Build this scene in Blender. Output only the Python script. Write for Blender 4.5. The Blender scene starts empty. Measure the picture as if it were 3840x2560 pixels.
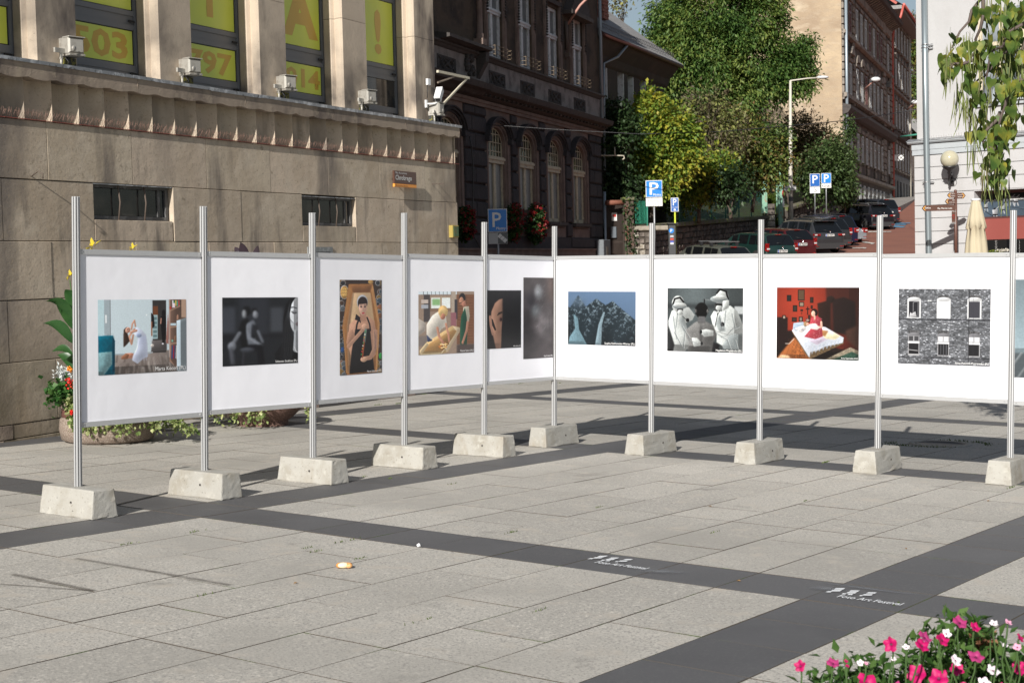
import bpy, bmesh, math, random
import numpy as np
from mathutils import Vector, Matrix
R=math.radians
rng=random.Random(7)
scene=bpy.context.scene
# ------------------------------------------------------------------ camera
F,CX,CY=5587.,1920.,1280.
def _basis(pt,rl):
    fw=Vector((0,math.cos(pt),math.sin(pt))); r0=Vector((1,0,0)); u0=r0.cross(fw)
    return math.cos(rl)*r0+math.sin(rl)*u0, fw, -math.sin(rl)*r0+math.cos(rl)*u0
EYE=Vector((0,0,1.6))
BT=_basis(R(-3.0),R(-1.35))          # camera against true vertical
BP=_basis(R(-2.013),R(.0867))        # camera against the sloping plaza
cam=bpy.data.objects.new('camera',bpy.data.cameras.new('camera')); scene.collection.objects.link(cam)
r_,f_,u_=BT
cam.matrix_world=Matrix(((r_.x,u_.x,-f_.x,EYE.x),(r_.y,u_.y,-f_.y,EYE.y),(r_.z,u_.z,-f_.z,EYE.z),(0,0,0,1)))
cam.data.sensor_width=36; cam.data.lens=F/3840*36; cam.data.clip_end=2000; cam.data.clip_start=.1
cam.data.dof.use_dof=True; cam.data.dof.focus_distance=13.5; cam.data.dof.aperture_fstop=9
scene.camera=cam
# ------------------------------------------------------------------ sky, sun, exposure
SUN_EL,SUN_AZ=28.2,198.0            # azimuth clockwise from +y: the sun stands behind the camera, a little left
world=bpy.data.worlds.new('World'); scene.world=world; world.use_nodes=True
wn=world.node_tree.nodes; wl=world.node_tree.links
sky=wn.new('ShaderNodeTexSky'); sky.sky_type='NISHITA'; sky.sun_disc=False
sky.sun_elevation=R(SUN_EL); sky.sun_rotation=R(SUN_AZ); sky.altitude=300; sky.air_density=1.3; sky.dust_density=1.6; sky.ozone_density=3.5
hsw=wn.new('ShaderNodeHueSaturation'); hsw.inputs['Saturation'].default_value=.7
wl.new(sky.outputs[0],hsw.inputs['Color']); wl.new(hsw.outputs[0],wn['Background'].inputs[0]); wn['Background'].inputs[1].default_value=.055
sun=bpy.data.objects.new('sun',bpy.data.lights.new('sun','SUN')); scene.collection.objects.link(sun)
sun.data.energy=5.0; sun.data.angle=R(.5); sun.data.color=(1,.955,.89)
az,el=R(SUN_AZ),R(SUN_EL)
sdir=Vector((math.sin(az)*math.cos(el),math.cos(az)*math.cos(el),math.sin(el)))
sun.rotation_euler=sdir.to_track_quat('Z','Y').to_euler(); sun.location=(-5,-10,30)
scene.view_settings.view_transform='Standard'; scene.view_settings.look='None'
scene.view_settings.exposure=.40; scene.view_settings.gamma=1; scene.view_settings.use_curve_mapping=False
scene.render.engine='CYCLES'
scene.cycles.max_bounces=5; scene.cycles.diffuse_bounces=3; scene.cycles.glossy_bounces=3; scene.cycles.transmission_bounces=4; scene.cycles.transparent_max_bounces=8
# ------------------------------------------------------------------ frames and pixel-to-surface reading
def ray(px,py,B=BT): return B[0]*((px-CX)/F)+B[1]-B[2]*((py-CY)/F)
def _m3(B): return Matrix((B[0],B[1],B[2]))
MP3=_m3(BT).transposed()@_m3(BP)     # plaza axes -> world axes
MP=Matrix.Translation(EYE)@MP3.to_4x4()@Matrix.Translation(-EYE)
def G(px,py,z=0):                    # pixel -> point of the plaza frame at height z
    r=ray(px,py,BP); return EYE+r*((z-EYE.z)/r.z)
YAW=R(36.676); AD=Vector((math.sin(YAW),math.cos(YAW),0)); AN=Vector((math.cos(YAW),-math.sin(YAW),0))
def UV(u,v,z=0): return AN*u+AD*v+Vector((0,0,z))
class Frame:
    "vertical plane: origin o, local x along (right), y into the wall, z up; world or plaza"
    def __init__(s,o,ang,plaza=False):
        s.pl=plaza; s.ang=ang; a=R(ang)
        s.x=Vector((math.sin(a),math.cos(a),0)); s.y=Vector((-math.cos(a),math.sin(a),0)); s.o=Vector(o)
        m=Matrix(((s.x.x,s.y.x,0,s.o.x),(s.x.y,s.y.y,0,s.o.y),(0,0,1,s.o.z),(0,0,0,1)))
        s.loc=m; s.M=(MP@m) if plaza else m
    def hit(s,px,py,y=0):
        r=ray(px,py,BP if s.pl else BT); n=s.y
        t=((s.o+n*y-EYE).dot(n))/r.dot(n); p=EYE+r*t-s.o
        return p.dot(s.x),p.z
# ------------------------------------------------------------------ objects
COL=scene.collection
def tagp(o,label=None,cat=None,group=None,kind=None):
    if label: o['label']=label
    if cat: o['category']=cat
    if group: o['group']=group
    if kind: o['kind']=kind
    return o
def empty(name,M=Matrix(),label=None,cat=None,group=None,kind=None,parent=None):
    o=bpy.data.objects.new(name,None); COL.objects.link(o); o.empty_display_size=.2
    if parent: o.parent=parent
    o.matrix_local=M if isinstance(M,Matrix) else Matrix.Translation(M)
    return tagp(o,label,cat,group,kind)
class MB:
    def __init__(s): s.v=[];s.f=[];s.m=[];s.uv=None;s.cur=0;s.sm=[]
    def add(s,vs,fs,smooth=False,M=None):
        b=len(s.v)
        if M is not None: vs=[M@Vector(p) for p in vs]
        s.v+= [tuple(p) for p in vs]
        for f in fs: s.f.append(tuple(b+i for i in f)); s.m.append(s.cur); s.sm.append(smooth)
        return s
    def box(s,x0,x1,y0,y1,z0,z1,M=None,sk=None):
        v=[(x0,y0,z0),(x1,y0,z0),(x1,y1,z0),(x0,y1,z0),(x0,y0,z1),(x1,y0,z1),(x1,y1,z1),(x0,y1,z1)]
        return s.add(v,[(0,3,2,1),(4,5,6,7),(0,1,5,4),(1,2,6,5),(2,3,7,6),(3,0,4,7)],M=M)
    def bbox(s,x0,x1,y0,y1,z0,z1,b=.01,M=None):
        "box whose front (y0) edges are chamfered"
        v=[(x0,y1,z0),(x1,y1,z0),(x1,y1,z1),(x0,y1,z1),(x0,y0+b,z0),(x1,y0+b,z0),(x1,y0+b,z1),(x0,y0+b,z1),
           (x0+b,y0,z0+b),(x1-b,y0,z0+b),(x1-b,y0,z1-b),(x0+b,y0,z1-b)]
        return s.add(v,[(0,3,2,1),(0,1,5,4),(1,2,6,5),(2,3,7,6),(3,0,4,7),(4,5,9,8),(5,6,10,9),(6,7,11,10),(7,4,8,11),(8,9,10,11)],M=M)
    def tbox(s,x0,x1,y0,y1,z0,z1,b=.01,M=None):
        "box with chamfered top edges"
        v=[(x0,y0,z0),(x1,y0,z0),(x1,y1,z0),(x0,y1,z0),(x0,y0,z1-b),(x1,y0,z1-b),(x1,y1,z1-b),(x0,y1,z1-b),
           (x0+b,y0+b,z1),(x1-b,y0+b,z1),(x1-b,y1-b,z1),(x0+b,y1-b,z1)]
        return s.add(v,[(0,3,2,1),(0,1,5,4),(1,2,6,5),(2,3,7,6),(3,0,4,7),(4,5,9,8),(5,6,10,9),(6,7,11,10),(7,4,8,11),(8,9,10,11)],M=M)
    def prism(s,pts,y0,y1,M=None,smooth=False):
        "polygon in x-z extruded along y"
        n=len(pts); v=[(p[0],y0,p[1]) for p in pts]+[(p[0],y1,p[1]) for p in pts]
        fs=[tuple(range(n)),tuple(range(2*n-1,n-1,-1))]+[(i,i+n,(i+1)%n+n,(i+1)%n) for i in range(n)]
        return s.add(v,fs,M=M,smooth=smooth)
    def zprism(s,pts,z0,z1,M=None,smooth=False,cap=True):
        n=len(pts); v=[(p[0],p[1],z0) for p in pts]+[(p[0],p[1],z1) for p in pts]
        fs=([tuple(range(n-1,-1,-1)),tuple(range(n,2*n))] if cap else [])
        b=len(s.f); s.add(v,fs+[(i,(i+1)%n,(i+1)%n+n,i+n) for i in range(n)],M=M,smooth=False)
        if smooth:
            for k in range(b+len(fs),len(s.f)): s.sm[k]=True
        return s
    def xprism(s,pts,x0,x1,M=None):
        "profile in y-z extruded along x"
        n=len(pts); v=[(x0,p[0],p[1]) for p in pts]+[(x1,p[0],p[1]) for p in pts]
        return s.add(v,[tuple(range(n-1,-1,-1)),tuple(range(n,2*n))]+[(i,(i+1)%n,(i+1)%n+n,i+n) for i in range(n)],M=M)
    def lathe(s,prof,n=12,c=(0,0),M=None,smooth=True,a0=0,a1=2*math.pi):
        "profile [(r,z)]"
        full=abs(a1-a0-2*math.pi)<1e-6; k=n if full else n+1
        v=[(c[0]+r*math.cos(a0+(a1-a0)*i/n),c[1]+r*math.sin(a0+(a1-a0)*i/n),z) for r,z in prof for i in range(k)]
        fs=[]
        for j in range(len(prof)-1):
            for i in range(n):
                a,b=i,(i+1)%k; fs.append((j*k+a,j*k+b,(j+1)*k+b,(j+1)*k+a))
        return s.add(v,fs,smooth=smooth,M=M)
    def tube(s,pts,r,n=8,M=None,cap=True,smooth=True):
        pts=[Vector(p) for p in pts]; rr=r if isinstance(r,(list,tuple)) else [r]*len(pts)
        v=[];prev=None
        for i,p in enumerate(pts):
            t=(pts[min(i+1,len(pts)-1)]-pts[max(i-1,0)]).normalized()
            if prev is None: a=t.orthogonal().normalized()
            else: a=(prev-t*prev.dot(t)); a=a.normalized() if a.length>1e-6 else t.orthogonal().normalized()
            prev=a; b=t.cross(a)
            for k in range(n):
                an=2*math.pi*k/n; v.append(p+(a*math.cos(an)+b*math.sin(an))*rr[i])
        fs=[(j*n+k,j*n+(k+1)%n,(j+1)*n+(k+1)%n,(j+1)*n+k) for j in range(len(pts)-1) for k in range(n)]
        s.add(v,fs,smooth=smooth,M=M)
        if cap:
            b=len(s.v)-len(v)
            s.f.append(tuple(b+k for k in range(n-1,-1,-1)));s.m.append(s.cur);s.sm.append(False)
            s.f.append(tuple(b+(len(pts)-1)*n+k for k in range(n)));s.m.append(s.cur);s.sm.append(False)
        return s
    def sphere(s,c,r,n=10,m=6,sc=(1,1,1),M=None):
        prof=[(max(1e-4,math.sin(math.pi*j/m))*r,-math.cos(math.pi*j/m)*r) for j in range(m+1)]
        k=n;v=[(c[0]+rr*math.cos(2*math.pi*i/n)*sc[0],c[1]+rr*math.sin(2*math.pi*i/n)*sc[1],c[2]+z*sc[2]) for rr,z in prof for i in range(k)]
        return s.add(v,[(j*k+i,j*k+(i+1)%k,(j+1)*k+(i+1)%k,(j+1)*k+i) for j in range(m) for i in range(n)],smooth=True,M=M)
    def quad(s,a,b,c,d): return s.add([a,b,c,d],[(0,1,2,3)])
    def mesh(s,name,mats):
        me=bpy.data.meshes.new(name); me.from_pydata(s.v,[],s.f)
        for m in (mats if isinstance(mats,(list,tuple)) else [mats]): me.materials.append(m)
        if any(s.m): me.polygons.foreach_set('material_index',s.m)
        if any(s.sm): me.polygons.foreach_set('use_smooth',s.sm)
        me.update(); return me
    def obj(s,name,mats,parent=None,label=None,cat=None,group=None,kind=None,M=None):
        return link(name,s.mesh(name,mats),parent,label,cat,group,kind,M)
def link(name,me,parent=None,label=None,cat=None,group=None,kind=None,M=None):
    o=bpy.data.objects.new(name,me); COL.objects.link(o)
    if parent: o.parent=parent
    if M is not None: o.matrix_local=M if isinstance(M,Matrix) else Matrix.Translation(M)
    return tagp(o,label,cat,group,kind)
def copy_tree(o,parent=None):
    c=o.copy(); COL.objects.link(c)
    if parent: c.parent=parent
    for ch in KIDS(o): copy_tree(ch,c)
    return c
def KIDS(o): return [x for x in o.children]
def TR(x=0,y=0,z=0,rz=0,rx=0,ry=0,s=1):
    return Matrix.Translation((x,y,z))@Matrix.Rotation(rz,4,'Z')@Matrix.Rotation(ry,4,'Y')@Matrix.Rotation(rx,4,'X')@Matrix.Scale(s,4)
def text(body,size,M,mat,parent,name='lettering',align='LEFT',th=.0,xs=1,bold=0,**kw):
    c=bpy.data.curves.new('t','FONT'); c.body=body; c.size=size; c.align_x=align; c.extrude=th; c.offset=bold; c.resolution_u=2
    t=bpy.data.objects.new('t',c); COL.objects.link(t); bpy.context.view_layer.update()
    me=bpy.data.meshes.new_from_object(t.evaluated_get(bpy.context.evaluated_depsgraph_get())); bpy.data.objects.remove(t)
    me.materials.clear(); me.materials.append(mat)
    # text lies in x-y; stand it up: y -> z
    me.transform(Matrix.Diagonal((xs,1,1,1))); me.transform(Matrix.Rotation(R(90),4,'X')); me.transform(M)
    return link(name,me,parent,**kw)
# ------------------------------------------------------------------ materials
MATS={}
def mat(name,col,rough=.7,metal=0,noise=(),bump=(),rnd=0,spec=.5,alpha=None,coords='pos',emit=0,trans=0,sss=0,zg=None,huernd=0):
    """noise: (scale, detail, colour2, low, high[, (sx,sy,sz)]) layers mixed over the base; bump: (scale, distance[, kind]) layers"""
    if name in MATS: return MATS[name]
    m=bpy.data.materials.new(name); m.use_nodes=True; MATS[name]=m
    nt=m.node_tree; N=nt.nodes; L=nt.links; bs=N['Principled BSDF']
    bs.inputs['Roughness'].default_value=rough; bs.inputs['Metallic'].default_value=metal
    bs.inputs['Specular IOR Level'].default_value=spec
    c3=tuple(col)+(1,) if len(col)==3 else col
    if coords=='pos': src=N.new('ShaderNodeNewGeometry').outputs['Position']
    else: src=N.new('ShaderNodeTexCoord').outputs['Object']
    cur=None
    def vec(sc3):
        if sc3 is None: return src
        mp=N.new('ShaderNodeMapping'); mp.inputs['Scale'].default_value=sc3; L.new(src,mp.inputs[0]); return mp.outputs[0]
    if rnd or huernd:
        oi=N.new('ShaderNodeObjectInfo'); hs=N.new('ShaderNodeHueSaturation'); hs.inputs['Color'].default_value=c3
        mr=N.new('ShaderNodeMapRange'); L.new(oi.outputs['Random'],mr.inputs[0]); mr.inputs[3].default_value=1-rnd; mr.inputs[4].default_value=1+rnd
        L.new(mr.outputs[0],hs.inputs['Value'])
        if huernd:
            mm=N.new('ShaderNodeMath'); mm.operation='MULTIPLY'; mm.inputs[1].default_value=7.31; L.new(oi.outputs['Random'],mm.inputs[0])
            fr=N.new('ShaderNodeMath'); fr.operation='FRACT'; L.new(mm.outputs[0],fr.inputs[0])
            m2=N.new('ShaderNodeMapRange'); L.new(fr.outputs[0],m2.inputs[0]); m2.inputs[3].default_value=.5-huernd; m2.inputs[4].default_value=.5+huernd
            L.new(m2.outputs[0],hs.inputs['Hue'])
        cur=hs.outputs[0]
    for l in noise:
        n=N.new('ShaderNodeTexNoise'); n.inputs['Scale'].default_value=l[0]; n.inputs['Detail'].default_value=l[1]; n.inputs['Roughness'].default_value=.6
        L.new(vec(l[5] if len(l)>5 else None),n.inputs['Vector'])
        mr=N.new('ShaderNodeMapRange'); mr.inputs[1].default_value=l[3]; mr.inputs[2].default_value=l[4]; L.new(n.outputs[0],mr.inputs[0])
        mx=N.new('ShaderNodeMix'); mx.data_type='RGBA'; L.new(mr.outputs[0],mx.inputs[0])
        if cur is None: mx.inputs[6].default_value=c3
        else: L.new(cur,mx.inputs[6])
        mx.inputs[7].default_value=tuple(l[2])+(1,); cur=mx.outputs[2]
    if cur is None: bs.inputs['Base Color'].default_value=c3
    else: L.new(cur,bs.inputs['Base Color'])
    last=None
    for b in bump:
        n=N.new('ShaderNodeTexNoise'); n.inputs['Scale'].default_value=b[0]; n.inputs['Detail'].default_value=4
        L.new(vec(b[2] if len(b)>2 else None),n.inputs['Vector'])
        bp=N.new('ShaderNodeBump'); bp.inputs['Strength'].default_value=1; bp.inputs['Distance'].default_value=b[1]; L.new(n.outputs[0],bp.inputs['Height'])
        if last: L.new(last,bp.inputs['Normal'])
        last=bp.outputs[0]
    if last: L.new(last,bs.inputs['Normal'])
    if emit: bs.inputs['Emission Color'].default_value=c3; bs.inputs['Emission Strength'].default_value=emit
    if trans: bs.inputs['Transmission Weight'].default_value=trans
    if alpha is not None: bs.inputs['Alpha'].default_value=alpha
    return m
def leafmat(name,cols,tr=.35,rough=.5,scale=3.0,spec=.35):
    "leaf: colour varied through the crown by noise and per leaf, part translucent"
    if name in MATS: return MATS[name]
    m=bpy.data.materials.new(name); m.use_nodes=True; MATS[name]=m; N=m.node_tree.nodes; L=m.node_tree.links
    bs=N['Principled BSDF']; bs.inputs['Roughness'].default_value=rough; bs.inputs['Specular IOR Level'].default_value=spec
    g=N.new('ShaderNodeNewGeometry'); n=N.new('ShaderNodeTexNoise'); n.inputs['Scale'].default_value=scale; n.inputs['Detail'].default_value=3
    L.new(g.outputs['Position'],n.inputs['Vector'])
    ri=N.new('ShaderNodeMath'); ri.operation='MULTIPLY_ADD'; ri.inputs[1].default_value=.45; L.new(g.outputs['Random Per Island'],ri.inputs[0]); 
    sb=N.new('ShaderNodeMath'); sb.operation='SUBTRACT'; sb.inputs[1].default_value=.22; L.new(n.outputs[0],sb.inputs[0]); L.new(sb.outputs[0],ri.inputs[2])
    cr=N.new('ShaderNodeValToRGB'); L.new(ri.outputs[0],cr.inputs[0]); e=cr.color_ramp.elements
    k=len(cols)
    for i,c in enumerate(cols):
        p=.25+.5*i/(k-1)
        if i==0: e[0].position=p; e[0].color=(*c,1)
        elif i==k-1: e[-1].position=p; e[-1].color=(*c,1)
        else: q=e.new(p); q.color=(*c,1)
    L.new(cr.outputs[0],bs.inputs['Base Color'])
    t=N.new('ShaderNodeBsdfTranslucent'); L.new(cr.outputs[0],t.inputs[0]); mx=N.new('ShaderNodeMixShader'); mx.inputs[0].default_value=tr
    L.new(bs.outputs[0],mx.inputs[1]); L.new(t.outputs[0],mx.inputs[2]); L.new(mx.outputs[0],N['Material Output'].inputs[0])
    return m
# ------------------------------------------------------------------ the printed photographs, drawn as arrays
class Art:
    def __init__(s,w,h,c,seed=1):
        s.w,s.h=w,h; s.a=np.ones((h,w,3))*np.array(c,float); s.Y,s.X=np.mgrid[0:h,0:w]; s.X=(s.X+.5)/w; s.Y=(s.Y+.5)/h; s.r=np.random.RandomState(seed)
    def _blur(s,m,b):
        k=max(1,int(b))
        for _ in range(2):
            for ax in (0,1):
                c=np.cumsum(np.pad(m,[(k+1,k) if i==ax else (0,0) for i in range(2)],mode='edge'),axis=ax)
                m=(c[2*k+1:]-c[:-2*k-1])/(2*k+1) if ax==0 else (c[:,2*k+1:]-c[:,:-2*k-1])/(2*k+1)
        return m
    def put(s,m,c,b=0,o=1,sh=0):
        m=m.astype(float); f=None
        if sh and m.sum()>120:
            k=max(3,int(.22*math.sqrt(m.sum()))); q=s._blur(m,k); d=q-np.roll(np.roll(q,-k,0),-int(k*1.2),1); f=1-sh*np.clip(d,-.8,.8)
            g_=s.r.rand(9,9)-.5; yy=np.clip(s.Y*7.99,0,7.99); xx=np.clip(s.X*7.99,0,7.99); g_=g_[yy.astype(int),xx.astype(int)]; f*=1+.22*sh*s._blur(g_,max(3,s.w//40))
        if b: m=s._blur(m,b)
        m=(m*o)[...,None]; c=np.array(c,float)
        if f is not None: c=c*f[...,None]
        s.a=s.a*(1-m)+c*m; return s
    def poly(s,p,c,b=0,o=1):
        m=np.zeros((s.h,s.w),bool); n=len(p)
        for i in range(n):
            x0,y0=p[i];x1,y1=p[(i+1)%n]
            if y0==y1: continue
            m^=((s.Y>=min(y0,y1))&(s.Y<max(y0,y1))&(s.X<(s.Y-y0)*(x1-x0)/(y1-y0)+x0))
        return s.put(m,c,b,o,.5)
    def rect(s,x0,y0,x1,y1,c,b=0,o=1): return s.put((s.X>=x0)&(s.X<x1)&(s.Y>=y0)&(s.Y<y1),c,b,o)
    def ell(s,x,y,rx,ry,c,b=0,o=1,a=0):
        dx=s.X-x; dy=(s.Y-y)*s.h/s.w; ry=ry*s.h/s.w; ca,sa=math.cos(a),math.sin(a)
        return s.put(((dx*ca+dy*sa)/rx)**2+((-dx*sa+dy*ca)/ry)**2<1,c,b,o,.55)
    def line(s,p,w,c,b=0,o=1):
        asp=s.h/s.w; d=np.full((s.h,s.w),9.)
        for (x0,y0),(x1,y1) in zip(p,p[1:]):
            ax,ay=x1-x0,(y1-y0)*asp; l=ax*ax+ay*ay+1e-9
            t=np.clip(((s.X-x0)*ax+(s.Y-y0)*asp*ay)/l,0,1); d=np.minimum(d,np.hypot(s.X-x0-t*ax,(s.Y-y0)*asp-t*ay))
        return s.put(np.clip((w/2-d)*s.w+.5,0,1),c,b,o,.45 if w>.015 else 0)
    def noise(s,cell,amp,m=None):
        hh,ww=int(s.h/cell)+3,int(s.w/cell)+3; g=s.r.rand(hh,ww)-.5
        y=np.arange(s.h)/cell; x=np.arange(s.w)/cell; yi=y.astype(int);xi=x.astype(int);fy=(y-yi)[:,None];fx=(x-xi)[None]
        n=(g[yi][:,xi]*(1-fy)*(1-fx)+g[yi+1][:,xi]*fy*(1-fx)+g[yi][:,xi+1]*(1-fy)*fx+g[yi+1][:,xi+1]*fy*fx)
        k=1 if m is None else m
        s.a=s.a*(1+(n*2*amp*k)[...,None]); return s
    def light(s,f): s.a=s.a*f[...,None]; return s
    def material(s,name):
        g,k={'print_coffin':(.68,1),'print_workshop':(.85,1),'print_bedroom':(.60,.88),'print_mountain':(.58,.80),'print_brick_facade':(.62,.86),'print_half_face':(.7,1),'print_skin':(.66,1),'print_blurred_pair':(.72,1),'print_medics':(1.1,.86),'print_grey_room':(1,.85),'print_poster':(1,.8)}.get(name,(1,1))
        a=np.clip(s.a,0,1)**g*k
        a=(a*.75+.25*np.stack([s._blur(a[...,i],1) for i in range(3)],-1))*(1+.07*(s.r.rand(s.h,s.w,1)-.5))
        a=np.clip(a,0,1)
        im=bpy.data.images.new(name,s.w,s.h); px=np.ones((s.h,s.w,4),np.float32); px[...,:3]=a[::-1]; im.pixels.foreach_set(px.ravel()); im.update(); im.pack()
        m=bpy.data.materials.new(name); m.use_nodes=True; N=m.node_tree.nodes; t=N.new('ShaderNodeTexImage'); t.image=im; t.interpolation='Cubic'; t.extension='EXTEND'
        m.node_tree.links.new(t.outputs[0],N['Principled BSDF'].inputs['Base Color']); N['Principled BSDF'].inputs['Roughness'].default_value=.42; N['Principled BSDF'].inputs['Specular IOR Level'].default_value=.3
        return m
def art_dancer():
    A=Art(360,300,(.80,.86,.89))
    A.light(1-.08*A.X)
    A.rect(0,0,.068,1,(.74,.84,.87)); A.rect(.068,0,.132,.55,(.63,.68,.71)); A.rect(.130,0,.137,.56,(.36,.36,.38)); A.rect(.078,.2,.094,.31,(.92,.94,.95))
    A.poly([(.18,.735),(.58,.72),(.62,.70),(.80,.70),(.90,1),(.15,1)],(.52,.48,.46))
    for i in range(26):
        x=.16+.03*i; A.line([(.52+.011*i-.13,.72),(x-.05,1.0)],.004,(.36,.32,.31),o=.6)
    for i in range(60):
        x,y=A.r.rand()*.7+.18,.74+.25*A.r.rand(); A.line([(x,y),(x+.01-.05*(.6-x),y+.09)],.02,(.33,.29,.27) if i%2 else (.68,.65,.63),b=2,o=.45)
    A.rect(.18,.725,.585,.74,(.62,.68,.71))
    A.rect(.585,.01,.765,.73,(.20,.19,.19)); A.rect(.585,.01,.605,.73,(.75,.80,.83)); A.poly([(.6,.56),(.77,.56),(.77,.70),(.585,.72)],(.36,.34,.34),b=1)
    A.rect(.61,.09,.67,.26,(.42,.25,.16)); A.rect(.605,.21,.665,.54,(.62,.72,.74)); 
    for k in range(5): A.rect(.612,.24+.06*k,.655,.28+.06*k,(.30,.40,.42),o=.7)
    A.poly([(.59,.18),(.62,.22),(.63,.36),(.60,.40),(.59,.40)],(.10,.09,.10)); A.rect(.588,.3,.604,.5,(.55,.34,.20)); A.ell(.60,.63,.02,.02,(.85,.82,.8))
    A.ell(.735,.19,.022,.05,(.06,.05,.06)); A.poly([(.70,.23),(.76,.23),(.765,.42),(.745,.60),(.72,.62),(.705,.42)],(.08,.07,.08)); A.ell(.722,.61,.012,.012,(.85,.85,.88)); A.line([(.705,.26),(.70,.33)],.012,(.75,.55,.48))
    A.poly([(.785,.17),(.80,.4),(.79,.62),(.76,.60),(.77,.4)],(.70,.50,.46)); A.rect(.795,0,.815,.8,(.68,.70,.72))
    A.poly([(.80,0),(1,0),(1,1),(.93,.99),(.80,.86)],(.55,.44,.38)); A.poly([(.815,.0),(.93,.0),(.93,.84),(.88,.96),(.815,.84)],(.42,.33,.29))
    for y in (.15,.38,.61): A.poly([(.81,y),(.93,y-.07 if y<.2 else y-.02),(.93,y-.05 if y<.2 else y),(.81,y+.02)],(.66,.53,.45))
    for i,c in enumerate([(.85,.87,.9),(.2,.5,.3),(.8,.7,.3),(.3,.6,.55),(.7,.3,.3)]): A.rect(.835+.018*i,.01+.01*(i%2),.85+.018*i,.09,c)
    A.rect(.835,.05,.87,.115,(.88,.82,.86)); A.ell(.815,.115,.01,.02,(.7,.15,.12)); A.rect(.815,.33,.88,.365,(.72,.80,.84)); A.ell(.90,.26,.012,.05,(.66,.5,.42)); A.ell(.87,.55,.013,.05,(.5,.36,.28)); A.rect(.825,.56,.845,.59,(.45,.68,.6))
    for i in range(6): A.poly([(.83+.016*i,.64),(.843+.016*i,.64),(.838+.016*i,.83),(.822+.016*i,.82)],[(.15,.3,.5),(.6,.15,.2),(.2,.25,.4),(.75,.72,.7),(.5,.1,.15),(.3,.15,.3)][i])
    A.poly([(.885,.29),(1,.25),(1,1),(.92,1),(.885,.99)],(.70,.76,.80)); A.line([(.885,.29),(1,.25)],.012,(.42,.34,.29)); A.rect(.945,0,1,.25,(.66,.55,.48))
    A.poly([(0,.48),(.16,.475),(.18,.55),(.175,1),(.12,1),(0,1)],(.03,.42,.52),b=1); A.poly([(.155,.48),(.182,.55),(.178,.96),(.150,1),(.15,.6)],(.02,.25,.33)); A.poly([(0,.70),(.15,.69),(.15,.86),(.06,1),(0,1)],(.50,.66,.69),b=1); A.noise(6,.1,m=(A.X<.18)&(A.Y>.45))
    A.poly([(.26,.76),(.31,.72),(.37,.72),(.40,.74),(.38,.79),(.26,.80)],(.78,.55,.46)); A.poly([(.25,.77),(.30,.72),(.34,.74),(.32,.80),(.25,.80)],(.62,.42,.32))
    A.poly([(.42,.37),(.48,.41),(.53,.48),(.545,.60),(.55,.78),(.50,.80),(.43,.87),(.37,.82),(.38,.76),(.42,.66),(.44,.52),(.39,.46)],(.82,.85,.93),b=1)
    for i in range(8): A.line([(.475+.007*i,.50),(.40+.019*i,.83)],.004,(.66,.70,.84),o=.7)
    A.ell(.45,.485,.03,.03,(.62,.68,.80),b=2)
    A.line([(.40,.40),(.365,.45),(.34,.50),(.365,.60),(.385,.48)],.022,(.84,.64,.55)); A.line([(.365,.40),(.375,.33),(.40,.28),(.41,.36)],.018,(.84,.64,.55)); A.line([(.36,.44),(.42,.42)],.026,(.84,.64,.55))
    A.poly([(.28,.40),(.31,.37),(.34,.38),(.32,.45),(.345,.56),(.30,.62),(.275,.64),(.275,.48)],(.26,.19,.16),b=1); A.ell(.325,.41,.028,.040,(.86,.66,.58),a=.4); A.ell(.318,.40,.006,.006,(.3,.2,.18)); A.ell(.335,.395,.005,.005,(.3,.2,.18)); A.ell(.335,.425,.006,.004,(.7,.3,.3))
    A.rect(.53,.20,.545,.22,(.9,.92,.93)); A.noise(2,.03); return A
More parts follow.
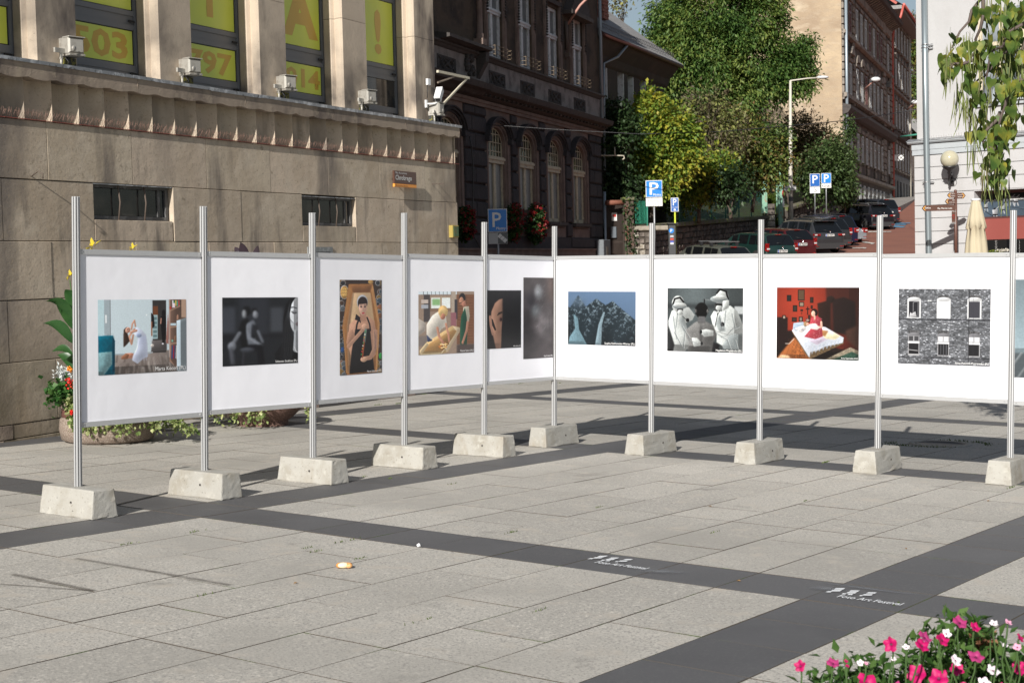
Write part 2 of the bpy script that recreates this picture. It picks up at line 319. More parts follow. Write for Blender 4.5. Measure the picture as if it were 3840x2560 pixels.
def art_blurred_pair():
    A=Art(330,300,(.045,.05,.06)); A.rect(.0,.14,.17,.52,(.12,.13,.155),b=8); A.rect(.62,.15,.8,.52,(.13,.14,.16),b=7); A.rect(.2,0,.6,.6,(.075,.082,.1),b=12); A.rect(0,.55,1,.6,(.03,.03,.04),b=8)
    A.ell(.31,.20,.055,.075,(.02,.02,.025),b=4); A.ell(.28,.24,.025,.06,(.45,.47,.50),b=4); A.ell(.41,.21,.045,.055,(.025,.025,.03),b=4); A.ell(.425,.25,.032,.055,(.42,.44,.48),b=4)
    A.poly([(.24,.34),(.33,.30),(.36,.4),(.36,.72),(.25,.74),(.20,.5)],(.02,.02,.025),b=4); A.poly([(.32,.38),(.40,.33),(.45,.45),(.42,.55),(.42,.7),(.33,.7),(.31,.5)],(.28,.30,.34),b=4); A.poly([(.38,.4),(.46,.4),(.47,.56),(.40,.62),(.36,.6)],(.06,.065,.08),b=4)
    A.line([(.33,.42),(.34,.6),(.49,.71)],.045,(.34,.36,.40),b=4); A.line([(.46,.5),(.52,.66)],.03,(.3,.32,.36),b=4); A.line([(.22,.52),(.14,.66),(.11,.72)],.04,(.36,.38,.42),b=4); A.ell(.12,.71,.05,.06,(.34,.36,.4),b=4); A.line([(.11,.75),(.13,.95)],.05,(.2,.21,.24),b=5)
    A.poly([(.34,.7),(.52,.70),(.55,.98),(.46,1),(.44,.8),(.32,.78)],(.02,.02,.03),b=4); A.ell(.32,.77,.09,.03,(.16,.17,.2),b=4); A.line([(.27,.8),(.26,1)],.02,(.1,.1,.12),b=3)
    A.ell(1.0,.28,.115,.28,(.72,.74,.77),b=1); A.poly([(.95,.5),(1,.5),(1,.88),(.93,.8)],(.5,.52,.55),b=2)
    A.poly([(.91,0),(.97,0),(.915,.10),(.89,.25),(.90,.45),(.945,.6),(.93,.8),(.97,.98),(.70,1),(.68,.85),(.79,.68),(.80,.3),(.84,.1)],(.022,.022,.028),b=1)
    for i in range(26): x=.81+.006*i; A.line([(.90-.002*i,.05+.01*i),(x,.4),(x-.03+.004*(i%5),.75),(x-.07+.01*(i%7),.98)],.0025,(.16,.17,.19),o=.5)
    A.line([(.905,.155),(.94,.15),(.985,.165)],.014,(.08,.08,.1),b=1); A.ell(.955,.225,.03,.028,(.30,.31,.33),b=2); A.line([(.915,.215),(.94,.245),(.985,.235)],.009,(.03,.03,.03)); A.ell(.985,.31,.012,.04,(.4,.41,.43),b=2); A.poly([(.965,.40),(1,.37),(1,.44),(.98,.43)],(.25,.2,.22)); A.line([(.95,.75),(.98,.83),(1,.83)],.006,(.8,.8,.82)); A.poly([(.94,.83),(1,.85),(1,1),(.9,1)],(.01,.01,.015)); A.noise(2,.08); return A
def art_coffin():
    A=Art(220,480,(.10,.07,.06))
    for i in range(90):
        x=A.r.choice([A.r.rand()*.16,.86+A.r.rand()*.14]); y=A.r.rand(); r=.03+.035*A.r.rand(); c=[(.16,.10,.07),(.28,.15,.09),(.06,.06,.07),(.20,.22,.24),(.34,.24,.10),(.10,.14,.18)][A.r.randint(6)]
        A.ell(x,y,r+.009,(r+.009)*.46,(.42,.42,.43)); A.ell(x,y,r,r*.46,c)
    A.ell(.11,.13,.10,.072,(.6,.6,.6)); A.ell(.11,.13,.09,.066,(.55,.36,.14)); [A.ell(.07+.04*(i%3),.1+.03*(i//3),.03,.016,(.72,.52,.24)) for i in range(9)]
    A.ell(.06,.73,.035,.027,(.06,.18,.42)); A.ell(.97,.82,.045,.033,(.06,.40,.12)); A.ell(.73,.02,.06,.022,(.6,.42,.2)); A.ell(.9,.03,.06,.03,(.55,.57,.6)); A.ell(.9,.03,.05,.024,(.07,.08,.1)); A.ell(.94,.29,.05,.022,(.4,.2,.12))
    A.poly([(.21,.045),(.78,.04),(.95,.47),(.88,.99),(.16,1.0),(.06,.49)],(.42,.24,.11)); A.poly([(.23,.05),(.26,.12),(.10,.49),(.18,.98),(.14,.98),(.08,.49)],(.55,.34,.17)); A.poly([(.78,.05),(.95,.47),(.88,.99),(.84,.99),(.90,.47),(.74,.11)],(.60,.38,.20))
    A.poly([(.30,.135),(.72,.135),(.82,.47),(.78,.97),(.20,.98),(.17,.49)],(.68,.53,.37),b=2); A.poly([(.26,.06),(.75,.055),(.71,.13),(.31,.135)],(.36,.20,.10),b=1)
    A.poly([(.30,.135),(.33,.135),(.24,.47),(.27,.97),(.20,.98),(.17,.49)],(.22,.12,.07),b=3,o=.7)
    A.poly([(.78,.45),(.86,.46),(.84,.9),(.75,.95)],(.40,.23,.13),b=4,o=.5)
    A.ell(.53,.235,.13,.078,(.55,.56,.60)); A.ell(.535,.245,.115,.068,(.05,.03,.03))
    A.poly([(.42,.38),(.66,.38),(.82,.44),(.85,.55),(.85,.80),(.70,.87),(.30,.87),(.18,.68),(.22,.47),(.34,.42)],(.64,.43,.33),b=1)
    A.poly([(.36,.52),(.71,.52),(.76,.75),(.82,.98),(.22,.99),(.27,.76)],(.028,.022,.025),b=1); A.poly([(.19,.55),(.30,.52),(.36,.60),(.20,.72),(.15,.66)],(.62,.41,.31),b=1)
    A.rect(.47,.33,.62,.44,(.52,.34,.26)); A.ell(.54,.29,.095,.085,(.74,.54,.45)); A.poly([(.44,.26),(.64,.25),(.63,.21),(.5,.19),(.45,.22)],(.05,.03,.03),b=1)
    A.ell(.50,.285,.022,.009,(.10,.06,.06)); A.ell(.59,.285,.022,.009,(.10,.06,.06)); A.line([(.47,.27),(.52,.268)],.012,(.12,.07,.06)); A.line([(.57,.268),(.62,.27)],.012,(.12,.07,.06)); A.line([(.545,.29),(.55,.325)],.012,(.55,.36,.3)); A.ell(.55,.352,.032,.009,(.55,.12,.14))
    A.line([(.46,.40),(.40,.47),(.38,.53)],.04,(.03,.025,.03)); A.line([(.64,.40),(.70,.47),(.72,.54)],.035,(.03,.025,.03)); A.poly([(.38,.36),(.46,.39),(.50,.46),(.42,.43),(.35,.42)],(.03,.02,.03))
    A.line([(.20,.70),(.40,.60),(.60,.50)],.085,(.66,.45,.35)); A.ell(.58,.495,.07,.03,(.72,.51,.40)); A.line([(.84,.55),(.84,.72),(.72,.83),(.55,.84)],.10,(.60,.41,.32)); A.ell(.56,.845,.08,.028,(.70,.50,.39))
    for i in range(22): A.line([(.80+.06*A.r.rand(),.46+.35*A.r.rand()),(.80+.07*A.r.rand(),.46+.35*A.r.rand())],.006,(.16,.16,.18),o=.35)
    A.line([(.61,.53),(.57,.66)],.055,(.30,.36,.34)); A.line([(.57,.66),(.53,.82)],.035,(.45,.16,.08)); [A.ell(.60-.012*i,.55+.03*i,.016,.008,[(.1,.4,.15),(.8,.8,.7),(.7,.4,.1),(.6,.12,.1)][i%4]) for i in range(9)]
    A.noise(3,.08); return A
def art_workshop():
    A=Art(330,350,(.52,.44,.38)); A.rect(0,0,.68,.05,(.80,.85,.88)); [A.rect(.08+.07*i,0,.09+.07*i,.06,(.35,.38,.4)) for i in range(9)]
    A.rect(.22,.09,.56,.30,(.88,.91,.90)); A.rect(.24,.12,.38,.22,(.48,.66,.42),b=3); A.rect(.38,.08,.41,.3,(.62,.52,.42)); A.rect(.2,.08,.57,.10,(.6,.52,.44)); A.rect(.2,.27,.6,.32,(.44,.34,.27))
    A.rect(.68,.05,1,.86,(.40,.25,.17)); [A.rect(.70,.10+.045*i,.98,.105+.045*i,(.27,.16,.10)) for i in range(17)]; A.rect(.845,.05,.855,.86,(.25,.15,.1)); A.rect(.58,0,.66,.45,(.62,.56,.5)); A.rect(.64,.13,.69,.45,(.16,.15,.17),b=1)
    A.rect(.09,.05,.2,.48,(.22,.2,.2),b=1); A.rect(.05,.13,.17,.19,(.72,.66,.62)); A.rect(.05,.21,.17,.27,(.60,.62,.66)); A.poly([(0,.42),(.13,.5),(.12,.62),(0,.7)],(.70,.66,.62)); A.rect(.57,.34,.67,.6,(.5,.3,.33),b=2); A.rect(0,.7,.2,.86,(.42,.38,.36),b=3)
    A.poly([(.02,.93),(.14,.80),(.60,.55),(.72,.58),(.74,.63),(.52,.97),(.40,1),(.06,1)],(.80,.66,.44)); A.poly([(.06,.94),(.20,.82),(.60,.62),(.68,.63),(.50,.90),(.38,.96)],(.62,.46,.27)); A.poly([(.60,.56),(.74,.59),(.73,.66),(.50,.98),(.47,.92),(.68,.65)],(.74,.66,.54)); A.poly([(.02,.93),(.14,.80),(.18,.84),(.06,.98),(.02,1)],(.86,.76,.58)); A.line([(.05,.99),(.40,.99),(.45,.93)],.018,(.88,.8,.64))
    A.poly([(.33,.88),(.48,.80),(.54,.84),(.42,.95)],(.50,.30,.16)); [A.ell(.36+.14*A.r.rand(),.83+.09*A.r.rand(),.014,.01,[(.9,.75,.45),(.75,.45,.2),(.95,.85,.65)][i%3]) for i in range(28)]
    A.poly([(.14,.68),(.20,.60),(.24,.78),(.16,.80)],(.18,.22,.34)); A.poly([(.14,.52),(.24,.38),(.34,.32),(.48,.38),(.50,.55),(.40,.60),(.34,.70),(.22,.76),(.14,.68)],(.86,.83,.78),b=1); A.line([(.33,.58),(.36,.72),(.43,.82)],.042,(.74,.5,.40)); A.line([(.48,.52),(.53,.70),(.54,.80)],.036,(.74,.5,.40))
    A.ell(.43,.32,.085,.095,(.80,.64,.38),b=1); A.ell(.425,.40,.045,.05,(.72,.45,.36)); A.poly([(.35,.33),(.42,.24),(.52,.30),(.50,.38),(.42,.34),(.38,.42)],(.85,.70,.45),b=1)
    A.poly([(.80,.25),(.90,.24),(.92,.4),(.90,.50),(.78,.50)],(.70,.68,.60)); A.poly([(.76,.40),(.83,.26),(.86,.40),(.88,.60),(.86,.96),(.74,.96),(.74,.6)],(.07,.24,.17)); A.line([(.88,.50),(.86,.64),(.80,.80)],.04,(.68,.46,.37)); A.ell(.79,.83,.022,.03,(.70,.46,.36)); A.ell(.78,.11,.06,.085,(.10,.08,.08)); A.ell(.765,.155,.042,.065,(.68,.46,.36)); A.poly([(.76,.2),(.83,.14),(.86,.24),(.80,.26)],(.62,.4,.32)); A.line([(.735,.185),(.76,.19)],.012,(.12,.09,.08))
    A.rect(.68,.86,1,1,(.24,.2,.19),b=4); A.noise(3,.07); return A
def art_half_face():
    A=Art(260,330,(.022,.018,.02)); A.poly([(.45,.14),(.48,.15),(.47,.35),(.42,.62),(.40,1),(.25,1),(.16,.75),(.10,.55),(.12,.36),(.22,.22),(.34,.16)],(.46,.31,.24),b=2)
    A.line([(.08,.45),(.10,.6),(.16,.75)],.06,(.45,.30,.24),b=1); A.poly([(.12,.48),(.16,.5),(.26,.68),(.22,.69),(.14,.6)],(.04,.03,.03)); A.poly([(.27,.44),(.33,.38),(.44,.36),(.44,.39),(.34,.42)],(.08,.05,.04),b=1); A.ell(.39,.50,.045,.04,(.20,.10,.09),b=2); A.ell(.40,.50,.025,.025,(.05,.02,.02)); A.line([(.32,.72),(.40,.70)],.01,(.3,.18,.14),b=1)
    A.rect(.44,0,1,1,(.020,.017,.02),b=5); A.noise(40,.2); return A
def art_skin():
    A=Art(200,500,(.115,.10,.105)); A.ell(.5,.18,.12,.09,(.42,.44,.46),b=10,o=.8); A.ell(.42,.42,.14,.08,(.34,.38,.40),b=16,o=.7); A.ell(.7,.6,.28,.16,(.26,.24,.25),b=30); A.ell(.25,.3,.1,.12,(.05,.05,.07),b=20,o=.7); A.ell(.1,.75,.2,.3,(.05,.045,.05),b=30,o=.7); A.rect(.8,0,1,.3,(.17,.13,.12),b=20)
    for i in range(60): x,y=.3+.4*A.r.rand(),.1+.6*A.r.rand(); A.line([(x,y),(x+.06,y-.02-.02*A.r.rand())],.006,(.5,.52,.55),o=.25)
    A.noise(4,.1); A.noise(30,.25); return A
def art_mountain():
    A=Art(340,270,(.16,.24,.36)); A.light(1.2-.45*A.Y+.1*A.X)
    hy=np.minimum.reduce([.065+1.9*np.abs(A.X-.155)*(1+.0*A.X),.13+.95*np.abs(A.X-.43),.175+.78*np.abs(A.X-.665)*(1+.35*(A.X>.665)),.28+.8*np.abs(A.X-.0)])
    g=A.r.rand(60,60)-.5; yy=(A.Y*58).astype(int); xx=(A.X*58).astype(int); rough=A._blur(g[yy,xx],2); hy=hy+rough*.022
    m=(A.Y>hy).astype(float); A.put(A._blur(m,1),(.035,.055,.07))
    # broken snow over rock: thresholded streaky noise, denser high up
    n1=A.r.rand(A.h,A.w); n1=A._blur(n1,1); n1=(n1-.5)*3.2; n2=A.r.rand(40,50)-.5; n2=A._blur(n2[(A.Y*39).astype(int),(A.X*49).astype(int)],3)*1.6
    ridge=np.sin((A.X*26+A.Y*9))*.22+np.sin(A.X*61-A.Y*33)*.12
    snow=np.clip((n1+n2+ridge+.16-1.0*(A.Y-hy))*1.5,0,1)*m
    A.put(snow,(.36,.46,.54),0,.75)
    dark=np.clip((A.Y-.55)*1.2+np.sin(A.X*13+1)*.3,0,.8)*m; A.put(dark*(1-snow*.6),(.018,.026,.032),3)
    A.poly([(.53,.38),(.555,.38),(.51,.62),(.50,1),(.41,1),(.46,.62)],(.38,.50,.57),b=1); A.poly([(.085,.42),(.15,.5),(.17,.72),(.29,1),(.0,1),(.03,.85),(.11,.7)],(.26,.40,.47),b=1); A.noise(2,.3,m=(A.Y>hy)); A.ell(.15,.2,.12,.10,(.20,.28,.38),b=14,o=.55); return A
def art_medics():
    A=Art(360,300,(.32,.35,.36)); A.light(.75+.5*np.exp(-((A.X-.35)**2*8+(A.Y-.1)**2*3))); A.rect(0,.25,1,.32,(.12,.13,.14),b=8,o=.6); A.rect(.89,.28,1,.40,(.7,.72,.73),b=2); A.rect(.49,.17,.505,.24,(.12,.12,.13)); A.poly([(.505,.17),(.6,.19),(.6,.2),(.505,.185)],(.5,.52,.53)); A.rect(0,.6,.1,1,(.08,.09,.1),b=5)
    W=(.78,.80,.80); S=(.50,.53,.54)
    A.poly([(.06,.36),(.16,.30),(.29,.30),(.37,.42),(.34,.50),(.25,.55),(.27,.66),(.34,.74),(.42,.80),(.46,.87),(.40,.95),(.27,.96),(.24,1),(.08,1),(.02,.72),(.015,.52)],W,b=1); A.poly([(.22,.42),(.26,.60),(.32,.72),(.22,.68),(.16,.5)],S,b=3,o=.7); A.poly([(.02,.6),(.1,.9),(.08,1),(.0,1)],(.2,.21,.22),b=2)
    A.poly([(.68,.30),(.84,.27),(.93,.36),(1,.56),(.99,1),(.80,1),(.72,.88),(.66,.84),(.66,.72),(.62,.62),(.58,.44),(.62,.36)],W,b=1); A.poly([(.70,.4),(.74,.55),(.78,.66),(.70,.68),(.64,.55)],S,b=3,o=.7); A.poly([(.84,.72),(1,.70),(1,1),(.75,1),(.74,.88)],S,b=3,o=.8); A.line([(.62,.66),(.80,.72),(.92,.55)],.006,(.3,.3,.3),o=.6)
    A.poly([(.25,.66),(.36,.55),(.40,.52),(.52,.52),(.62,.58),(.66,.72),(.62,.85),(.60,1),(.28,1),(.30,.85),(.25,.75)],(.46,.46,.46),b=2); A.noise(2,.12,m=(A.X>.25)&(A.X<.66)&(A.Y>.5)); A.ell(.45,.75,.02,.2,(.36,.36,.36),b=5); A.rect(.41,.42,.51,.55,(.38,.38,.38),b=2)
    A.ell(.46,.35,.085,.125,(.05,.05,.055),b=1); A.noise(3,.5,m=(np.hypot(A.X-.46,(A.Y-.35)*.8)<.1)); A.poly([(.62,.84),(.70,.88),(.68,1),(.60,1)],(.12,.12,.13),b=2)
    A.ell(.145,.25,.085,.13,W,b=1); A.line([(.07,.28),(.10,.17),(.17,.15),(.22,.22)],.022,(.05,.05,.06)); A.ell(.165,.285,.10,.05,(.60,.63,.64)); A.ell(.17,.265,.085,.03,W); A.rect(.13,.34,.21,.42,(.30,.30,.31),b=1); A.ell(.175,.385,.038,.045,W); A.line([(.14,.335),(.21,.335)],.014,(.1,.1,.1))
    A.ell(.73,.16,.085,.14,W,b=1); A.line([(.66,.08),(.70,.02),(.78,.05),(.81,.18)],.022,(.05,.05,.06)); A.ell(.69,.17,.115,.055,(.60,.63,.64)); A.ell(.70,.145,.09,.03,W); A.rect(.63,.23,.73,.36,(.28,.29,.3),b=1); A.ell(.69,.31,.042,.05,W); A.line([(.65,.255),(.72,.26)],.02,(.06,.06,.06)); A.poly([(.74,.2),(.82,.18),(.82,.3),(.74,.36)],W,b=1)
    A.line([(.66,.34),(.67,.42),(.64,.60)],.008,(.08,.08,.09)); A.line([(.70,.35),(.67,.42)],.008,(.08,.08,.09)); A.ell(.735,.56,.025,.035,(.07,.07,.08)); A.ell(.275,.505,.022,.03,(.07,.07,.08)); A.line([(.20,.44),(.26,.50)],.006,(.1,.1,.1))
    A.poly([(.45,.66),(.52,.64),(.62,.66),(.62,.74),(.50,.76),(.46,.72)],W,b=1); A.ell(.455,.685,.018,.028,(.1,.1,.11)); A.poly([(.33,.78),(.40,.78),(.46,.85),(.45,.90),(.36,.92)],W,b=1); A.ell(.465,.865,.016,.026,(.12,.12,.13)); [A.line([(.47+.02*i,.66),(.46+.02*i,.74)],.004,(.4,.42,.43),o=.7) for i in range(5)]
    for (x0,y0,x1,y1) in ((.08,.45,.13,.8),(.14,.42,.12,.62),(.20,.6,.30,.78),(.24,.7,.22,.95),(.30,.82,.40,.86),(.1,.7,.2,.92),(.70,.45,.73,.62),(.78,.35,.76,.6),(.86,.4,.9,.62),(.84,.66,.95,.6),(.72,.76,.9,.70),(.80,.8,.86,1),(.9,.8,.95,1),(.66,.70,.8,.80)):
        A.line([(x0,y0),(x1,y1)],.014,(.42,.45,.46),b=1,o=.6); A.line([(x0+.012,y0),(x1+.012,y1)],.006,(.95,.96,.96),b=0,o=.5)
    A.ell(.385,.36,.012,.03,(.4,.4,.4)); A.ell(.54,.36,.012,.03,(.42,.42,.42)); A.rect(.42,.44,.505,.53,(.40,.40,.41),b=1)
    A.noise(2,.10); return A
def art_bedroom():
    A=Art(360,320,(.30,.05,.025)); A.light(np.clip(1.55-1.6*np.abs(A.X-.27)**1.1-.5*np.abs(A.Y-.25),.12,2)); A.poly([(.60,0),(1,0),(1,.7),(.62,.6)],(.075,.022,.015),b=4,o=.9)
    A.poly([(0,.62),(.2,.6),(.6,.8),(1,.9),(1,1),(0,1)],(.025,.012,.01),b=3); A.poly([(.02,.98),(.22,.70),(.45,.96),(.42,1),(0,1)],(.42,.17,.06),b=3); A.poly([(.02,1),(.06,.95),(.15,.96),(.18,1)],(.85,.62,.42),b=3)
    [A.line([(.05+.06*i,1),(.16+.035*i,.72)],.004,(.2,.07,.03),o=.6) for i in range(7)]
    A.poly([(.50,.22),(.66,.17),(.66,.62),(.52,.56)],(.045,.018,.012),b=2); A.poly([(.68,.17),(.82,.13),(.95,.2),(.97,.66),(.70,.62)],(.028,.013,.011),b=3); A.rect(0,.42,.14,.8,(.03,.012,.01),b=2); A.ell(.66,.165,.05,.05,(.04,.02,.015),b=1); A.poly([(.84,.6),(.98,.52),(1,.85),(.86,.72)],(.085,.04,.028),b=5)
    for x,y,w,h,c in ((.26,.03,.085,.155,(.16,.10,.06)),(.125,.105,.055,.09,(.03,.03,.03)),(.275,.20,.065,.07,(.35,.28,.22)),(.41,.135,.042,.08,(.05,.04,.03)),(.20,.25,.055,.09,(.06,.05,.04)),(.42,.25,.025,.05,(.06,.04,.03)),(.295,.305,.03,.03,(.1,.07,.05)),(.07,.39,.045,.06,(.45,.38,.32)),(.19,.42,.06,.06,(.07,.05,.04)),(.275,.41,.05,.07,(.30,.26,.22)),(.36,.435,.05,.05,(.35,.3,.26)),(.39,.385,.028,.05,(.1,.07,.06))):
        A.rect(x,y,x+w,y+h,(.035,.015,.01)); A.rect(x+.01,y+.012,x+w-.01,y+h-.012,c)
    A.rect(.378,.27,.388,.38,(.02,.01,.01)); A.rect(.36,.295,.405,.308,(.02,.01,.01)); A.rect(.307,.345,.312,.39,(.03,.02,.01)); A.rect(.30,.357,.32,.363,(.03,.02,.01))
    A.poly([(.19,.62),(.42,.55),(.62,.57),(.82,.69),(.82,.77),(.42,1),(.36,.93)],(.24,.17,.10)); A.noise(3,.5,m=(A.Y>.7)&(A.X>.2)&(A.X<.83)&(A.Y>.85-.3*np.abs(A.X-.4)))
    A.poly([(.19,.60),(.40,.52),(.60,.55),(.82,.69),(.81,.76),(.60,.82),(.50,.88),(.42,.90),(.41,.98)],(.74,.78,.86),b=1); [A.line([(.45+.045*i,.83-.015*i),(.44+.045*i,.92-.02*i)],.009,(.48,.53,.62),b=1) for i in range(8)]
    A.poly([(.21,.50),(.33,.48),(.38,.56),(.24,.62),(.20,.6)],(.66,.72,.80)); [A.line([(.21,.51+.02*i),(.36,.49+.025*i)],.007,(.2,.35,.5)) for i in range(4)]; A.poly([(.23,.57),(.33,.53),(.38,.58),(.30,.65)],(.78,.76,.76)); [A.ell(.26+.1*A.r.rand(),.57+.05*A.r.rand(),.005,.006,(.3,.3,.38)) for i in range(8)]
    A.poly([(.55,.64),(.70,.62),(.78,.67),(.72,.72),(.60,.71)],(.85,.80,.60),b=1); A.poly([(.5,.58),(.64,.6),(.6,.68),(.48,.64)],(.55,.32,.15),b=2); A.poly([(.40,.74),(.56,.68),(.62,.72),(.50,.80)],(.62,.56,.66),b=1); A.noise(4,.12,m=(A.Y>.6)&(A.X>.2))
    A.poly([(.43,.42),(.49,.39),(.55,.43),(.56,.55),(.57,.68),(.48,.72),(.34,.69),(.42,.58),(.41,.5)],(.50,.09,.12),b=1); [A.ell(.36+.2*A.r.rand(),.42+.28*A.r.rand(),.004,.005,(.85,.5,.5),o=.6) for i in range(60)]
    A.ell(.465,.35,.04,.055,(.03,.015,.015)); A.ell(.452,.365,.024,.04,(.80,.58,.48)); A.line([(.55,.48),(.555,.55),(.48,.55)],.024,(.80,.58,.48)); A.line([(.47,.40),(.47,.44)],.02,(.75,.52,.42)); A.poly([(.38,.52),(.48,.50),(.53,.56),(.50,.59),(.40,.57)],(.86,.82,.80),b=1); A.ell(.36,.51,.026,.035,(.45,.32,.2)); A.ell(.385,.515,.018,.022,(.75,.5,.42)); A.line([(.22,.72),(.16,.79),(.11,.79)],.006,(.8,.75,.7))
    A.poly([(.60,1),(.90,.82),(1,.87),(1,1)],(.32,.28,.22),b=1); A.poly([(.68,1),(.92,.88),(1,.92),(1,1)],(.05,.11,.08),b=1); A.noise(3,.4,m=(A.X>.6)&(A.Y>.83)); A.noise(2,.05); return A
def art_brick():
    A=Art(480,410,(.16,.17,.19)); rows=66
    for j in range(rows):
        y=j/rows; o=A.r.rand()*.03; x=-.03+o
        while x<1:
            w=.016+.014*A.r.rand(); v=A.r.choice([.12,.17,.22,.29,.38,.58],p=[.15,.22,.23,.2,.12,.08])*(1+.3*A.r.rand())*(1+.35*math.sin(x*17+j*.5)*math.sin(j*.31+x*5)); A.rect(x,y,x+w-.003,y+1/rows-.004,(v,v*1.03,v*1.1)); x+=w
    for i,xc in enumerate((.175,.50,.83)):
        for k in range(12):
            a=-.6+1.2*k/11; c=.1+.14*A.r.rand(); A.line([(xc+.085*math.sin(a)*1.05,.165-.055*math.cos(a)*1.3+.02),(xc+.105*math.sin(a),.13-.06*math.cos(a)+.02)],.013,(c,c,c*1.05)); A.line([(xc+.085*math.sin(a)*1.05,.63-.055*math.cos(a)*1.3+.02),(xc+.105*math.sin(a),.595-.06*math.cos(a)+.02)],.013,(c,c,c*1.05))
        A.rect(xc-.075,.135,xc+.075,.39,(.80,.81,.83)); A.ell(xc,.14,.072,.03,(.75,.76,.78)); A.rect(xc-.058,.165,xc+.058,.378,[(.04,.04,.05),(.84,.85,.87),(.10,.10,.12)][i])
        A.ell(xc,.62,.068,.04,(.3,.3,.32)); A.rect(xc-.063,.625,xc+.063,.885,(.5,.5,.52)); A.rect(xc-.055,.63,xc-.006,.69,(.12,.12,.13) if i==0 else (.78,.79,.82)); A.rect(xc+.006,.63,xc+.055,.69,(.12,.12,.13) if i==0 else (.78,.79,.82)); A.rect(xc-.064,.70,xc+.064,.725,(.82,.83,.85)); A.rect(xc-.054,.725,xc+.054,.87,(.035,.035,.04))
    A.line([(.165,.18),(.165,.32)],.004,(.6,.6,.62)); A.line([(.165,.18),(.22,.165),(.22,.375)],.004,(.6,.6,.62)); A.poly([(.12,.38),(.135,.31),(.15,.33),(.19,.30),(.205,.37)],(.62,.62,.64)); A.line([(.12,.81),(.22,.82)],.006,(.7,.7,.72)); A.rect(.12,.865,.23,.875,(.7,.7,.72)); [A.rect(.47+.03*i,.73,.478+.03*i,.88,(.2,.2,.22)) for i in range(3)]
    A.rect(.768,0,.776,1,(.04,.04,.05)); A.rect(.818,0,.821,.9,(.08,.08,.1)); A.rect(0,.40,1,.412,(.04,.04,.05)); A.rect(0,.905,1,.915,(.05,.05,.06)); A.noise(2,.08); return A
def art_grey_room():
    A=Art(200,340,(.44,.50,.53)); A.light(.8+.5*A.Y*(A.Y<.7)+.2); A.rect(0,.75,1,1,(.30,.33,.35),b=3); [A.line([(-.2+.2*i,1.05),(.1+.2*i,.75)],.03,(.55,.58,.6),b=1) for i in range(6)]; A.ell(.9,.42,.25,.08,(.05,.05,.06),b=2); A.poly([(.6,.5),(1,.45),(1,.9),(.5,.9)],(.12,.12,.13),b=4); A.noise(3,.05); return A
# ------------------------------------------------------------------ materials of the square
m_light=mat('light_granite',(.415,.395,.355),.8,rnd=.11,noise=[(80,3,(.22,.21,.195),.50,.64),(46,2,(.54,.51,.455),.56,.68),(.6,5,(.31,.295,.265),.46,.72),(5,4,(.43,.39,.335),.56,.75),(2.2,5,(.21,.20,.18),.64,.78)],bump=[(70,.002)])
m_dark=mat('dark_granite',(.085,.085,.088),.65,rnd=.12,noise=[(70,2,(.115,.113,.113),.5,.7),(.8,4,(.062,.062,.064),.45,.8),(5,3,(.12,.118,.112),.62,.9)],bump=[(160,.0008)])
m_joint=mat('joint_sand',(.075,.062,.048),.95,noise=[(3,3,(.06,.085,.025),.58,.66)])
m_conc=mat('cast_concrete',(.35,.34,.31),.85,rnd=.08,noise=[(5,5,(.27,.25,.21),.45,.70),(14,4,(.42,.41,.37),.55,.75),(3,4,(.26,.225,.175),.58,.76,(1,1,.35)),(60,2,(.22,.20,.17),.64,.72)],bump=[(40,.002),(120,.001)])
m_hole=mat('dark_hole',(.05,.045,.04),.9)
m_alu=mat('anodised_aluminium',(.47,.475,.48),.42,metal=.35,coords='obj',noise=[(30,2,(.45,.455,.46),.5,.8,(1,1,.05))])
m_alud=mat('groove_shadow_metal',(.10,.10,.105),.5,metal=.6)
m_white=mat('white_print_sheet',(.78,.785,.83),.5,spec=.3,coords='obj',bump=[(1.6,.010),(.9,.012)])
m_screw=mat('screw_steel',(.5,.5,.5),.3,metal=1)
m_paint=mat('white_spray_paint',(.74,.76,.78),.7,noise=[(90,3,(.50,.52,.54),.62,.8)])
# ------------------------------------------------------------------ the square: joint bed and slabs
plaza=MB().box(-26,14,-2,34,-.09,-.0032).obj('plaza',m_joint,kind='structure',M=MP)
plaza['label']='granite paved square with dark bands'
PU,PV=5.107,5.22; J=.0036
def slab_mesh(w,l,m,name):
    b=MB(); b.tbox(-w/2+J,w/2-J,-l/2+J,l/2-J,-.02,0,.0008); b.m=[0 if k==9 else 1 for k in range(10)]; return b.mesh(name,[m,m_joint])
RZ=Matrix(((AN.x,AD.x,0,0),(AN.y,AD.y,0,0),(0,0,1,0),(0,0,0,1)))
cells=[]
A0,B0=-3.371,7.038; WB=.518; ru=(PU-WB)/9; rv=(PV-.522)/9
for k in range(-5,3):
    ua=A0+PU*k
    for q in range(-3,7):
        vb=B0+PV*q
        cells.append((ua+WB/2,vb+.261,WB,.522,1))                       # crossing
        for i in range(9):
            cells.append((ua+WB/2,vb+.522+rv*(i+.5),WB,rv,1))           # along v
            cells.append((ua+WB+ru*(i+.5),vb+.261,ru,.522,1))           # along u
            u=ua+WB+ru*(i+.5); v=vb+.522; j=0
            half=rng.choice([0,1,1,2,3])*2+ (i%2)
            while j<9:
                n=1 if (j==half) else min(2,9-j)
                if j<half<j+n: n=half-j
                cells.append((u,v+rv*(j+n/2),ru,rv*n,0)); j+=n
wallf_o=Vector((-5.0,16.02,0)); wall_dir=Vector((math.sin(R(26.2)),math.cos(R(26.2)),0)); wall_n=Vector((wall_dir.y,-wall_dir.x,0))
light,dark=[],[]
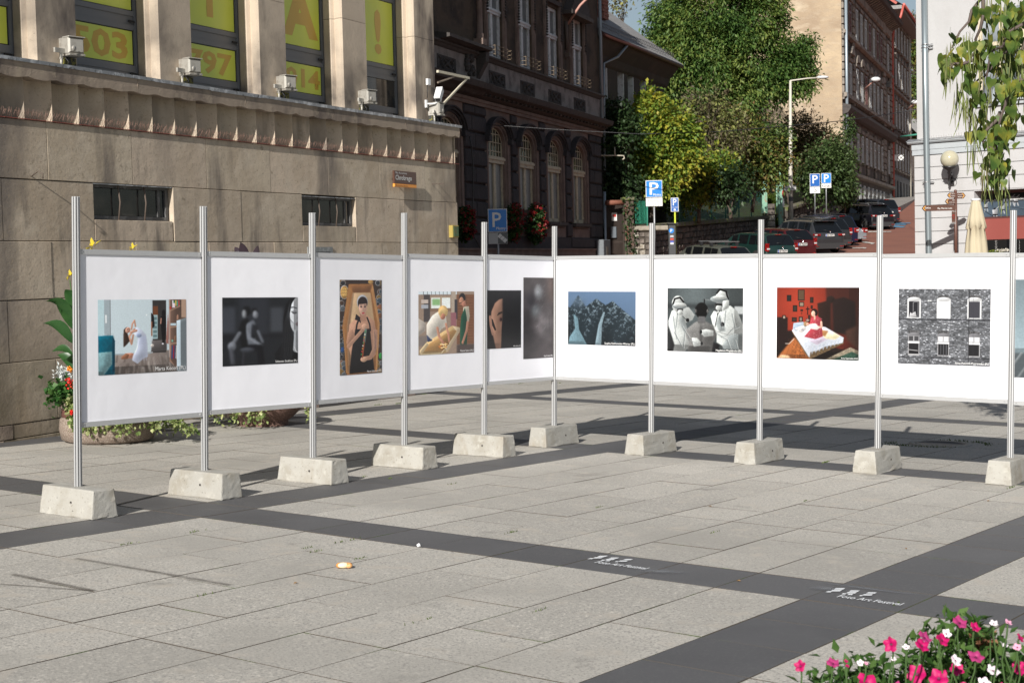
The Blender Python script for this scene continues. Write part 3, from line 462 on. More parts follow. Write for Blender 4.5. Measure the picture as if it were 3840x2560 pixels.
for c in cells:
    p=UV(c[0],c[1]); d=p.y
    if (p-wallf_o).dot(wall_n)<-.7 or p.y<1.2 or p.y>33 or p.x>14 or p.x<-14: continue
    e=abs(p.x)-(.344*d+.45)
    vis=e<0 and d>4.6
    (dark if c[4] else light).append((not vis, d+max(e,0)*2, c, p))
cache={}
m_st={0:m_light,1:m_dark}
for lst,kk,nm in ((light,0,'granite_slab'),(dark,1,'dark_granite_slab')):
    lst.sort(key=lambda t:(t[0],t[1]))
    rest=MB()
    for n,(nv,d,c,p) in enumerate(lst):
        dz=rng.uniform(-.0015,.0008); tx,ty=rng.gauss(0,.0012),rng.gauss(0,.0012)
        M=Matrix.Translation((p.x,p.y,dz))@RZ@Matrix.Rotation(tx,4,'X')@Matrix.Rotation(ty,4,'Y')
        if n<290 and not nv:
            key=(kk,round(c[2],3),round(c[3],3))
            if key not in cache: cache[key]=slab_mesh(c[2],c[3],m_st[kk],nm)
            link(nm,cache[key],plaza,M=M)
        else:
            rest.tbox(-c[2]/2+J,c[2]/2-J,-c[3]/2+J,c[3]/2-J,-.02,0,.0008,M=M); rest.m[-10:]=[1]*9+[0]
    rest.obj('far_'+nm+'s',[m_st[kk],m_joint],plaza,kind='stuff')
# moss and weeds in joints
m_moss=leafmat('moss',[(.05,.08,.015),(.10,.14,.03)],.1,scale=9)
def tufts(name,spots,label,parent=None):
    b=MB()
    for (p,n,r,h) in spots:
        for _ in range(n):
            a=rng.uniform(0,6.28); q=p+Vector((AD.x,AD.y,0))*rng.gauss(0,r*.7)+Vector((AN.x,AN.y,0))*rng.gauss(0,.004); w=.004; t=rng.uniform(0,3.14); dx,dy=math.cos(t)*w,math.sin(t)*w
            hh=h*rng.uniform(.4,1); l=rng.uniform(-.6,.6)*hh
            b.add([(q.x-dx,q.y-dy,0),(q.x+dx,q.y+dy,0),(q.x+l,q.y+l*.5,hh)],[(0,1,2)])
    return b.obj(name,m_moss,parent,label,'weeds',None,'stuff',M=MP if parent is None else None)
sp=[]
for (px,py,n) in ((1300,1990,0),(1923,1995,18),(723,1995,16),(480,2039,14),(1360,2091,10),(3096,1733,40),(1575,2329,8),(1693,1815,8),(1360,1788,8),(1470,1793,8),(3790,1829,16),(3360,2265,8),(1148,2055,8),(1190,2066,8),(2020,2290,10),(2240,1903,10),(2690,1993,8),(3020,1878,7),(1278,2032,10),(1322,2024,10),(780,2228,8),(1418,1518,40),(1497,1513,60),(1590,1478,30),(2100,1436,20),(1950,1438,30),(2700,1440,20)):
    if n: sp.append((G(px,py),n,.06,.02))
tufts('joint_weeds',sp,'small green weeds growing in the joints between the slabs')
# manhole
mh=G(3525,1664); mho=empty('manhole_cover',MP@Matrix.Translation(mh),'round iron manhole cover with mossy rim sunk in the shaded paving','manhole')
m_iron=mat('worn_iron',(.10,.095,.09),.55,metal=.5,noise=[(40,3,(.05,.05,.05),.4,.7)])
b=MB(); b.lathe([(.001,.003),(.23,.003),(.232,.006),(.25,.006),(.252,.001)],32); b.obj('cover',m_iron,mho)
b=MB(); b.lathe([(.262,.001),(.265,.010),(.31,.010),(.315,.001)],32); b.obj('rim',m_conc,mho)
b=MB()
for _ in range(420):
    a=rng.uniform(0,6.28); r=.335+abs(rng.gauss(0,.05)); 
    if math.sin(a*2+.5)+rng.random()<.2: continue
    q=Vector((math.cos(a)*r*1.35,math.sin(a)*r*.95,0)); t=rng.uniform(0,3); w=.006
    b.add([(q.x-w*math.cos(t),q.y-w*math.sin(t),0),(q.x+w*math.cos(t),q.y+w*math.sin(t),0),(q.x+.01*math.cos(t),q.y+.005,.022*rng.random()+.006)],[(0,1,2)])
b.obj('moss',m_moss,mho,kind='stuff')
# bread roll, crumpled paper, twigs
m_crust=mat('bread_crust',(.55,.24,.07),.6,coords='obj',noise=[(30,3,(.75,.45,.2),.45,.7)],bump=[(40,.004)])
m_crumb=mat('bread_crumb',(.80,.66,.45),.9,coords='obj',bump=[(90,.003)])
p=G(1288,2130); br=empty('bread_roll',MP@TR(p.x,p.y,0,rz=.3),'half eaten bread roll lying on the light paving in the foreground','bread')
b=MB(); 
for i in range(7):
    a=2.6*i/6-.3; b.sphere((.032*math.cos(a),.020*math.sin(a)-.004,.017),.019,8,6,(1.1,1,.85))
b.obj('crust',m_crust,br); b=MB(); b.sphere((0,0,.018),.023,10,6,(1.5,1,.75)); b.obj('crumb',m_crumb,br)
p=G(1570,2048); b=MB()
v=[];b.sphere((0,0,.007),.011,7,5,(1.2,1,.7)); b.v=[(x+rng.gauss(0,.003),y+rng.gauss(0,.003),z+rng.gauss(0,.003)) for x,y,z in b.v]
b.sm=[False]*len(b.sm); b.obj('paper_scrap',mat('paper',(.8,.8,.8),.8),label='small crumpled white paper scrap beside the dark paving band',cat='litter',M=MP@Matrix.Translation((p.x,p.y,0)))
# sprayed stencils
T3=lambda X,Y:(2440+X/1.68,1760+Y/1.68)
def stencil(dx,dy,label,k=1.0):
    org=G(*T3(1170,810)); ipx=T3(1170,810)
    o=empty('painted_stencil',MP@Matrix.Translation(tuple(G(ipx[0]+dx,ipx[1]+dy)+Vector((0,0,.0045))))@RZ,label,'pavement marking','festival stencils sprayed on the dark band')
    inv=(Matrix.Translation(org)@RZ).inverted(); loc=lambda X,Y: inv@G(*T3(X,Y))
    bars=[[(1168,750),(1226,750),(1212,759),(1155,759)],[(1145,762),(1207,761),(1192,771),(1130,771)],[(1118,769),(1142,769),(1135,777),(1100,776)],
      [(1262,764),(1318,765),(1305,773),(1248,772)],[(1243,775),(1300,775),(1287,784),(1230,783)],[(1212,782),(1232,783),(1226,790),(1203,789)],[(1248,786),(1276,786),(1268,794),(1238,793)],
      [(1372,776),(1425,777),(1412,785),(1356,784)],[(1345,788),(1400,789),(1390,797),(1330,796)],[(1320,794),(1338,795),(1332,801),(1312,800)]]
    for q in bars:
        b=MB(); b.add([tuple(Vector((p.x,p.y,0))) for p in [loc(*t) for t in q]][::-1],[(0,1,2,3)]); b.obj('emblem_bar',m_paint,o)
    t=text('Foto Art Festival',1,Matrix.Rotation(-R(90),4,'X'),m_paint,o,bold=.012)
    xs=[v.co.x for v in t.data.vertices]; ys=[v.co.y for v in t.data.vertices]; a0,a1=loc(1170,806),loc(1580,855); h=(loc(1180,793)-loc(1178,808)).length*1.05
    kx=(a1.x-a0.x)/(max(xs)-min(xs)); t.data.transform(Matrix.Translation((a0.x,min(a0.y,a1.y)-.0,0))@Matrix.Diagonal((kx,h/(max(ys)-min(ys)),1,1))@Matrix.Translation((-min(xs),-min(ys),0)))
    o.matrix_local=o.matrix_local@Matrix.Scale(k,4)
    return o
stencil(0,0,'white sprayed festival emblem and lettering on the dark band crossing near the flowers')
stencil(2225-3136-0,2113-2242,'white sprayed festival emblem and lettering on the dark band, nearer the middle of the square')
# overspray: faint dusted strips in the slab surface
m_over=mat('overspray',(.20,.21,.225),.8)
nt=m_over.node_tree; tc=nt.nodes.new('ShaderNodeTexCoord'); gr=nt.nodes.new('ShaderNodeTexGradient'); gr.gradient_type='SPHERICAL'
nt.links.new(tc.outputs['Object'],gr.inputs[0]); mm=nt.nodes.new('ShaderNodeMath'); mm.operation='MULTIPLY'; mm.inputs[1].default_value=.7; nt.links.new(gr.outputs[1],mm.inputs[0]); nt.links.new(mm.outputs[0],nt.nodes['Principled BSDF'].inputs['Alpha'])
for (px,py,sx,sy,rz_) in ((2478,2143,.17,.07,.35),(3100,2208,.12,.07,.2),(3270,2210,.35,.025,0)):
    p=G(px,py); b=MB(); b.lathe([(.001,0),(1,0)],16); o=b.obj('overspray_patch',m_over,plaza,M=Matrix.Translation((p.x,p.y,.0035))@RZ@Matrix.Rotation(rz_,4,'Z')@Matrix.Diagonal((sx,sy,1,1)))
m_soak=mat('damp_streak',(.10,.085,.07),.7)
nt=m_soak.node_tree; g_=nt.nodes.new('ShaderNodeTexNoise'); g_.inputs['Scale'].default_value=9; g_.inputs['Detail'].default_value=4; q_=nt.nodes.new('ShaderNodeNewGeometry'); nt.links.new(q_.outputs['Position'],g_.inputs['Vector'])
uvn=nt.nodes.new('ShaderNodeTexCoord'); sp_=nt.nodes.new('ShaderNodeSeparateXYZ'); nt.links.new(uvn.outputs['Generated'],sp_.inputs[0])
m1=nt.nodes.new('ShaderNodeMath'); m1.operation='MULTIPLY_ADD'; m1.inputs[1].default_value=2; m1.inputs[2].default_value=-1; nt.links.new(sp_.outputs[1],m1.inputs[0])
m2=nt.nodes.new('ShaderNodeMath'); m2.operation='ABSOLUTE'; nt.links.new(m1.outputs[0],m2.inputs[0]); m3=nt.nodes.new('ShaderNodeMath'); m3.operation='SUBTRACT'; m3.inputs[0].default_value=.95; nt.links.new(m2.outputs[0],m3.inputs[1])
m4=nt.nodes.new('ShaderNodeMath'); m4.operation='MULTIPLY'; nt.links.new(m3.outputs[0],m4.inputs[0]); nt.links.new(g_.outputs[0],m4.inputs[1]); m4.use_clamp=True; m5=nt.nodes.new('ShaderNodeMath'); m5.operation='MULTIPLY'; m5.inputs[1].default_value=1.0; m5.use_clamp=True; nt.links.new(m4.outputs[0],m5.inputs[0]); nt.links.new(m5.outputs[0],nt.nodes['Principled BSDF'].inputs['Alpha'])
for (xa,ya,xb,yb,w_) in ((283,2093,863,2194,.035),(44,2153,354,2216,.035),(0,2190,350,2216,.02)):
    a=G(xa,ya); c=G(xb,yb); d=c-a; L=d.length; an=math.atan2(d.y,d.x); b=MB(); b.add([(0,-w_,0),(L,-w_,0),(L,w_,0),(0,w_,0)],[(0,1,2,3)]); b.obj('damp_streak',m_soak,plaza,M=Matrix.Translation((a.x,a.y,.0032))@Matrix.Rotation(an,4,'Z'))
# ------------------------------------------------------------------ exhibition: concrete blocks, posts, panels
POS=[(-3.074,10.520),(-2.373,11.473),(-1.654,12.351),(-.968,13.379),(-.268,14.354),(.435,15.294),(1.367,14.574),(2.310,13.850),(3.241,13.155),(4.168,12.416)]
TOP=[2.243,2.228,2.224,2.276,2.239,2.240,2.241,2.244,2.249,2.257]
RT=[1.878,1.888,1.900,1.916,1.933,1.937,1.933,1.925,1.912,1.905]; PH=1.2635
POS.append((POS[9][0]+.93,POS[9][1]-.74)); TOP.append(2.25)
names=['leftmost','second from the left','third from the left','fourth from the left','fifth from the left','sixth, at the corner where the two rows meet','first right of the corner','second right of the corner','third right of the corner','rightmost visible']
blab=['pale concrete foot block at the left end of the row, nearest the camera','concrete foot block under the post between the dancer and the blurred couple prints','concrete foot block under the post between the blurred couple and coffin portrait prints','brownish concrete foot block between the coffin portrait and workshop prints','concrete foot block between the workshop print and the dark half face print','concrete foot block under the corner post where both rows meet','concrete foot block between the mountain print and the medics print','concrete foot block between the medics print and the red bedroom print','concrete foot block between the red bedroom print and the brick facade print','concrete foot block at the right edge, beyond the brick facade print']
def block_mesh(seed):
    r=random.Random(seed); b=MB(); v=[]
    bm=bmesh.new()
    L,W,l,w,h=.305,.112,.292,.090,.2
    vs=[bm.verts.new(p) for p in ((-L,-W,0),(L,-W,0),(L,W,0),(-L,W,0),(-l,-w,h),(l,-w,h),(l,w,h),(-l,w,h))]
    for f in ((0,3,2,1),(4,5,6,7),(0,1,5,4),(1,2,6,5),(2,3,7,6),(3,0,4,7)): bm.faces.new([vs[i] for i in f])
    bmesh.ops.bevel(bm,geom=list(bm.edges),offset=.011,segments=2,affect='EDGES',profile=.6)
    bmesh.ops.subdivide_edges(bm,edges=[e for e in bm.edges if e.calc_length()>.1],cuts=5,use_grid_fill=True)
    for q in bm.verts:
        if q.co.z<.02 or r.random()<.2: q.co+=Vector((r.gauss(0,.0018),r.gauss(0,.0018),r.gauss(0,.0016)))
        if q.co.z<0: q.co.z=0
    me=bpy.data.meshes.new('block'); bm.to_mesh(me); bm.free(); me.materials.append(m_conc); return me
bmesh_vars=[block_mesh(i) for i in range(4)]
hole=MB(); hole.lathe([(.0001,0),(.009,.0),(.0095,.003)],10,M=Matrix.Rotation(R(90),4,'X')); hole_me=hole.mesh('lifting_hole',m_hole)
pit=MB()
oct_=[(math.cos(math.pi/8+k*math.pi/4)*.029,math.sin(math.pi/8+k*math.pi/4)*.029) for k in range(8)]
def post_meshes(h):
    # octagonal profile with a groove in each face
    b=MB(); pts=[]
    for k in range(8):
        a,c=Vector(oct_[k]),Vector(oct_[(k+1)%8]); m=(a+c)/2; n=m.normalized(); t=(c-a).normalized()
        pts+= [tuple(a*1.0),tuple(m-t*.0042),tuple(m-t*.0035-n*.008),tuple(m+t*.0035-n*.008),tuple(m+t*.0042)]
    b.zprism(pts,0,h,cap=False); b2=MB(); n=len(pts)
    b.add([(p[0],p[1],h) for p in pts]+[(0,0,h)],[(i,(i+1)%n,n) for i in range(n)])
    g=MB()
    for k in range(8):
        a,c=Vector(oct_[k]),Vector(oct_[(k+1)%8]); m=(a+c)/2; n=m.normalized(); t=(c-a).normalized()
        q=[m-t*.0037-n*.004,m+t*.0037-n*.004]; g.quad((q[0].x,q[0].y,0),(q[1].x,q[1].y,0),(q[1].x,q[1].y,h-.002),(q[0].x,q[0].y,h-.002))
    return b.mesh('post_profile',m_alu),g.mesh('groove',m_alud)
for i in range(10):
    x,y=POS[i]; ang=36.7 if i<5 else (127.2 if i>5 else 127)
    long_=126.7 if i<5 else 36.8
    a=R(90-long_)+rng.gauss(0,.02)
    cen=MP@TR(x,y,0,rz=a)
    o=link('concrete_block',bmesh_vars[i%4],None,blab[i],'concrete block','concrete foot blocks of the exhibition stand',M=cen)
    for (hx,hz,s) in ((.06,.10,1),(.09,.045,.35),(-.12,.12,.3),(-.03,.05,.25),(.20,.14,.3)):
        hy=-(.112-(.022)*hz/.2)-.0006
        if i>=5: hy=-hy if False else hy
        link('lifting_hole' if s==1 else 'air_hole',hole_me,o,M=Matrix.Translation((hx*(1 if i%2 else .9),hy,hz))@Matrix.Scale(s,4)) if s==1 or rng.random()<.8 else None
    pa,pg=post_meshes(TOP[i]-.195)
    po=link('post_profile',pa); po.name='aluminium_post'; po.matrix_world=MP@TR(x,y,.197,rz=R(36.7/2+8))
    plab=['at the left end of the row','between the dancer print and the blurred couple print','between the blurred couple print and the coffin portrait','between the coffin portrait and the workshop print','between the workshop print and the dark half face print','at the corner where the two rows meet','between the mountain print and the medics print','between the medics print and the red bedroom print','between the red bedroom print and the brick facade print','at the right edge beyond the brick facade print'][i]
    tagp(po,'grooved aluminium post '+plab,'post','aluminium posts of the exhibition stand')
    link('groove',pg,po)
eb=copy_tree(o); eb.matrix_local=MP@TR(POS[10][0],POS[10][1],0,rz=R(90-36.8)); eb['label']='concrete foot block closing the right end of the exhibition row'
ep=copy_tree(po); ep.matrix_local=MP@TR(POS[10][0],POS[10][1],.197,rz=R(26)); ep['label']='grooved aluminium post closing the right end of the exhibition row'
SX=lambda X,Y,x0,y0,s:(x0+X/s,y0+Y/s)
ARTS=[
 [('dancer',art_dancer,[(367.2,1125.9),(698.2,1120.8),(698.2,1387),(369,1409.3)],'Marta Kocoń (PL)',.36)],
 [('blurred_pair',art_blurred_pair,[(834.2,1117.4),(1116.9,1113),(1116.9,1358.2),(834.2,1375.9)],'Sebastian Stokłosa (PL)',.30)],
 [('coffin',art_coffin,[(1273.6,1050),(1432.3,1049.3),(1432.3,1395.9),(1274.7,1408.3)],'Marcin Idzkowski (PL)',.35)],
 [('workshop',art_workshop,[(1569.4,1094.2),(1777.8,1091.3),(1777.8,1318.7),(1569.4,1333.3)],'Noémi Szécsi (HU)',.25)],
 [('half_face',art_half_face,[(1827.5,1088.7),(1954.1,1088.4),(1954.1,1301.5),(1827.5,1308.8)],'Adam Gara (HU)',.22),('skin',art_skin,[(1962.9,1041.2),(2077,1040.8),(2077,1338),(1962.9,1347.2)],'Aga Sochal (PL)',.3)],
 [('mountain',art_mountain,[(2129.7,1091.5),(2384.7,1094.3),(2382.5,1298.8),(2129.7,1289.6)],'Sophia Kalinowska-Werter (PL)',.44)],
 [('medics',art_medics,[(2503.2,1079.6),(2786.9,1080.5),(2785,1324.5),(2501.6,1315.3)],'Magdalena Mogielnicka (PL)',.34)],
 [('bedroom',art_bedroom,[(2913.5,1077.6),(3222.9,1077.6),(3220,1352.2),(2911.4,1342)],'Anna Gajewszky (HU)',.20)],
 [('brick_facade',art_brick,[(3369.8,1082),(3715.1,1083.7),(3712.7,1374.7),(3367,1361.6)],'Anna Potocka-Piotrowska (PL)',.36)],
 [('grey_room',art_grey_room,[(3807,1045),(4075,1050),(4070,1425),(3803,1413.5)],'',.2)],
]
alab=['white exhibition panel with the colour photo of a dancer bending back in a white dress','white exhibition panel with the dark photo of a blurred seated couple and half a face','white exhibition panel with the tall photo of a woman in black lying in a coffin','white exhibition panel with the photo of two people in a coffin workshop','white exhibition panel left of the corner with a dark half face photo and skin close-up','white exhibition panel with the blue photo of a snowy rocky mountain','white exhibition panel with the black and white photo of medics in protective suits','white exhibition panel with the photo of a woman in a red bedroom','white exhibition panel with the black and white photo of a brick facade with six windows','white exhibition panel cut off by the right edge of the view, grey photo']
m_cap=mat('caption_white',(.8,.8,.8),.6)
for i in range(10):
    a,b_=Vector(POS[i]+(0,)),Vector(POS[i+1]+(0,)); d=b_-a; L=d.length; ang=math.degrees(math.atan2(d.x,d.y))
    fr=Frame(a,ang,True); z1=RT[i]; z0=z1-PH
    o=empty('display_panel',fr.M,alab[i],'display panel','photo panels of the exhibition')
    e=.027
    b=MB(); b.box(e,L-e,-.001,.003,z0+.03,z1-.03); b.obj('sheet',m_white,o)
    for nm,za,zb in (('top_rail',z1-.036,z1),('bottom_rail',z0,z0+.036)):
        b=MB(); b.box(e-.002,L-e+.002,-.011,.012,za,zb); b.box(e-.002,e+.028,-.0125,-.011,za,zb); b.box(L-e-.028,L-e+.002,-.0125,-.011,za,zb); r=b.obj(nm,m_alu,o)
        for x in (e+.022,L-e-.022):
            s=MB(); s.lathe([(.0001,.003),(.0045,.002),(.005,0)],8,M=TR(x,-.0125,(za+zb)/2,rx=R(90))); s.obj('screw',m_screw,r)
    for nm,fn,q,cap,cw in ARTS[i]:
        h=[fr.hit(px,py,-.004) for px,py in q]
        xa=(h[0][0]+h[3][0])/2; xb=min((h[1][0]+h[2][0])/2,L-e+.0); zt=(h[0][1]+h[1][1])/2; zb=(h[2][1]+h[3][1])/2
        xa=max(xa,e)
        me=bpy.data.meshes.new('photo_print'); y=-.0035
        me.from_pydata([(xa,y,zb),(xb,y,zb),(xb,y,zt),(xa,y,zt)],[],[(0,1,2,3)]); uv=me.uv_layers.new(); 
        for k,c in enumerate(((0,0),(1,0),(1,1),(0,1))): uv.data[k].uv=c
        me.materials.append(fn().material('print_'+nm)); pr=link('photo_print',me,o)
        if cap:
            t=text(cap,.03,Matrix(),m_cap,pr,'caption'); xs=[v.co.x for v in t.data.vertices]; W=max(xs); w=(xb-xa)*cw
            t.data.transform(Matrix.Translation((xb-w-.008,y-.0008,zb+.012))@Matrix.Scale(w/W,4))
# ------------------------------------------------------------------ sandstone building on the left
m_sand=mat('sandstone',(.50,.415,.32),.9,rnd=.12,huernd=.006,noise=[(1.1,5,(.38,.30,.215),.46,.70,(1,1,.55)),(2.6,5,(.55,.47,.37),.50,.72),(.8,5,(.19,.16,.135),.54,.68,(1,1,.30)),(2.3,5,(.22,.185,.15),.55,.68,(1,1,.20)),(9,4,(.30,.245,.18),.62,.72),(40,3,(.30,.24,.18),.58,.72),(1.7,3,(.50,.32,.14),.70,.80,(.3,.3,2.2))],bump=[(5,.006,(1,1,1.6)),(30,.0018)])
m_sandd=mat('stained_sandstone',(.31,.25,.195),.88,rnd=.1,noise=[(1.5,5,(.12,.095,.08),.45,.65,(1,1,.5)),(6,4,(.34,.28,.21),.55,.75)],bump=[(10,.006),(45,.003)])
m_sandp=mat('pillar_sandstone',(.52,.43,.335),.85,rnd=.05,noise=[(1.3,5,(.10,.08,.07),.52,.68,(1,1,.35)),(3,4,(.50,.42,.33),.5,.8,(1,1,.4)),(60,2,(.25,.2,.16),.62,.8)],bump=[(14,.003)])
def add_soot(m,z0,z1,col,lo=.38,hi=.6):
    "streaky soot stains that sit in one height band of the stone"
    nt=m.node_tree; N=nt.nodes; L=nt.links; bs=N['Principled BSDF']; old=bs.inputs['Base Color'].links[0].from_socket
    g=N.new('ShaderNodeNewGeometry'); sx=N.new('ShaderNodeSeparateXYZ'); L.new(g.outputs['Position'],sx.inputs[0])
    mr=N.new('ShaderNodeMapRange'); mr.inputs[1].default_value=z0; mr.inputs[2].default_value=z1; mr.inputs[3].default_value=1; mr.inputs[4].default_value=0; L.new(sx.outputs[2],mr.inputs[0])
    n=N.new('ShaderNodeTexNoise'); n.inputs['Scale'].default_value=1.4; n.inputs['Detail'].default_value=5; L.new(g.outputs['Position'],n.inputs['Vector'])
    m2=N.new('ShaderNodeMapRange'); m2.inputs[1].default_value=lo; m2.inputs[2].default_value=hi; L.new(n.outputs[0],m2.inputs[0])
    mu=N.new('ShaderNodeMath'); mu.operation='MULTIPLY'; L.new(mr.outputs[0],mu.inputs[0]); L.new(m2.outputs[0],mu.inputs[1])
    mx=N.new('ShaderNodeMix'); mx.data_type='RGBA'; L.new(mu.outputs[0],mx.inputs[0]); L.new(old,mx.inputs[6]); mx.inputs[7].default_value=(*col,1); L.new(mx.outputs[2],bs.inputs['Base Color'])
add_soot(m_sandp,3.9,5.3,(.07,.06,.055))
add_soot(m_sand,-.2,1.2,(.14,.115,.07),.35,.6)
m_mortar=mat('dark_mortar',(.055,.045,.035),.95)
m_zinc=mat('zinc_flashing',(.30,.31,.32),.45,metal=.55,noise=[(9,3,(.55,.56,.57),.5,.62),(20,3,(.10,.10,.10),.58,.68)],bump=[(8,.004)])
m_frame=mat('grey_window_frame',(.17,.175,.185),.45)
m_gask=mat('black_gasket',(.02,.02,.022),.6)
m_yel=mat('yellow_film',(.74,.80,.10),.3,spec=.4,noise=[(1.2,2,(.66,.74,.14),.4,.7)])
m_or=mat('ochre_letters',(.66,.42,.07),.3,spec=.5)
m_glass=mat('dark_glass',(.02,.022,.025),.08,spec=.6,noise=[(2.0,2,(.05,.047,.044),.5,.6)])
m_cav=mat('dark_interior',(.02,.018,.017),.9)
SW=Frame((-5.0,16.02,-.15),26.2)
sb=empty('sandstone_building',SW.M,'sandstone office building with fluted frieze and yellow window banners','building')
H=lambda px,py,y=0: SW.hit(px,py,y)
ZC=[-.55,.035,.188,.836,1.486,2.105,2.758,3.385]
wins=[(.805,2.17,2.352,2.760),(4.93,6.286,2.335,2.744)]     # basement windows s0,s1,z0,z1
rows_px={6:[(176,550),(493,560),(773,610),(1014,650),(1231,660),(1423,680),(1595,700)],
 5:[(9,780),(353,760),(649,760),(905,800),(1134,790),(1334,800),(1514,830),(1677,860)],
 4:[(193,950),(510,950),(784,960),(1027,940),(1432,930),(1604,930)],3:[(31,1240),(420,1240)],2:[(213,1440)],1:[(50,1620)]}
b_=MB(); b_.box(-8,9.36,.275,9,-.6,3.37); b_.box(-8,8.89,.62,9,3.38,17.5); b_.obj('core_wall',m_mortar,sb)
rr=random.Random(3)
for k in range(7):
    z0,z1=ZC[k]+.004,ZC[k+1]-.004
    js=sorted(H(x,y)[0] for x,y in rows_px.get(k,[]))
    s=-7.9
    L=[s]
    first=js[0] if js else 9.4
    while s<first-1.9: s+=rr.uniform(1.0,1.5); L.append(s)
    L+=js; s=js[-1] if js else s
    if k<5:
        while s<7.9: s+=rr.uniform(1.1,1.5); L.append(s)
    L.append(9.42 if k<6 else 9.38)
    for a,c in zip(L,L[1:]):
        if c-a<.12: continue
        segs=[(a,c,z0,z1)]
        for ws0,ws1,wz0,wz1 in wins:
            new=[]
            for (p,q,e,f) in segs:
                if q<=ws0+.02 or p>=ws1-.02 or f<=wz0 or e>=wz1: new.append((p,q,e,f)); continue
                if p<ws0-.05: new.append((p,ws0,e,f))
                if q>ws1+.05: new.append((ws1,q,e,f))
                p2,q2=max(p,ws0),min(q,ws1)
                if wz0-e>.03: new.append((p2,q2,e,wz0-.004))
                if f-wz1>.03: new.append((p2,q2,wz1+.004,f))
            segs=new
        for (p,q,e,f) in segs:
            b=MB(); pr=rr.uniform(-.004,.004); b.bbox(p+.003,q-.003,-pr,.27,e,f,.004); b.obj('stone_block',m_sandd if k<3 and rr.random()<.35 else m_sand,sb)
# side wall round the corner
for k in range(7):
    for j in range(3): 
        b=MB(); b.box(9.365,9.43 if k<6 else 9.39,.28+j*2.8,3.06+j*2.8,ZC[k]+.005,ZC[k+1]-.005); b.obj('stone_block',m_sand,sb)
# basement windows
m_mesh=mat('fly_screen',(.06,.06,.06),.7,alpha=.55)
m_rust=mat('rusty_bar',(.10,.075,.06),.8)
for ws0,ws1,wz0,wz1 in wins:
    b=MB(); b.box(ws0,ws1,.12,.26,wz0,wz1); w=b.obj('basement_window',m_cav,sb)
    b=MB(); fw=.045
    b.box(ws0+.01,ws1-.01,.06,.115,wz0+.005,wz0+fw); b.box(ws0+.01,ws1-.01,.06,.115,wz1-fw,wz1-.005)
    for x in (ws0+.01,ws1-.01-fw): b.box(x,x+fw,.06,.115,wz0+fw,wz1-fw)
    b.box(ws0+.9*(ws1-ws0)-.05,ws0+.9*(ws1-ws0)-.01,.07,.115,wz0+fw,wz1-fw); b.obj('frame',mat('grimy_frame',(.085,.085,.085),.6,noise=[(9,3,(.18,.18,.18),.55,.7)]),w)
    b=MB(); b.box(ws0+.05,ws1-.05,.085,.09,wz0+.05,wz1-.05); b.obj('pane',m_glass,w)
    for t in (.33,.66):
        b=MB(); x=ws0+t*(ws1-ws0); b.tube([(x,.04,wz0-.01),(x+.012,.02,(wz0+wz1)/2),(x,.04,wz1+.01)],.010,6); b.obj('bar',m_rust,w)
    b=MB(); b.box(ws0,ws1,.0,.06,wz1-.014,wz1-.004); b.obj('lintel_strip',m_zinc,w)
# small vent above the panels
x0,z1=H(1151,926); x1,_=H(1243,928); b=MB(); b.box(x0,x1,-.02,.05,z1-.34,z1); v=b.obj('vent_frame',mat('grey_paint',(.20,.21,.21),.6,noise=[(15,3,(.32,.33,.33),.5,.7)]),sb)
b=MB(); b.box(x0+.07,x1-.07,-.028,-.021,z1-.28,z1-.07); b.obj('vent_grille',m_gask,v)
# fluted frieze
P0,PI_=-.2,.4132; zt=H(0,269,-.06)[1]-.012; 
ztop=H(0,205,-.06)[1]
for k in range(-18,24):
    s0=P0+PI_*k
    if s0>9.2: break
    s1=min(s0+PI_,9.38); n=9
    v=[];b=MB()
    for i in range(n+1):
        t=i/n; s=s0+(s1-s0)*t; y=.135*math.sin(math.pi*t**1.0)**.85 if 0<t<1 else 0
        v+=[(s,y+.004,3.386),(s,y+.004,zt+.02)]
    b.add(v,[(2*i,2*i+2,2*i+3,2*i+1) for i in range(n)],smooth=True)
    nn=len(v); b.add([(s0,.0,3.386),(s1,.0,3.386),(s1,.2,3.386),(s0,.2,3.386)],[(0,1,2,3)]) 
    o=b.obj('flute',m_sand,sb)
b=MB(); b.box(9.37,9.385,.0,8,3.386,zt+.02); b.obj('frieze_end',m_sand,sb)
# ledge with scalloped underside, in lengths
segs=[-7.6,-5.2,-2.9,-.6,1.55,3.62,5.68,7.7,9.44]
for a,c in zip(segs,segs[1:]):
    b=MB(); zu=zt; n=int((c-a)/.069)
    for i in range(n):
        p,q=a+.003+(c-a-.006)*i/n,a+.003+(c-a-.006)*(i+1)/n
        ph=lambda s: zu+.012-.032*abs(math.sin(math.pi*((s-P0)/PI_)))**.6
        zp,zq=ph(p),ph(q)
        b.add([(p,-.062,zp),(q,-.062,zq),(q,.15,zq+.01),(p,.15,zp+.01),(p,-.062,zt+.10),(q,-.062,zt+.10),(q,.15,zt+.13),(p,.15,zt+.13),(p,-.062+.0,zt+.02),(q,-.062,zt+.02)],[(0,1,9,8),(8,9,5,4),(0,3,2,1),(4,5,6,7)])
        b.add([(p,-.062,zt+.10),(q,-.062,zt+.10),(q,-.068,ztop-.03),(p,-.068,ztop-.03),(p,.7,ztop-.01),(q,.7,ztop-.01)],[(0,1,2,3),(3,2,5,4)])
    b.add([(a+.003,-.062,zt),(a+.003,.6,zt),(a+.003,.6,ztop-.01),(a+.003,-.068,ztop-.03)],[(0,1,2,3)]); b.add([(c-.003,-.062,zt),(c-.003,.6,zt),(c-.003,.6,ztop-.01),(c-.003,-.068,ztop-.03)],[(3,2,1,0)])
    b.obj('ledge_stone',m_sandd,sb)
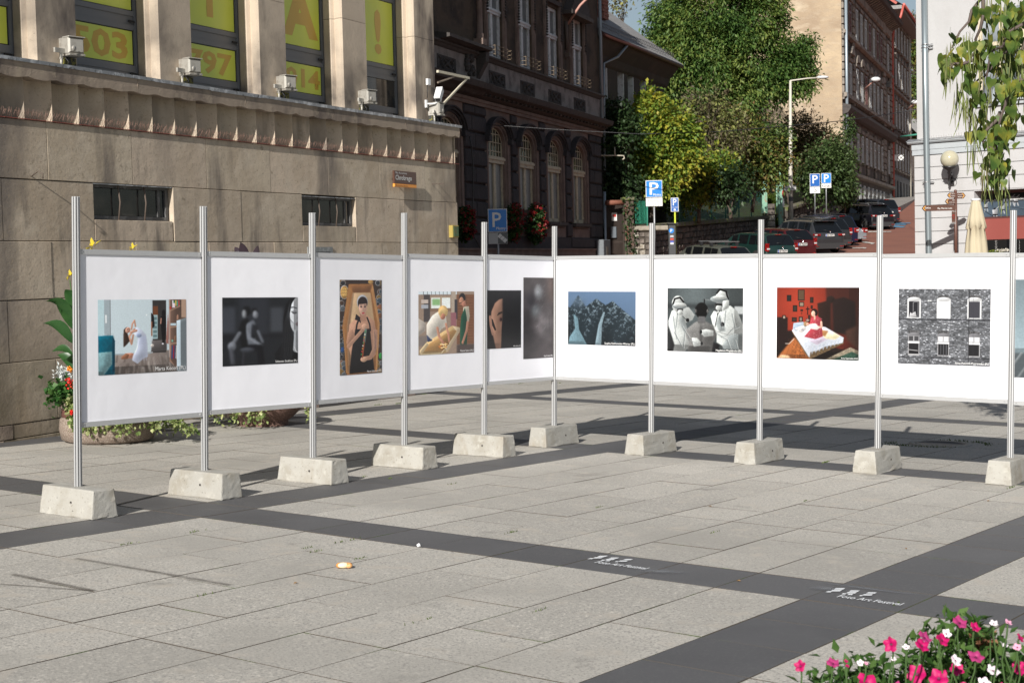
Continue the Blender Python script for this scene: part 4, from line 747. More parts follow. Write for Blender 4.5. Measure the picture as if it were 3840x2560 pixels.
for a in [x*.0+(-7.6+1.05*x) for x in range(17)]:
    c=min(a+1.05,9.5)
    if a>9.4: break
    b=MB(); j=rr.uniform(-.006,.006); b.box(a,c+.01,-.072,.62,ztop-.012+j*.3,ztop-.004+j*.3); b.box(a,c,-.078,-.071,ztop-.045+j,ztop-.004+j*.3); b.obj('flashing_strip',m_zinc,sb)
# pillars and windows above
pil=[(-3.90,-3.26),(-1.87,-1.22),(.16,.81),(2.20,2.85),(4.25,4.89),(6.30,6.98),(8.39,9.06)]
zb=ztop-.01; ZJ=H(1310,75,.15)[1]; zcuts=[zb,ZJ,ZJ+1.9,ZJ+3.9,24]
for (a,c) in pil:
    for z0,z1 in zip(zcuts,zcuts[1:]):
        pts=[(a+.02,.15),(a,.18),(a,.26),(a+.045,.29),(a+.045,.305),(a,.335),(a,.46),(a+.03,.49),(a+.03,.72),(c-.03,.72),(c-.03,.49),(c,.46),(c,.335),(c-.045,.305),(c-.045,.29),(c,.26),(c,.18),(c-.02,.15)]
        b=MB(); b.zprism(pts[::-1] if False else pts,z0+.003,z1-.003); b.obj('pillar_stone',m_sandp,sb)
b=MB(); b.box(8.9,9.05,.73,9,ztop,17.5); b.obj('side_wall',m_sandp,sb)
ZW=dict(fb=4.155,lb=4.24,lt=4.66,ub=4.89,ut=5.88)
for i in range(len(pil)-1):
    a,c=pil[i][1]-.03,pil[i+1][0]+.03; Y=.50
    w=empty('window',Matrix.Translation((a,Y,0)),parent=sb); W=c-a
    b=MB(); f=.05
    b.box(0,W,.0,.06,zb,4.16); 
    for z0,z1 in ((4.155,ZW['lb']),(ZW['lt'],ZW['lt']+.06),(ZW['ub']-.06,ZW['ub']),(ZW['ut'],ZW['ut']+.12),(7.0,7.2)): b.box(.001,W-.001,-.01,.05,z0,z1)
    b.box(.001,W-.001,.005,.05,ZW['lt']+.06,ZW['ub']-.06)
    b.box(0,f,-.018,.05,4.15,17.5); b.box(W-f,W,-.018,.05,4.15,17.5); fo=b.obj('frame',m_frame,w)
    b=MB()
    for z in (4.12,ZW['lt']+.09): b.box(W-.16,W-.06,-.03,-.012,z,z+.025)
    b.obj('latch',m_gask,w)
    for nm,z0,z1 in (('pane',ZW['lb'],ZW['lt']),('pane',ZW['ub'],ZW['ut']),('pane',ZW['ut']+.12,7.0),('pane',7.2,17.5)):
        b=MB(); b.box(f+.002,W-f-.002,.012,.03,z0+.002,z1-.002); g=b.obj(nm,m_glass,w)
        if (z1<6 and not (i==5 and z1<5)) :
            b=MB(); b.box(f+.012,W-f-.03,.004,.010,z0+.012,z1-.012); b.obj('yellow_film',m_yel,g)
# digits and letters: fitted to their places on the film
def fit_text(body,M4,x0,x1,z0,z1,y,parent,mt,bold=.0,name='lettering'):
    t=text(body,1,Matrix(),mt,parent,name,bold=bold)
    xs=[v.co.x for v in t.data.vertices]; zs=[v.co.z for v in t.data.vertices]
    kx=(x1-x0)/(max(xs)-min(xs)); kz=(z1-z0)/(max(zs)-min(zs))
    t.data.transform(Matrix.Translation((x0-min(xs)*kx,y,z0-min(zs)*kz))@Matrix.Diagonal((kx,1,kz,1)))
    if M4 is not None: t.matrix_local=M4
    return t
yT=.50+.002
def band(body,xl,yl,xr,pt,pb,i):
    p=H(xl,yl,yT)[0]; q=H(xr,yl,yT)[0]; zt_=H((xl+xr)/2,pt,yT)[1]; zb_=H((xl+xr)/2,pb,yT)[1]
    fit_text(body,None,p,q,zb_,zt_,yT,sb,m_or,bold=.03)
band('503',272,160,478,107,211,2)
band('797',706,235,870,193,278,3)
band('014',1072,298,1199,258,330,4)
zA=H(1150,146,yT)[1]; zE0,zE1=H(1420,205,yT)[1],H(1417,37,yT)[1]
fit_text('!',None,H(1405,150,yT)[0],H(1430,150,yT)[0],zE0,zE1,yT,sb,m_or,bold=.03)
fit_text('A',None,H(1062,140,yT)[0],H(1192,140,yT)[0],zE0,zE0+(zE1-zE0)*1.0,yT,sb,m_or,bold=.05)
fit_text('I',None,H(775,50,yT)[0],H(799,50,yT)[0],zE0,zE1,yT,sb,m_or,bold=.02)
# ------------------------------------------------------------------ bird spikes
m_spike=mat('spike_wire',(.22,.13,.10),.5,metal=.3); m_red=mat('spike_base',(.30,.08,.06),.6)
b=MB()
s=-1.2
while s<9.3:
    for a,l in ((-.55,.075),(.05,.085),(.6,.08)):
        x=s+rr.gauss(0,.006); dx=math.sin(a+rr.gauss(0,.12))*l; dz=math.cos(a)*l; dy=-.035*rr.random()
        b.tube([(x,-.012,3.392),(x+dx,-.012+dy,3.392+dz*1.25)],.0016,3,cap=False,smooth=False)
    s+=.040
spk=b.obj('bird_spikes',m_spike,label='long row of thin bird spikes along the foot of the fluted frieze',cat='bird spikes',kind='stuff',M=SW.M)
b=MB(); 
for k in range(31): b.box(-1.2+.345*k,-1.2+.345*k+.335,-.022,.0,3.387,3.393)
b.obj('spike_strip',m_red,spk)
# ------------------------------------------------------------------ floodlights
m_lamp=mat('weathered_lamp_housing',(.36,.345,.31),.5,metal=.25,coords='obj',noise=[(14,3,(.26,.24,.21),.5,.7)])
m_black=mat('black_plastic',(.02,.02,.022),.45)
def floodlight(label,px,py,pan=0,first=None):
    s,z=H(px,py,.05); M=SW.M@TR(s,.05,ztop-.004,rz=pan)
    if first is None:
        o=empty('floodlight',M,label,'floodlight','floodlights on the ledge')
        b=MB(); b.tube([(-.10,0,0),(-.10,0,.09)],.014,8); b.box(-.13,-.07,-.03,.03,0,.012); b.obj('stem',m_lamp,o)
        b=MB(); b.box(-.20,-.02,-.012,.012,.145,.195); b.box(-.115,-.085,-.01,.01,.08,.17); b.obj('bracket_arm',m_lamp,o)
        b=MB(); Mh=TR(.06,0,.20,rz=-.25,rx=0); 
        b.bbox(-.10,.10,-.11,.10,-.055,.12,.02,M=Mh); b.bbox(-.105,.105,-.125,.0,.118,.130,.004,M=Mh); h=b.obj('housing',m_lamp,o)
        b=MB()
        for k in range(14): b.box(-.095+.0145*k,-.088+.0145*k,-.118,.09,-.078,-.055,M=Mh)
        b.obj('cooling_fin',m_lamp,h,kind='stuff')
        b=MB(); b.lathe([(.0001,.012),(.03,.010),(.032,0)],12,M=TR(-.035,-.125,.19,rx=R(90))); b.obj('pivot',m_lamp,o)
        b=MB(); b.box(-.02,.14,.04,.14,.03,.11,M=TR(rz=-.2)); b.obj('reflector_back',mat('yellow_tape',(.12,.11,.02),.6,noise=[(30,1,(.02,.02,.02),.48,.5)]),o)
        b=MB(); b.tube([(-.06,-.02,.10),(-.04,-.05,.05),(-.05,-.04,.012),(.05,-.06,.005),(.16,-.03,.004)],.005,6); b.obj('cable',m_black,o)
    else:
        o=copy_tree(first); o.matrix_local=M; o['label']=label
    return o
fl=floodlight('grey floodlight on the ledge between the first window and the 503 window',252,180)
floodlight('grey floodlight on the ledge below the big orange letter I',700,258,.05,fl)
floodlight('grey floodlight on the ledge below the big orange letter A',1062,322,-.03,fl)
floodlight('grey floodlight on the ledge left of the window with the exclamation mark',1368,375,.06,fl)
floodlight('shaded floodlight under the security camera at the corner of the ledge',1632,420,.35,fl)
m_wh=mat('white_plastic',(.62,.63,.64),.4)
s,z=H(1592,308,.15); z2=H(1612,352,.0)[1]
cc=empty('security_camera',SW.M@Matrix.Translation((s+.05,.12,z2)),'white security camera on a short arm at the corner pillar','camera')
b=MB(); b.bbox(-.06,-.01,-.0,.03,-.20,-.08,.004); b.obj('wall_plate',m_wh,cc)
b=MB(); b.tube([(-.03,0,-.14),(.02,-.10,-.14),(.10,-.16,-.10)],.014,8); b.obj('arm',m_wh,cc)
b=MB(); Mh=TR(.10,-.15,.02,rx=R(48),rz=R(-78),s=.85); b.box(-.055,.055,-.16,.12,-.05,.055,M=Mh); b.xprism([(-.18,.05),(.12,.05),(.11,.075),(-.17,.075)],-.06,.06,M=Mh); h=b.obj('housing',m_wh,cc)
b=MB(); b.box(-.045,.045,-.165,-.161,-.04,.045,M=Mh); b.obj('lens_window',m_gask,h)
b=MB(); z3=H(1592,308,.15)[1]-z2; b.bbox(-.06,.03,-.04,.0,z3-.05,z3+.05,.004); b.obj('junction_box',m_wh,cc); b=MB(); b.tube([(-.03,-.01,z3-.05),(-.045,-.01,-.05)],.006,5); b.obj('cable',m_black,cc)
# steel arm at the corner
m_cream=mat('cream_painted_steel',(.50,.46,.36),.6,noise=[(25,3,(.2,.15,.1),.6,.72)])
s,z=H(1640,268,.12); Lb=H(1757,269,.12)[0]-9.08; zs_=H(1655,398,.12); o=empty('steel_bracket',SW.M@Matrix.Translation((9.08,.12,z)),'cream painted steel bracket jutting from the corner of the sandstone building','bracket')
b=MB(); b.box(0,Lb,-.02,.02,-.02,.02); b.obj('beam',m_cream,o)
b=MB(); b.tube([(Lb*.93,0,-.02),(zs_[0]-9.08,.0,zs_[1]-z)],.02,4,smooth=False); b.obj('strut',m_cream,o)
b=MB(); b.tube([(0,.0,-.18),(Lb*.55,0,-.02)],.016,4,smooth=False); b.obj('brace',m_sandd,o)
# street name plate
p=[H(1477.5,640,-.09),H(1561,646,-.09),H(1562.5,705.5,-.09),H(1480.5,700,-.09)]
x0,x1=(p[0][0]+p[3][0])/2,(p[1][0]+p[2][0])/2; z1,z0=(p[0][1]+p[1][1])/2,(p[2][1]+p[3][1])/2
o=empty('street_sign',SW.M@Matrix.Translation((x0,-.09,z0)),'brown and orange street name plate on the sandstone wall','sign')
Wd,Hd=x1-x0,z1-z0; m_brown=mat('brown_enamel',(.085,.04,.028),.35); m_orange=mat('orange_enamel',(.75,.30,.05),.4); m_let=mat('sign_white',(.72,.72,.70),.5)
b=MB(); b.bbox(0,Wd,0,.03,Hd*.2,Hd,.004); pl=b.obj('name_plate',m_brown,o); b=MB(); b.bbox(0,Wd,-.001,.03,0,Hd*.2-.001,.004); ol=b.obj('district_strip',m_orange,o)
fit_text('Plac Bolesława',None,.03,Wd*.56,Hd*.82,Hd*.93,-.0025,pl,m_let); fit_text('Chrobrego',None,.03,Wd*.78,Hd*.34,Hd*.74,-.0025,pl,m_let,bold=.01); fit_text('Śródmieście Bielska',None,.03,Wd*.6,Hd*.05,Hd*.15,-.003,ol,m_brown)
for x in (.08,Wd-.08): b=MB(); b.tube([(x,.03,Hd*.5),(x,.09,Hd*.5)],.008,6); b.obj('standoff',m_screw,o)
# green box, hook
x0,z1=H(1683,845); x1,z0=H(1707,891); o=empty('meter_box',SW.M@Matrix.Translation((x0,-.02,z0)),'small green box in a yellow frame near the corner of the sandstone wall','box')
b=MB(); b.bbox(0,x1-x0,-.05,.02,0,z1-z0,.006); b.obj('box_body',mat('yellowed_frame',(.33,.25,.06),.6),o); b=MB(); b.box(.03,x1-x0-.02,-.058,-.051,.02,z1-z0-.02); b.obj('door',mat('faded_green',(.07,.13,.06),.6,noise=[(10,3,(.13,.12,.05),.5,.65)]),o)
x,z=H(118,662); b=MB(); b.tube([(0,0,0),(-.01,-.10,.05),(0,-.16,.02),(.01,-.15,-.03)],.007,6); b.obj('iron_hook',m_rust,label='small bent iron hook sticking out of the sandstone wall',cat='hook',M=SW.M@Matrix.Translation((x,0,z)))
for nm,(x,y) in {'a':(1620,690),'b':(1645,690)}.items():
    s,z=H(x,y); b=MB(); b.tube([(0,0,0),(0,-.10,0)],.006,6); b.obj('wall_pin',m_rust,label='rusty iron pin right of the street name plate, '+('the left one' if nm=='a' else 'the right one'),cat='pin',group='pins in the wall',M=SW.M@Matrix.Translation((s,0,z)))
# ------------------------------------------------------------------ terrain beyond the square
def zroad(Y):
    K=[(31,-.9),(45,-.6),(55,.12),(63,.78),(72,1.48),(76,1.73),(85,2.27),(96,3.2),(120,5.95),(141,6.85),(151,7.1),(175,7.5),(320,10),(2000,12)]
    if Y<=K[0][0]: return K[0][1]
    for (a,za),(b,zb_) in zip(K,K[1:]):
        if Y<=b: return za+(zb_-za)*(Y-a)/(b-a)
    return K[-1][1]
m_road=mat('red_road_surface',(.215,.085,.055),.85,noise=[(.35,4,(.17,.065,.045),.4,.7),(60,2,(.30,.13,.09),.6,.8),(.9,3,(.26,.12,.085),.6,.75,(1,.3,1))],bump=[(50,.004)])
m_earth=mat('dry_earth',(.12,.09,.06),.95,noise=[(2,4,(.07,.10,.035),.4,.6)])
xs=[-900,-300,-120]+[-60+4*i for i in range(46)]+[180,300,900]; ys=[30+2.5*i for i in range(60)]+[190,220,320,600,1900]
v=[(x,y,zroad(y)-.02 if y>33 else -.75) for y in ys for x in xs]; n=len(xs)
me=bpy.data.meshes.new('road'); me.from_pydata(v,[],[(j*n+i,j*n+i+1,(j+1)*n+i+1,(j+1)*n+i) for j in range(len(ys)-1) for i in range(n-1)]); me.materials.append(m_road)
road=link('road',me,kind='structure'); road['label']='red surfaced street climbing away behind the panels'
gr=MB(); gr.box(-900,900,-900,30,-2.2,-1.2); gr.obj('ground',m_earth,kind='structure',label='ground around the square')
# ------------------------------------------------------------------ ornate dark building
OA=20.0; OB=Frame((3.67-math.sin(R(OA))*30,62-math.cos(R(OA))*30,-.5),OA)
m_pink=mat('pinkish_render',(.21,.155,.13),.85,noise=[(2,4,(.14,.10,.085),.4,.7),(9,4,(.19,.14,.125),.6,.8)],bump=[(20,.004)])
m_rust_=mat('blackened_rustication',(.036,.033,.036),.85,rnd=.2,noise=[(5,4,(.06,.052,.052),.5,.75)],bump=[(14,.012)])
m_brownw=mat('blackened_roughcast',(.085,.062,.042),.92,noise=[(1.3,5,(.035,.026,.02),.42,.62),(7,3,(.125,.09,.055),.60,.78)],bump=[(22,.02)])
m_greyst=mat('grey_band_stone',(.24,.22,.205),.85,noise=[(2.2,5,(.095,.085,.08),.45,.7),(8,3,(.24,.23,.22),.62,.8)],bump=[(12,.006)])
m_corn=mat('sooty_cornice',(.065,.057,.053),.85,noise=[(3,4,(.30,.29,.28),.64,.72),(6,3,(.04,.035,.033),.5,.7)],bump=[(10,.005)])
m_wwin=mat('white_window_frame',(.62,.64,.65),.5,noise=[(7,3,(.38,.39,.38),.5,.75)]); m_cwin=mat('cream_window_frame',(.50,.44,.31),.5,noise=[(7,3,(.25,.21,.15),.5,.75)])
m_curt=mat('grey_net_curtain',(.20,.215,.215),.35,spec=.8,noise=[(9,2,(.08,.085,.09),.4,.6,(4,4,.2))])
m_gl2=mat('green_tinted_pane',(.035,.045,.025),.1,spec=.9,noise=[(1.5,2,(.02,.022,.018),.4,.6)])
ob=empty('ornate_townhouse',OB.M,'blackened ornate town house with arched ground floor windows','building')
cen=[18.22,21.32,24.44,27.58]; cen_l=[15.0-.15]
openings=cen+[13.9]
b=MB(); b.box(2,30.6,.45,12,-.5,16.5); b.obj('core_wall',m_cav,ob); b=MB(); b.box(6,11.5,-.45,.4,-.5,16.5); b.obj('unseen_shading_bay',m_brownw,ob)  # unseen bay added to keep the grazing sun off the facade
def wall_with_arch(b,s0,s1,c,hw,z0,zs,za,z1,y0,y1,n=12):
    "wall slab s0..s1, z0..z1 with an arched opening; only front face and reveal"
    arc=[(c+hw*math.cos(math.pi*i/n),zs+(za-zs)*math.sin(math.pi*i/n)) for i in range(n+1)] # right to left
    # front: left, right, below, above
    b.add([(s0,y0,z0),(c-hw,y0,z0),(c-hw,y0,zs),(c-hw,y0,z1),(s0,y0,z1)],[(0,1,2,3,4)])
    b.add([(c+hw,y0,z0),(s1,y0,z0),(s1,y0,z1),(c+hw,y0,z1),(c+hw,y0,zs)],[(0,1,2,3,4)])
    for (xa,za_),(xb,zb_) in zip(arc,arc[1:]): b.add([(xa,y0,za_),(xb,y0,zb_),(xb,y0,z1),(xa,y0,z1)],[(3,2,1,0)])
    path=[(c+hw,z0)]+arc+[(c-hw,z0)]
    for (xa,za_),(xb,zb_) in zip(path,path[1:]): b.add([(xa,y0,za_),(xb,y0,zb_),(xb,y1,zb_),(xa,y1,za_)],[(0,1,2,3)])
edges=[(12.0,15.2),(17.18,19.62),(20.24,22.7),(23.36,25.78),(26.48,28.94)]
bays=[(12.6,15.2,13.9)]+[(e[0],e[1],c) for e,c in zip(edges[1:],cen)]
for s0,s1,c in bays:
    b=MB(); wall_with_arch(b,s0,s1,c,.82,3.62,6.12,6.72,7.28,.02,.35); b.obj('bay_wall',m_pink,ob)
    b=MB(); b.box(s0,s1,.02,.35,2.5,3.45); b.bbox(s0+.25,s1-.25,-.01,.02,2.9,3.4,.02); b.obj('apron_panel',m_pink,ob)
    # joints of the pink blocks are cut as thin dark lines standing 2 mm proud
    b=MB()
    for z in (4.1,4.68,5.26,5.84,6.4): b.box(s0,c-.83,.012,.019,z,z+.012); b.box(c+.83,s1,.012,.019,z,z+.012)
    b.obj('joint_line',m_rust_,ob)
    # moulded architrave
    for o_,w_,d_ in ((.82,.10,.0),(.94,.12,-.05),(1.09,.06,-.02)):
        b=MB(); n=14; pts=[(c+(o_)*math.cos(math.pi*i/n),6.12+(.60+(o_-.82))*math.sin(math.pi*i/n)) for i in range(n+1)]; pts2=[(c+(o_+w_)*math.cos(math.pi*i/n),6.12+(.60+(o_-.82)+w_)*math.sin(math.pi*i/n)) for i in range(n+1)]
        pts=[(c+o_,3.65)]+pts+[(c-o_,3.65)]; pts2=[(c+o_+w_,3.65)]+pts2+[(c-o_-w_,3.65)]
        for k in range(len(pts)-1):
            a1,a2,b1,b2=pts[k],pts[k+1],pts2[k],pts2[k+1]
            b.add([(a1[0],d_,a1[1]),(a2[0],d_,a2[1]),(b2[0],d_,b2[1]),(b1[0],d_,b1[1]),(a1[0],.02,a1[1]),(a2[0],.02,a2[1]),(b2[0],.02,b2[1]),(b1[0],.02,b1[1])],[(3,2,1,0),(0,1,5,4),(2,3,7,6)])
        b.obj('architrave',m_pink,ob)
    # hood mould with beads
    b=MB(); n=18
    for r0,r1,d_ in ((.0,.07,-.10),(.07,.15,-.17),(.15,.20,-.22)):
        for k in range(n):
            q=[]
            for t in (k,k+1):
                a=math.pi*(.03+.94*t/n)
                for rr_ in (r0,r1): q.append((c+(1.0+rr_)*math.cos(a),6.27+(.60+rr_)*math.sin(a)))
            b.add([(q[0][0],d_,q[0][1]),(q[1][0],d_,q[1][1]),(q[3][0],d_,q[3][1]),(q[2][0],d_,q[2][1]),(q[0][0],.02,q[0][1]),(q[1][0],.02,q[1][1]),(q[3][0],.02,q[3][1]),(q[2][0],.02,q[2][1])],[(0,1,2,3),(4,0,3,7),(1,5,6,2)])
    for sg in (-1,1): b.box(c+sg*1.08-.13,c+sg*1.08+.13,-.2,.02,6.18,6.36)
    h=b.obj('hood_mould',m_rust_,ob)
    b=MB()
    for k in range(17):
        a=math.pi*(.06+.88*k/16); b.box(c+.93*math.cos(a)-.025,c+.93*math.cos(a)+.025,-.07,.0,6.24+.56*math.sin(a)-.03,6.24+.56*math.sin(a)+.03)
    b.obj('bead',m_pink,h,kind='stuff')
    # window
    w=empty('arched_window',Matrix.Translation((c,.13,0)),parent=ob)
    b=MB(); n=10; b.box(-.80,.80,.03,.05,3.66,5.55); arc=[(.80*math.cos(math.pi*i/n),6.12+.58*math.sin(math.pi*i/n)) for i in range(n+1)]
    b.add([(x,.045,z) for x,z in arc]+[(-.8,.045,5.6),(.8,.045,5.6)],[tuple(range(n+3))[::-1]]); b.obj('fanlight_pane',m_gl2,w); 
    b=MB(); b.box(-.79,.79,.018,.028,3.7,5.5); b.obj('pane',m_curt,w)
    b=MB()
    for x in (-.80,-.10,.70): b.box(x,x+(.10 if x!=-.10 else .2),-.03,.03,3.64,5.54)
    b.box(-.8,.8,-.03,.03,3.62,3.76); b.box(-.82,.82,-.09,.04,5.5,5.74); b.box(-.84,.84,-.13,-.08,5.62,5.70); 
    fr_=b.obj('frame',m_cwin,w)
    b=MB()
    for x in (-.53,-.27,0,.27,.53): b.box(x-.014,x+.014,-.0,.03,5.74,6.12+.575*math.sqrt(max(0,1-(x/.8)**2)))
    for z in (5.92,6.22,6.5): 
        hw=.79 if z<6.12 else .79*math.sqrt(1-((z-6.12)/.58)**2); b.box(-hw,hw,.002,.028,z-.014,z+.014)
    b.box(-.8,-.75,-.02,.03,5.74,6.2); b.box(.75,.8,-.02,.03,5.74,6.2)
    for k in range(n):
        (xa,za),(xb,zb_)=arc[k],arc[k+1]; b.add([(xa,-.02,za),(xb,-.02,zb_),(xb*.93,-.02,6.12+(zb_-6.12)*.92),(xa*.93,-.02,6.12+(za-6.12)*.92)],[(3,2,1,0)])
    b.obj('glazing_bars',m_cwin,fr_)
    b=MB(); b.box(c-1.1,c+1.1,-.16,.02,3.50,3.62); b.box(c-1.0,c+1.0,-.10,.02,3.45,3.5); b.obj('window_sill',m_corn,ob)
# rusticated pilasters
pl=[(10.6,12.6),(15.2,17.18),(19.62,20.24),(22.7,23.36),(25.78,26.48),(28.94,30.62)]
for s0,s1 in pl:
    b=MB(); b.box(s0,s1,.05,.45,2.5,7.3); b.obj('pilaster_core',m_rust_,ob)
    z=3.08; k=0
    while z<7.1:
        h=.50; 
        cuts=[s0,s1] if s1-s0<1 else ([s0,s0+.62+.3*(k%2),s1])
        for a,c in zip(cuts,cuts[1:]):
            b=MB(); b.bbox(a+.0,c-.015,-.05,.1,z,min(z+h,7.25),.04); b.obj('rusticated_block',m_rust_,ob)
        z+=.558; k+=1
b=MB(); b.box(28.94,30.62,.06,12,2.4,7.3); b.obj('end_wall',m_brownw,ob)
# plinth
b=MB(); b.box(10,30.7,-.05,.4,2.62,3.05); b.bbox(26.2,29.9,-.09,-.05,2.66,3.02,.02); b.obj('plinth_band',m_rust_,ob)
b=MB(); b.box(10,30.7,-.10,.4,-.5,2.56); b.box(10,30.75,-.17,.4,2.56,2.62); b.obj('plinth',m_pink,ob)
# entablature between the floors
for nm,prof,mt in (('architrave_band',[(.02,7.28),(-.06,7.28),(-.06,7.38),(-.10,7.40),(-.10,7.50),(.02,7.50)],m_pink),
    ('cornice',[(.02,7.50),(-.16,7.56),(-.30,7.66),(-.52,7.72),(-.55,7.80),(-.58,7.90),(-.10,7.99),(.02,7.99)],m_corn),
    ('parapet_band',[(.02,7.99),(-.06,7.99),(-.06,8.80),(.02,8.80)],m_greyst),
    ('string_course',[(.02,8.80),(-.10,8.82),(-.16,8.90),(-.22,8.93),(-.22,8.99),(.02,9.02)],m_corn)):
    cuts=[8,12.2,16.2,20.0,23.0,26.2,30.75]
    for a,c in zip(cuts,cuts[1:]):
        b=MB(); dx=.0; pr=prof
        if nm in('cornice',) and c<=20.01 and a<16.1: pr=[(y-.12,z) if y<0 else (y,z) for y,z in prof]
        b.xprism(pr,a+.003,c-.003 if c<30 else c); b.obj(nm,mt,ob)
s=10.2
while s<30.5:
    b=MB(); b.xprism([(.0,7.60),(-.34,7.60),(-.34,7.64),(-.30,7.69),(.0,7.69)],s,s+.13); b.obj('modillion',m_corn,ob); s+=.44
# relief panels
m_rel=mat('dark_relief',(.05,.045,.042),.8,bump=[(30,.01)])
for c in [13.9-.2]+cen:
    b=MB(); x0,x1,z0,z1=c-.72,c+.78,8.10,8.56; b.box(x0,x1,-.085,-.06,z0,z0+.04); b.box(x0,x1,-.085,-.06,z1-.04,z1); b.box(x0,x0+.06,-.085,-.06,z0+.04,z1-.04); b.box(x1-.06,x1,-.085,-.06,z0+.04,z1-.04)
    b.box(x0+.06,x1-.06,-.066,-.06,z0+.04,z1-.04)
    mx,mz=(x0+x1)/2,(z0+z1)/2
    for r_x in (.52,.40): b.tube([(mx+r_x*math.cos(t*math.pi/9),-.08,mz+r_x*.36*math.sin(t*math.pi/9)) for t in range(19)],.022,5)
    for t in (-1,1):
        b.tube([(mx-.3,-.08,mz+.14*t),(mx,-.10,mz-.02*t),(mx+.3,-.08,mz-.14*t)],.03,5)
        for u in (-1,1): b.tube([(mx+u*.66,-.075,mz+t*.17),(mx+u*.5,-.08,mz+t*.12)],.025,5)
    b.sphere((mx,-.08,mz),.08,8,5,(1,.5,1)); b.obj('relief_panel',m_rel,ob)
# upper floor walls and windows
ups=[(cc_,cc_-.80,cc_+.80) for cc_ in cen]
cuts=[10.2]
for c,a,e in ups: cuts+=[a,e]
cuts.append(30.6)
for a,c in zip(cuts[::2],cuts[1::2]):
    b=MB(); b.box(a,c,.0,.45,9.0,16.5); b.obj('upper_wall',m_brownw,ob)
for c,a,e in ups:
    b=MB(); b.box(a,e,.0,.45,11.72,16.5); b.obj('upper_wall',m_brownw,ob)
    # jamb pilaster strips with beaded drop
    for sg,x0,x1 in ((1,e,e+.17),(-1,a-.17,a)):
        b=MB(); b.bbox(x0,x1,-.07,.0,9.02,10.75,.01); b.bbox(x0-.02,x1+.02,-.10,.0,10.75,12.1,.01); b.bbox(x0+.02,x1-.02,-.11,-.07,9.02,10.4,.01); j=b.obj('jamb_strip',m_pink,ob)
        b=MB()
        for k in range(14): b.sphere(((x0+x1)/2,-.12,10.55+.10*k),.045,6,4)
        b.obj('carved_drop',m_rel,j,kind='stuff')
    b=MB(); b.box(a-.2,e+.2,-.12,.0,11.82,11.98); b.box(a-.28,e+.28,-.24,.0,12.12,12.26); b.obj('lintel',m_corn,ob)
    w=empty('casement_window',Matrix.Translation((c,.12,0)),parent=ob)
    b=MB(); b.box(-.78,.78,.03,.05,9.04,11.7); b.obj('pane',m_curt,w)
    b=MB()
    for x0,x1 in ((-.80,-.66),(.66,.80),(-.09,.09)): b.box(x0,x1,-.03,.03,9.02,11.72)
    b.box(-.8,.8,-.031,.03,9.02,9.14); b.box(-.8,.8,-.031,.03,11.6,11.72); b.box(-.82,.82,-.06,.03,10.55,10.74); b.box(-.84,.84,-.09,-.05,10.64,10.70)
    b.obj('frame',m_wwin,w)
    b=MB()
    pts=[(-.8,.0),(-.8,-.30),(.8,-.30),(.8,.0)]
    for z in (9.08,9.22,9.36): b.tube([(x,y-.14,z) for x,y in pts],.010,4,smooth=False)
    for x in (-.8,-.4,0,.4,.8): b.tube([(x,-.44,9.03),(x,-.44,9.38)],.010,4,smooth=False)
    b.obj('flower_guard',mat('rusty_rail',(.16,.12,.08),.7),w)
# far left window and columned balcony part
w=empty('casement_window',Matrix.Translation((15.2,.10,0)),parent=ob)
b=MB(); b.box(-.7,.6,.03,.05,9.3,13); b.obj('pane',m_curt,w); b=MB(); b.box(.52,.66,-.03,.03,9.2,13); b.box(-.7,-.56,-.03,.03,9.2,13); b.box(-.7,.66,-.031,.03,9.2,9.34); b.obj('frame',m_wwin,w)
b=MB(); b.lathe([(.13,9.45),(.13,9.6),(.10,9.64),(.10,10.9),(.12,10.92),(.12,11.02),(.10,11.04),(.09,13)],12,c=(16.45,-.16)); b.box(16.28,16.62,-.33,.0,9.25,9.45); b.obj('column',m_pink,ob)
b=MB(); b.xprism([(.0,8.99),(-.5,9.06),(-.5,9.16),(0,9.24)],13,16.7); b.xprism([(.0,8.1),(-.1,8.2),(-.4,8.7),(-.42,8.99),(0,8.99)],16.3,16.6); b.obj('balcony_ledge',m_corn,ob)
b=MB()
for k in range(26): b.sphere((15.3+.7*rr.random(),-.10,8.2+.6*rr.random()),.07+.04*rr.random(),6,4)
b.obj('carved_frieze',m_rel,ob,kind='stuff')
b=MB(); b.box(10,30.7,-.2,.4,14.6,14.9); b.box(10,30.9,-.6,.4,14.9,15.2); b.obj('top_cornice',m_corn,ob)
# gabled head over the last window
x,z=OB.hit(1600+1480/2.613,60/2.613,-.2); b=MB(); b.prism([(x-1.3,z-.35),(x+1.3,z-.35),(x,z+1.0)],-.35,0); b.box(x-1.4,x+1.4,-.42,.0,z-.5,z-.34); b.obj('pediment',m_corn,ob)
# downpipes
m_pipe=mat('blue_grey_pipe',(.28,.33,.37),.4,metal=.3)
b=MB(); b.tube([(30.55,-.12,16),(30.55,-.12,8.0)],.07,8); b.obj('downpipe',m_pipe,ob)
b=MB(); b.tube([(30.75,-.1,5),(30.75,-.1,-.5)],.06,8); b.obj('downpipe',m_pipe,ob)
def cable(name,pts,r,label,mt=None,cat='cable',M=None,n=5):
    b=MB(); b.tube(pts,r,n); return b.obj(name,mt or m_black,label=label,cat=cat,M=M)
q=[OB.hit(1600+X/1.633,Y/1.633,-.12) for X,Y in ((262,835),(275,900),(285,1050),(283,1300),(290,1450),(330,1520))]
b=MB(); b.tube([(x,-.12,z) for x,z in q],.022,5); b.obj('hanging_cable',m_black,ob)
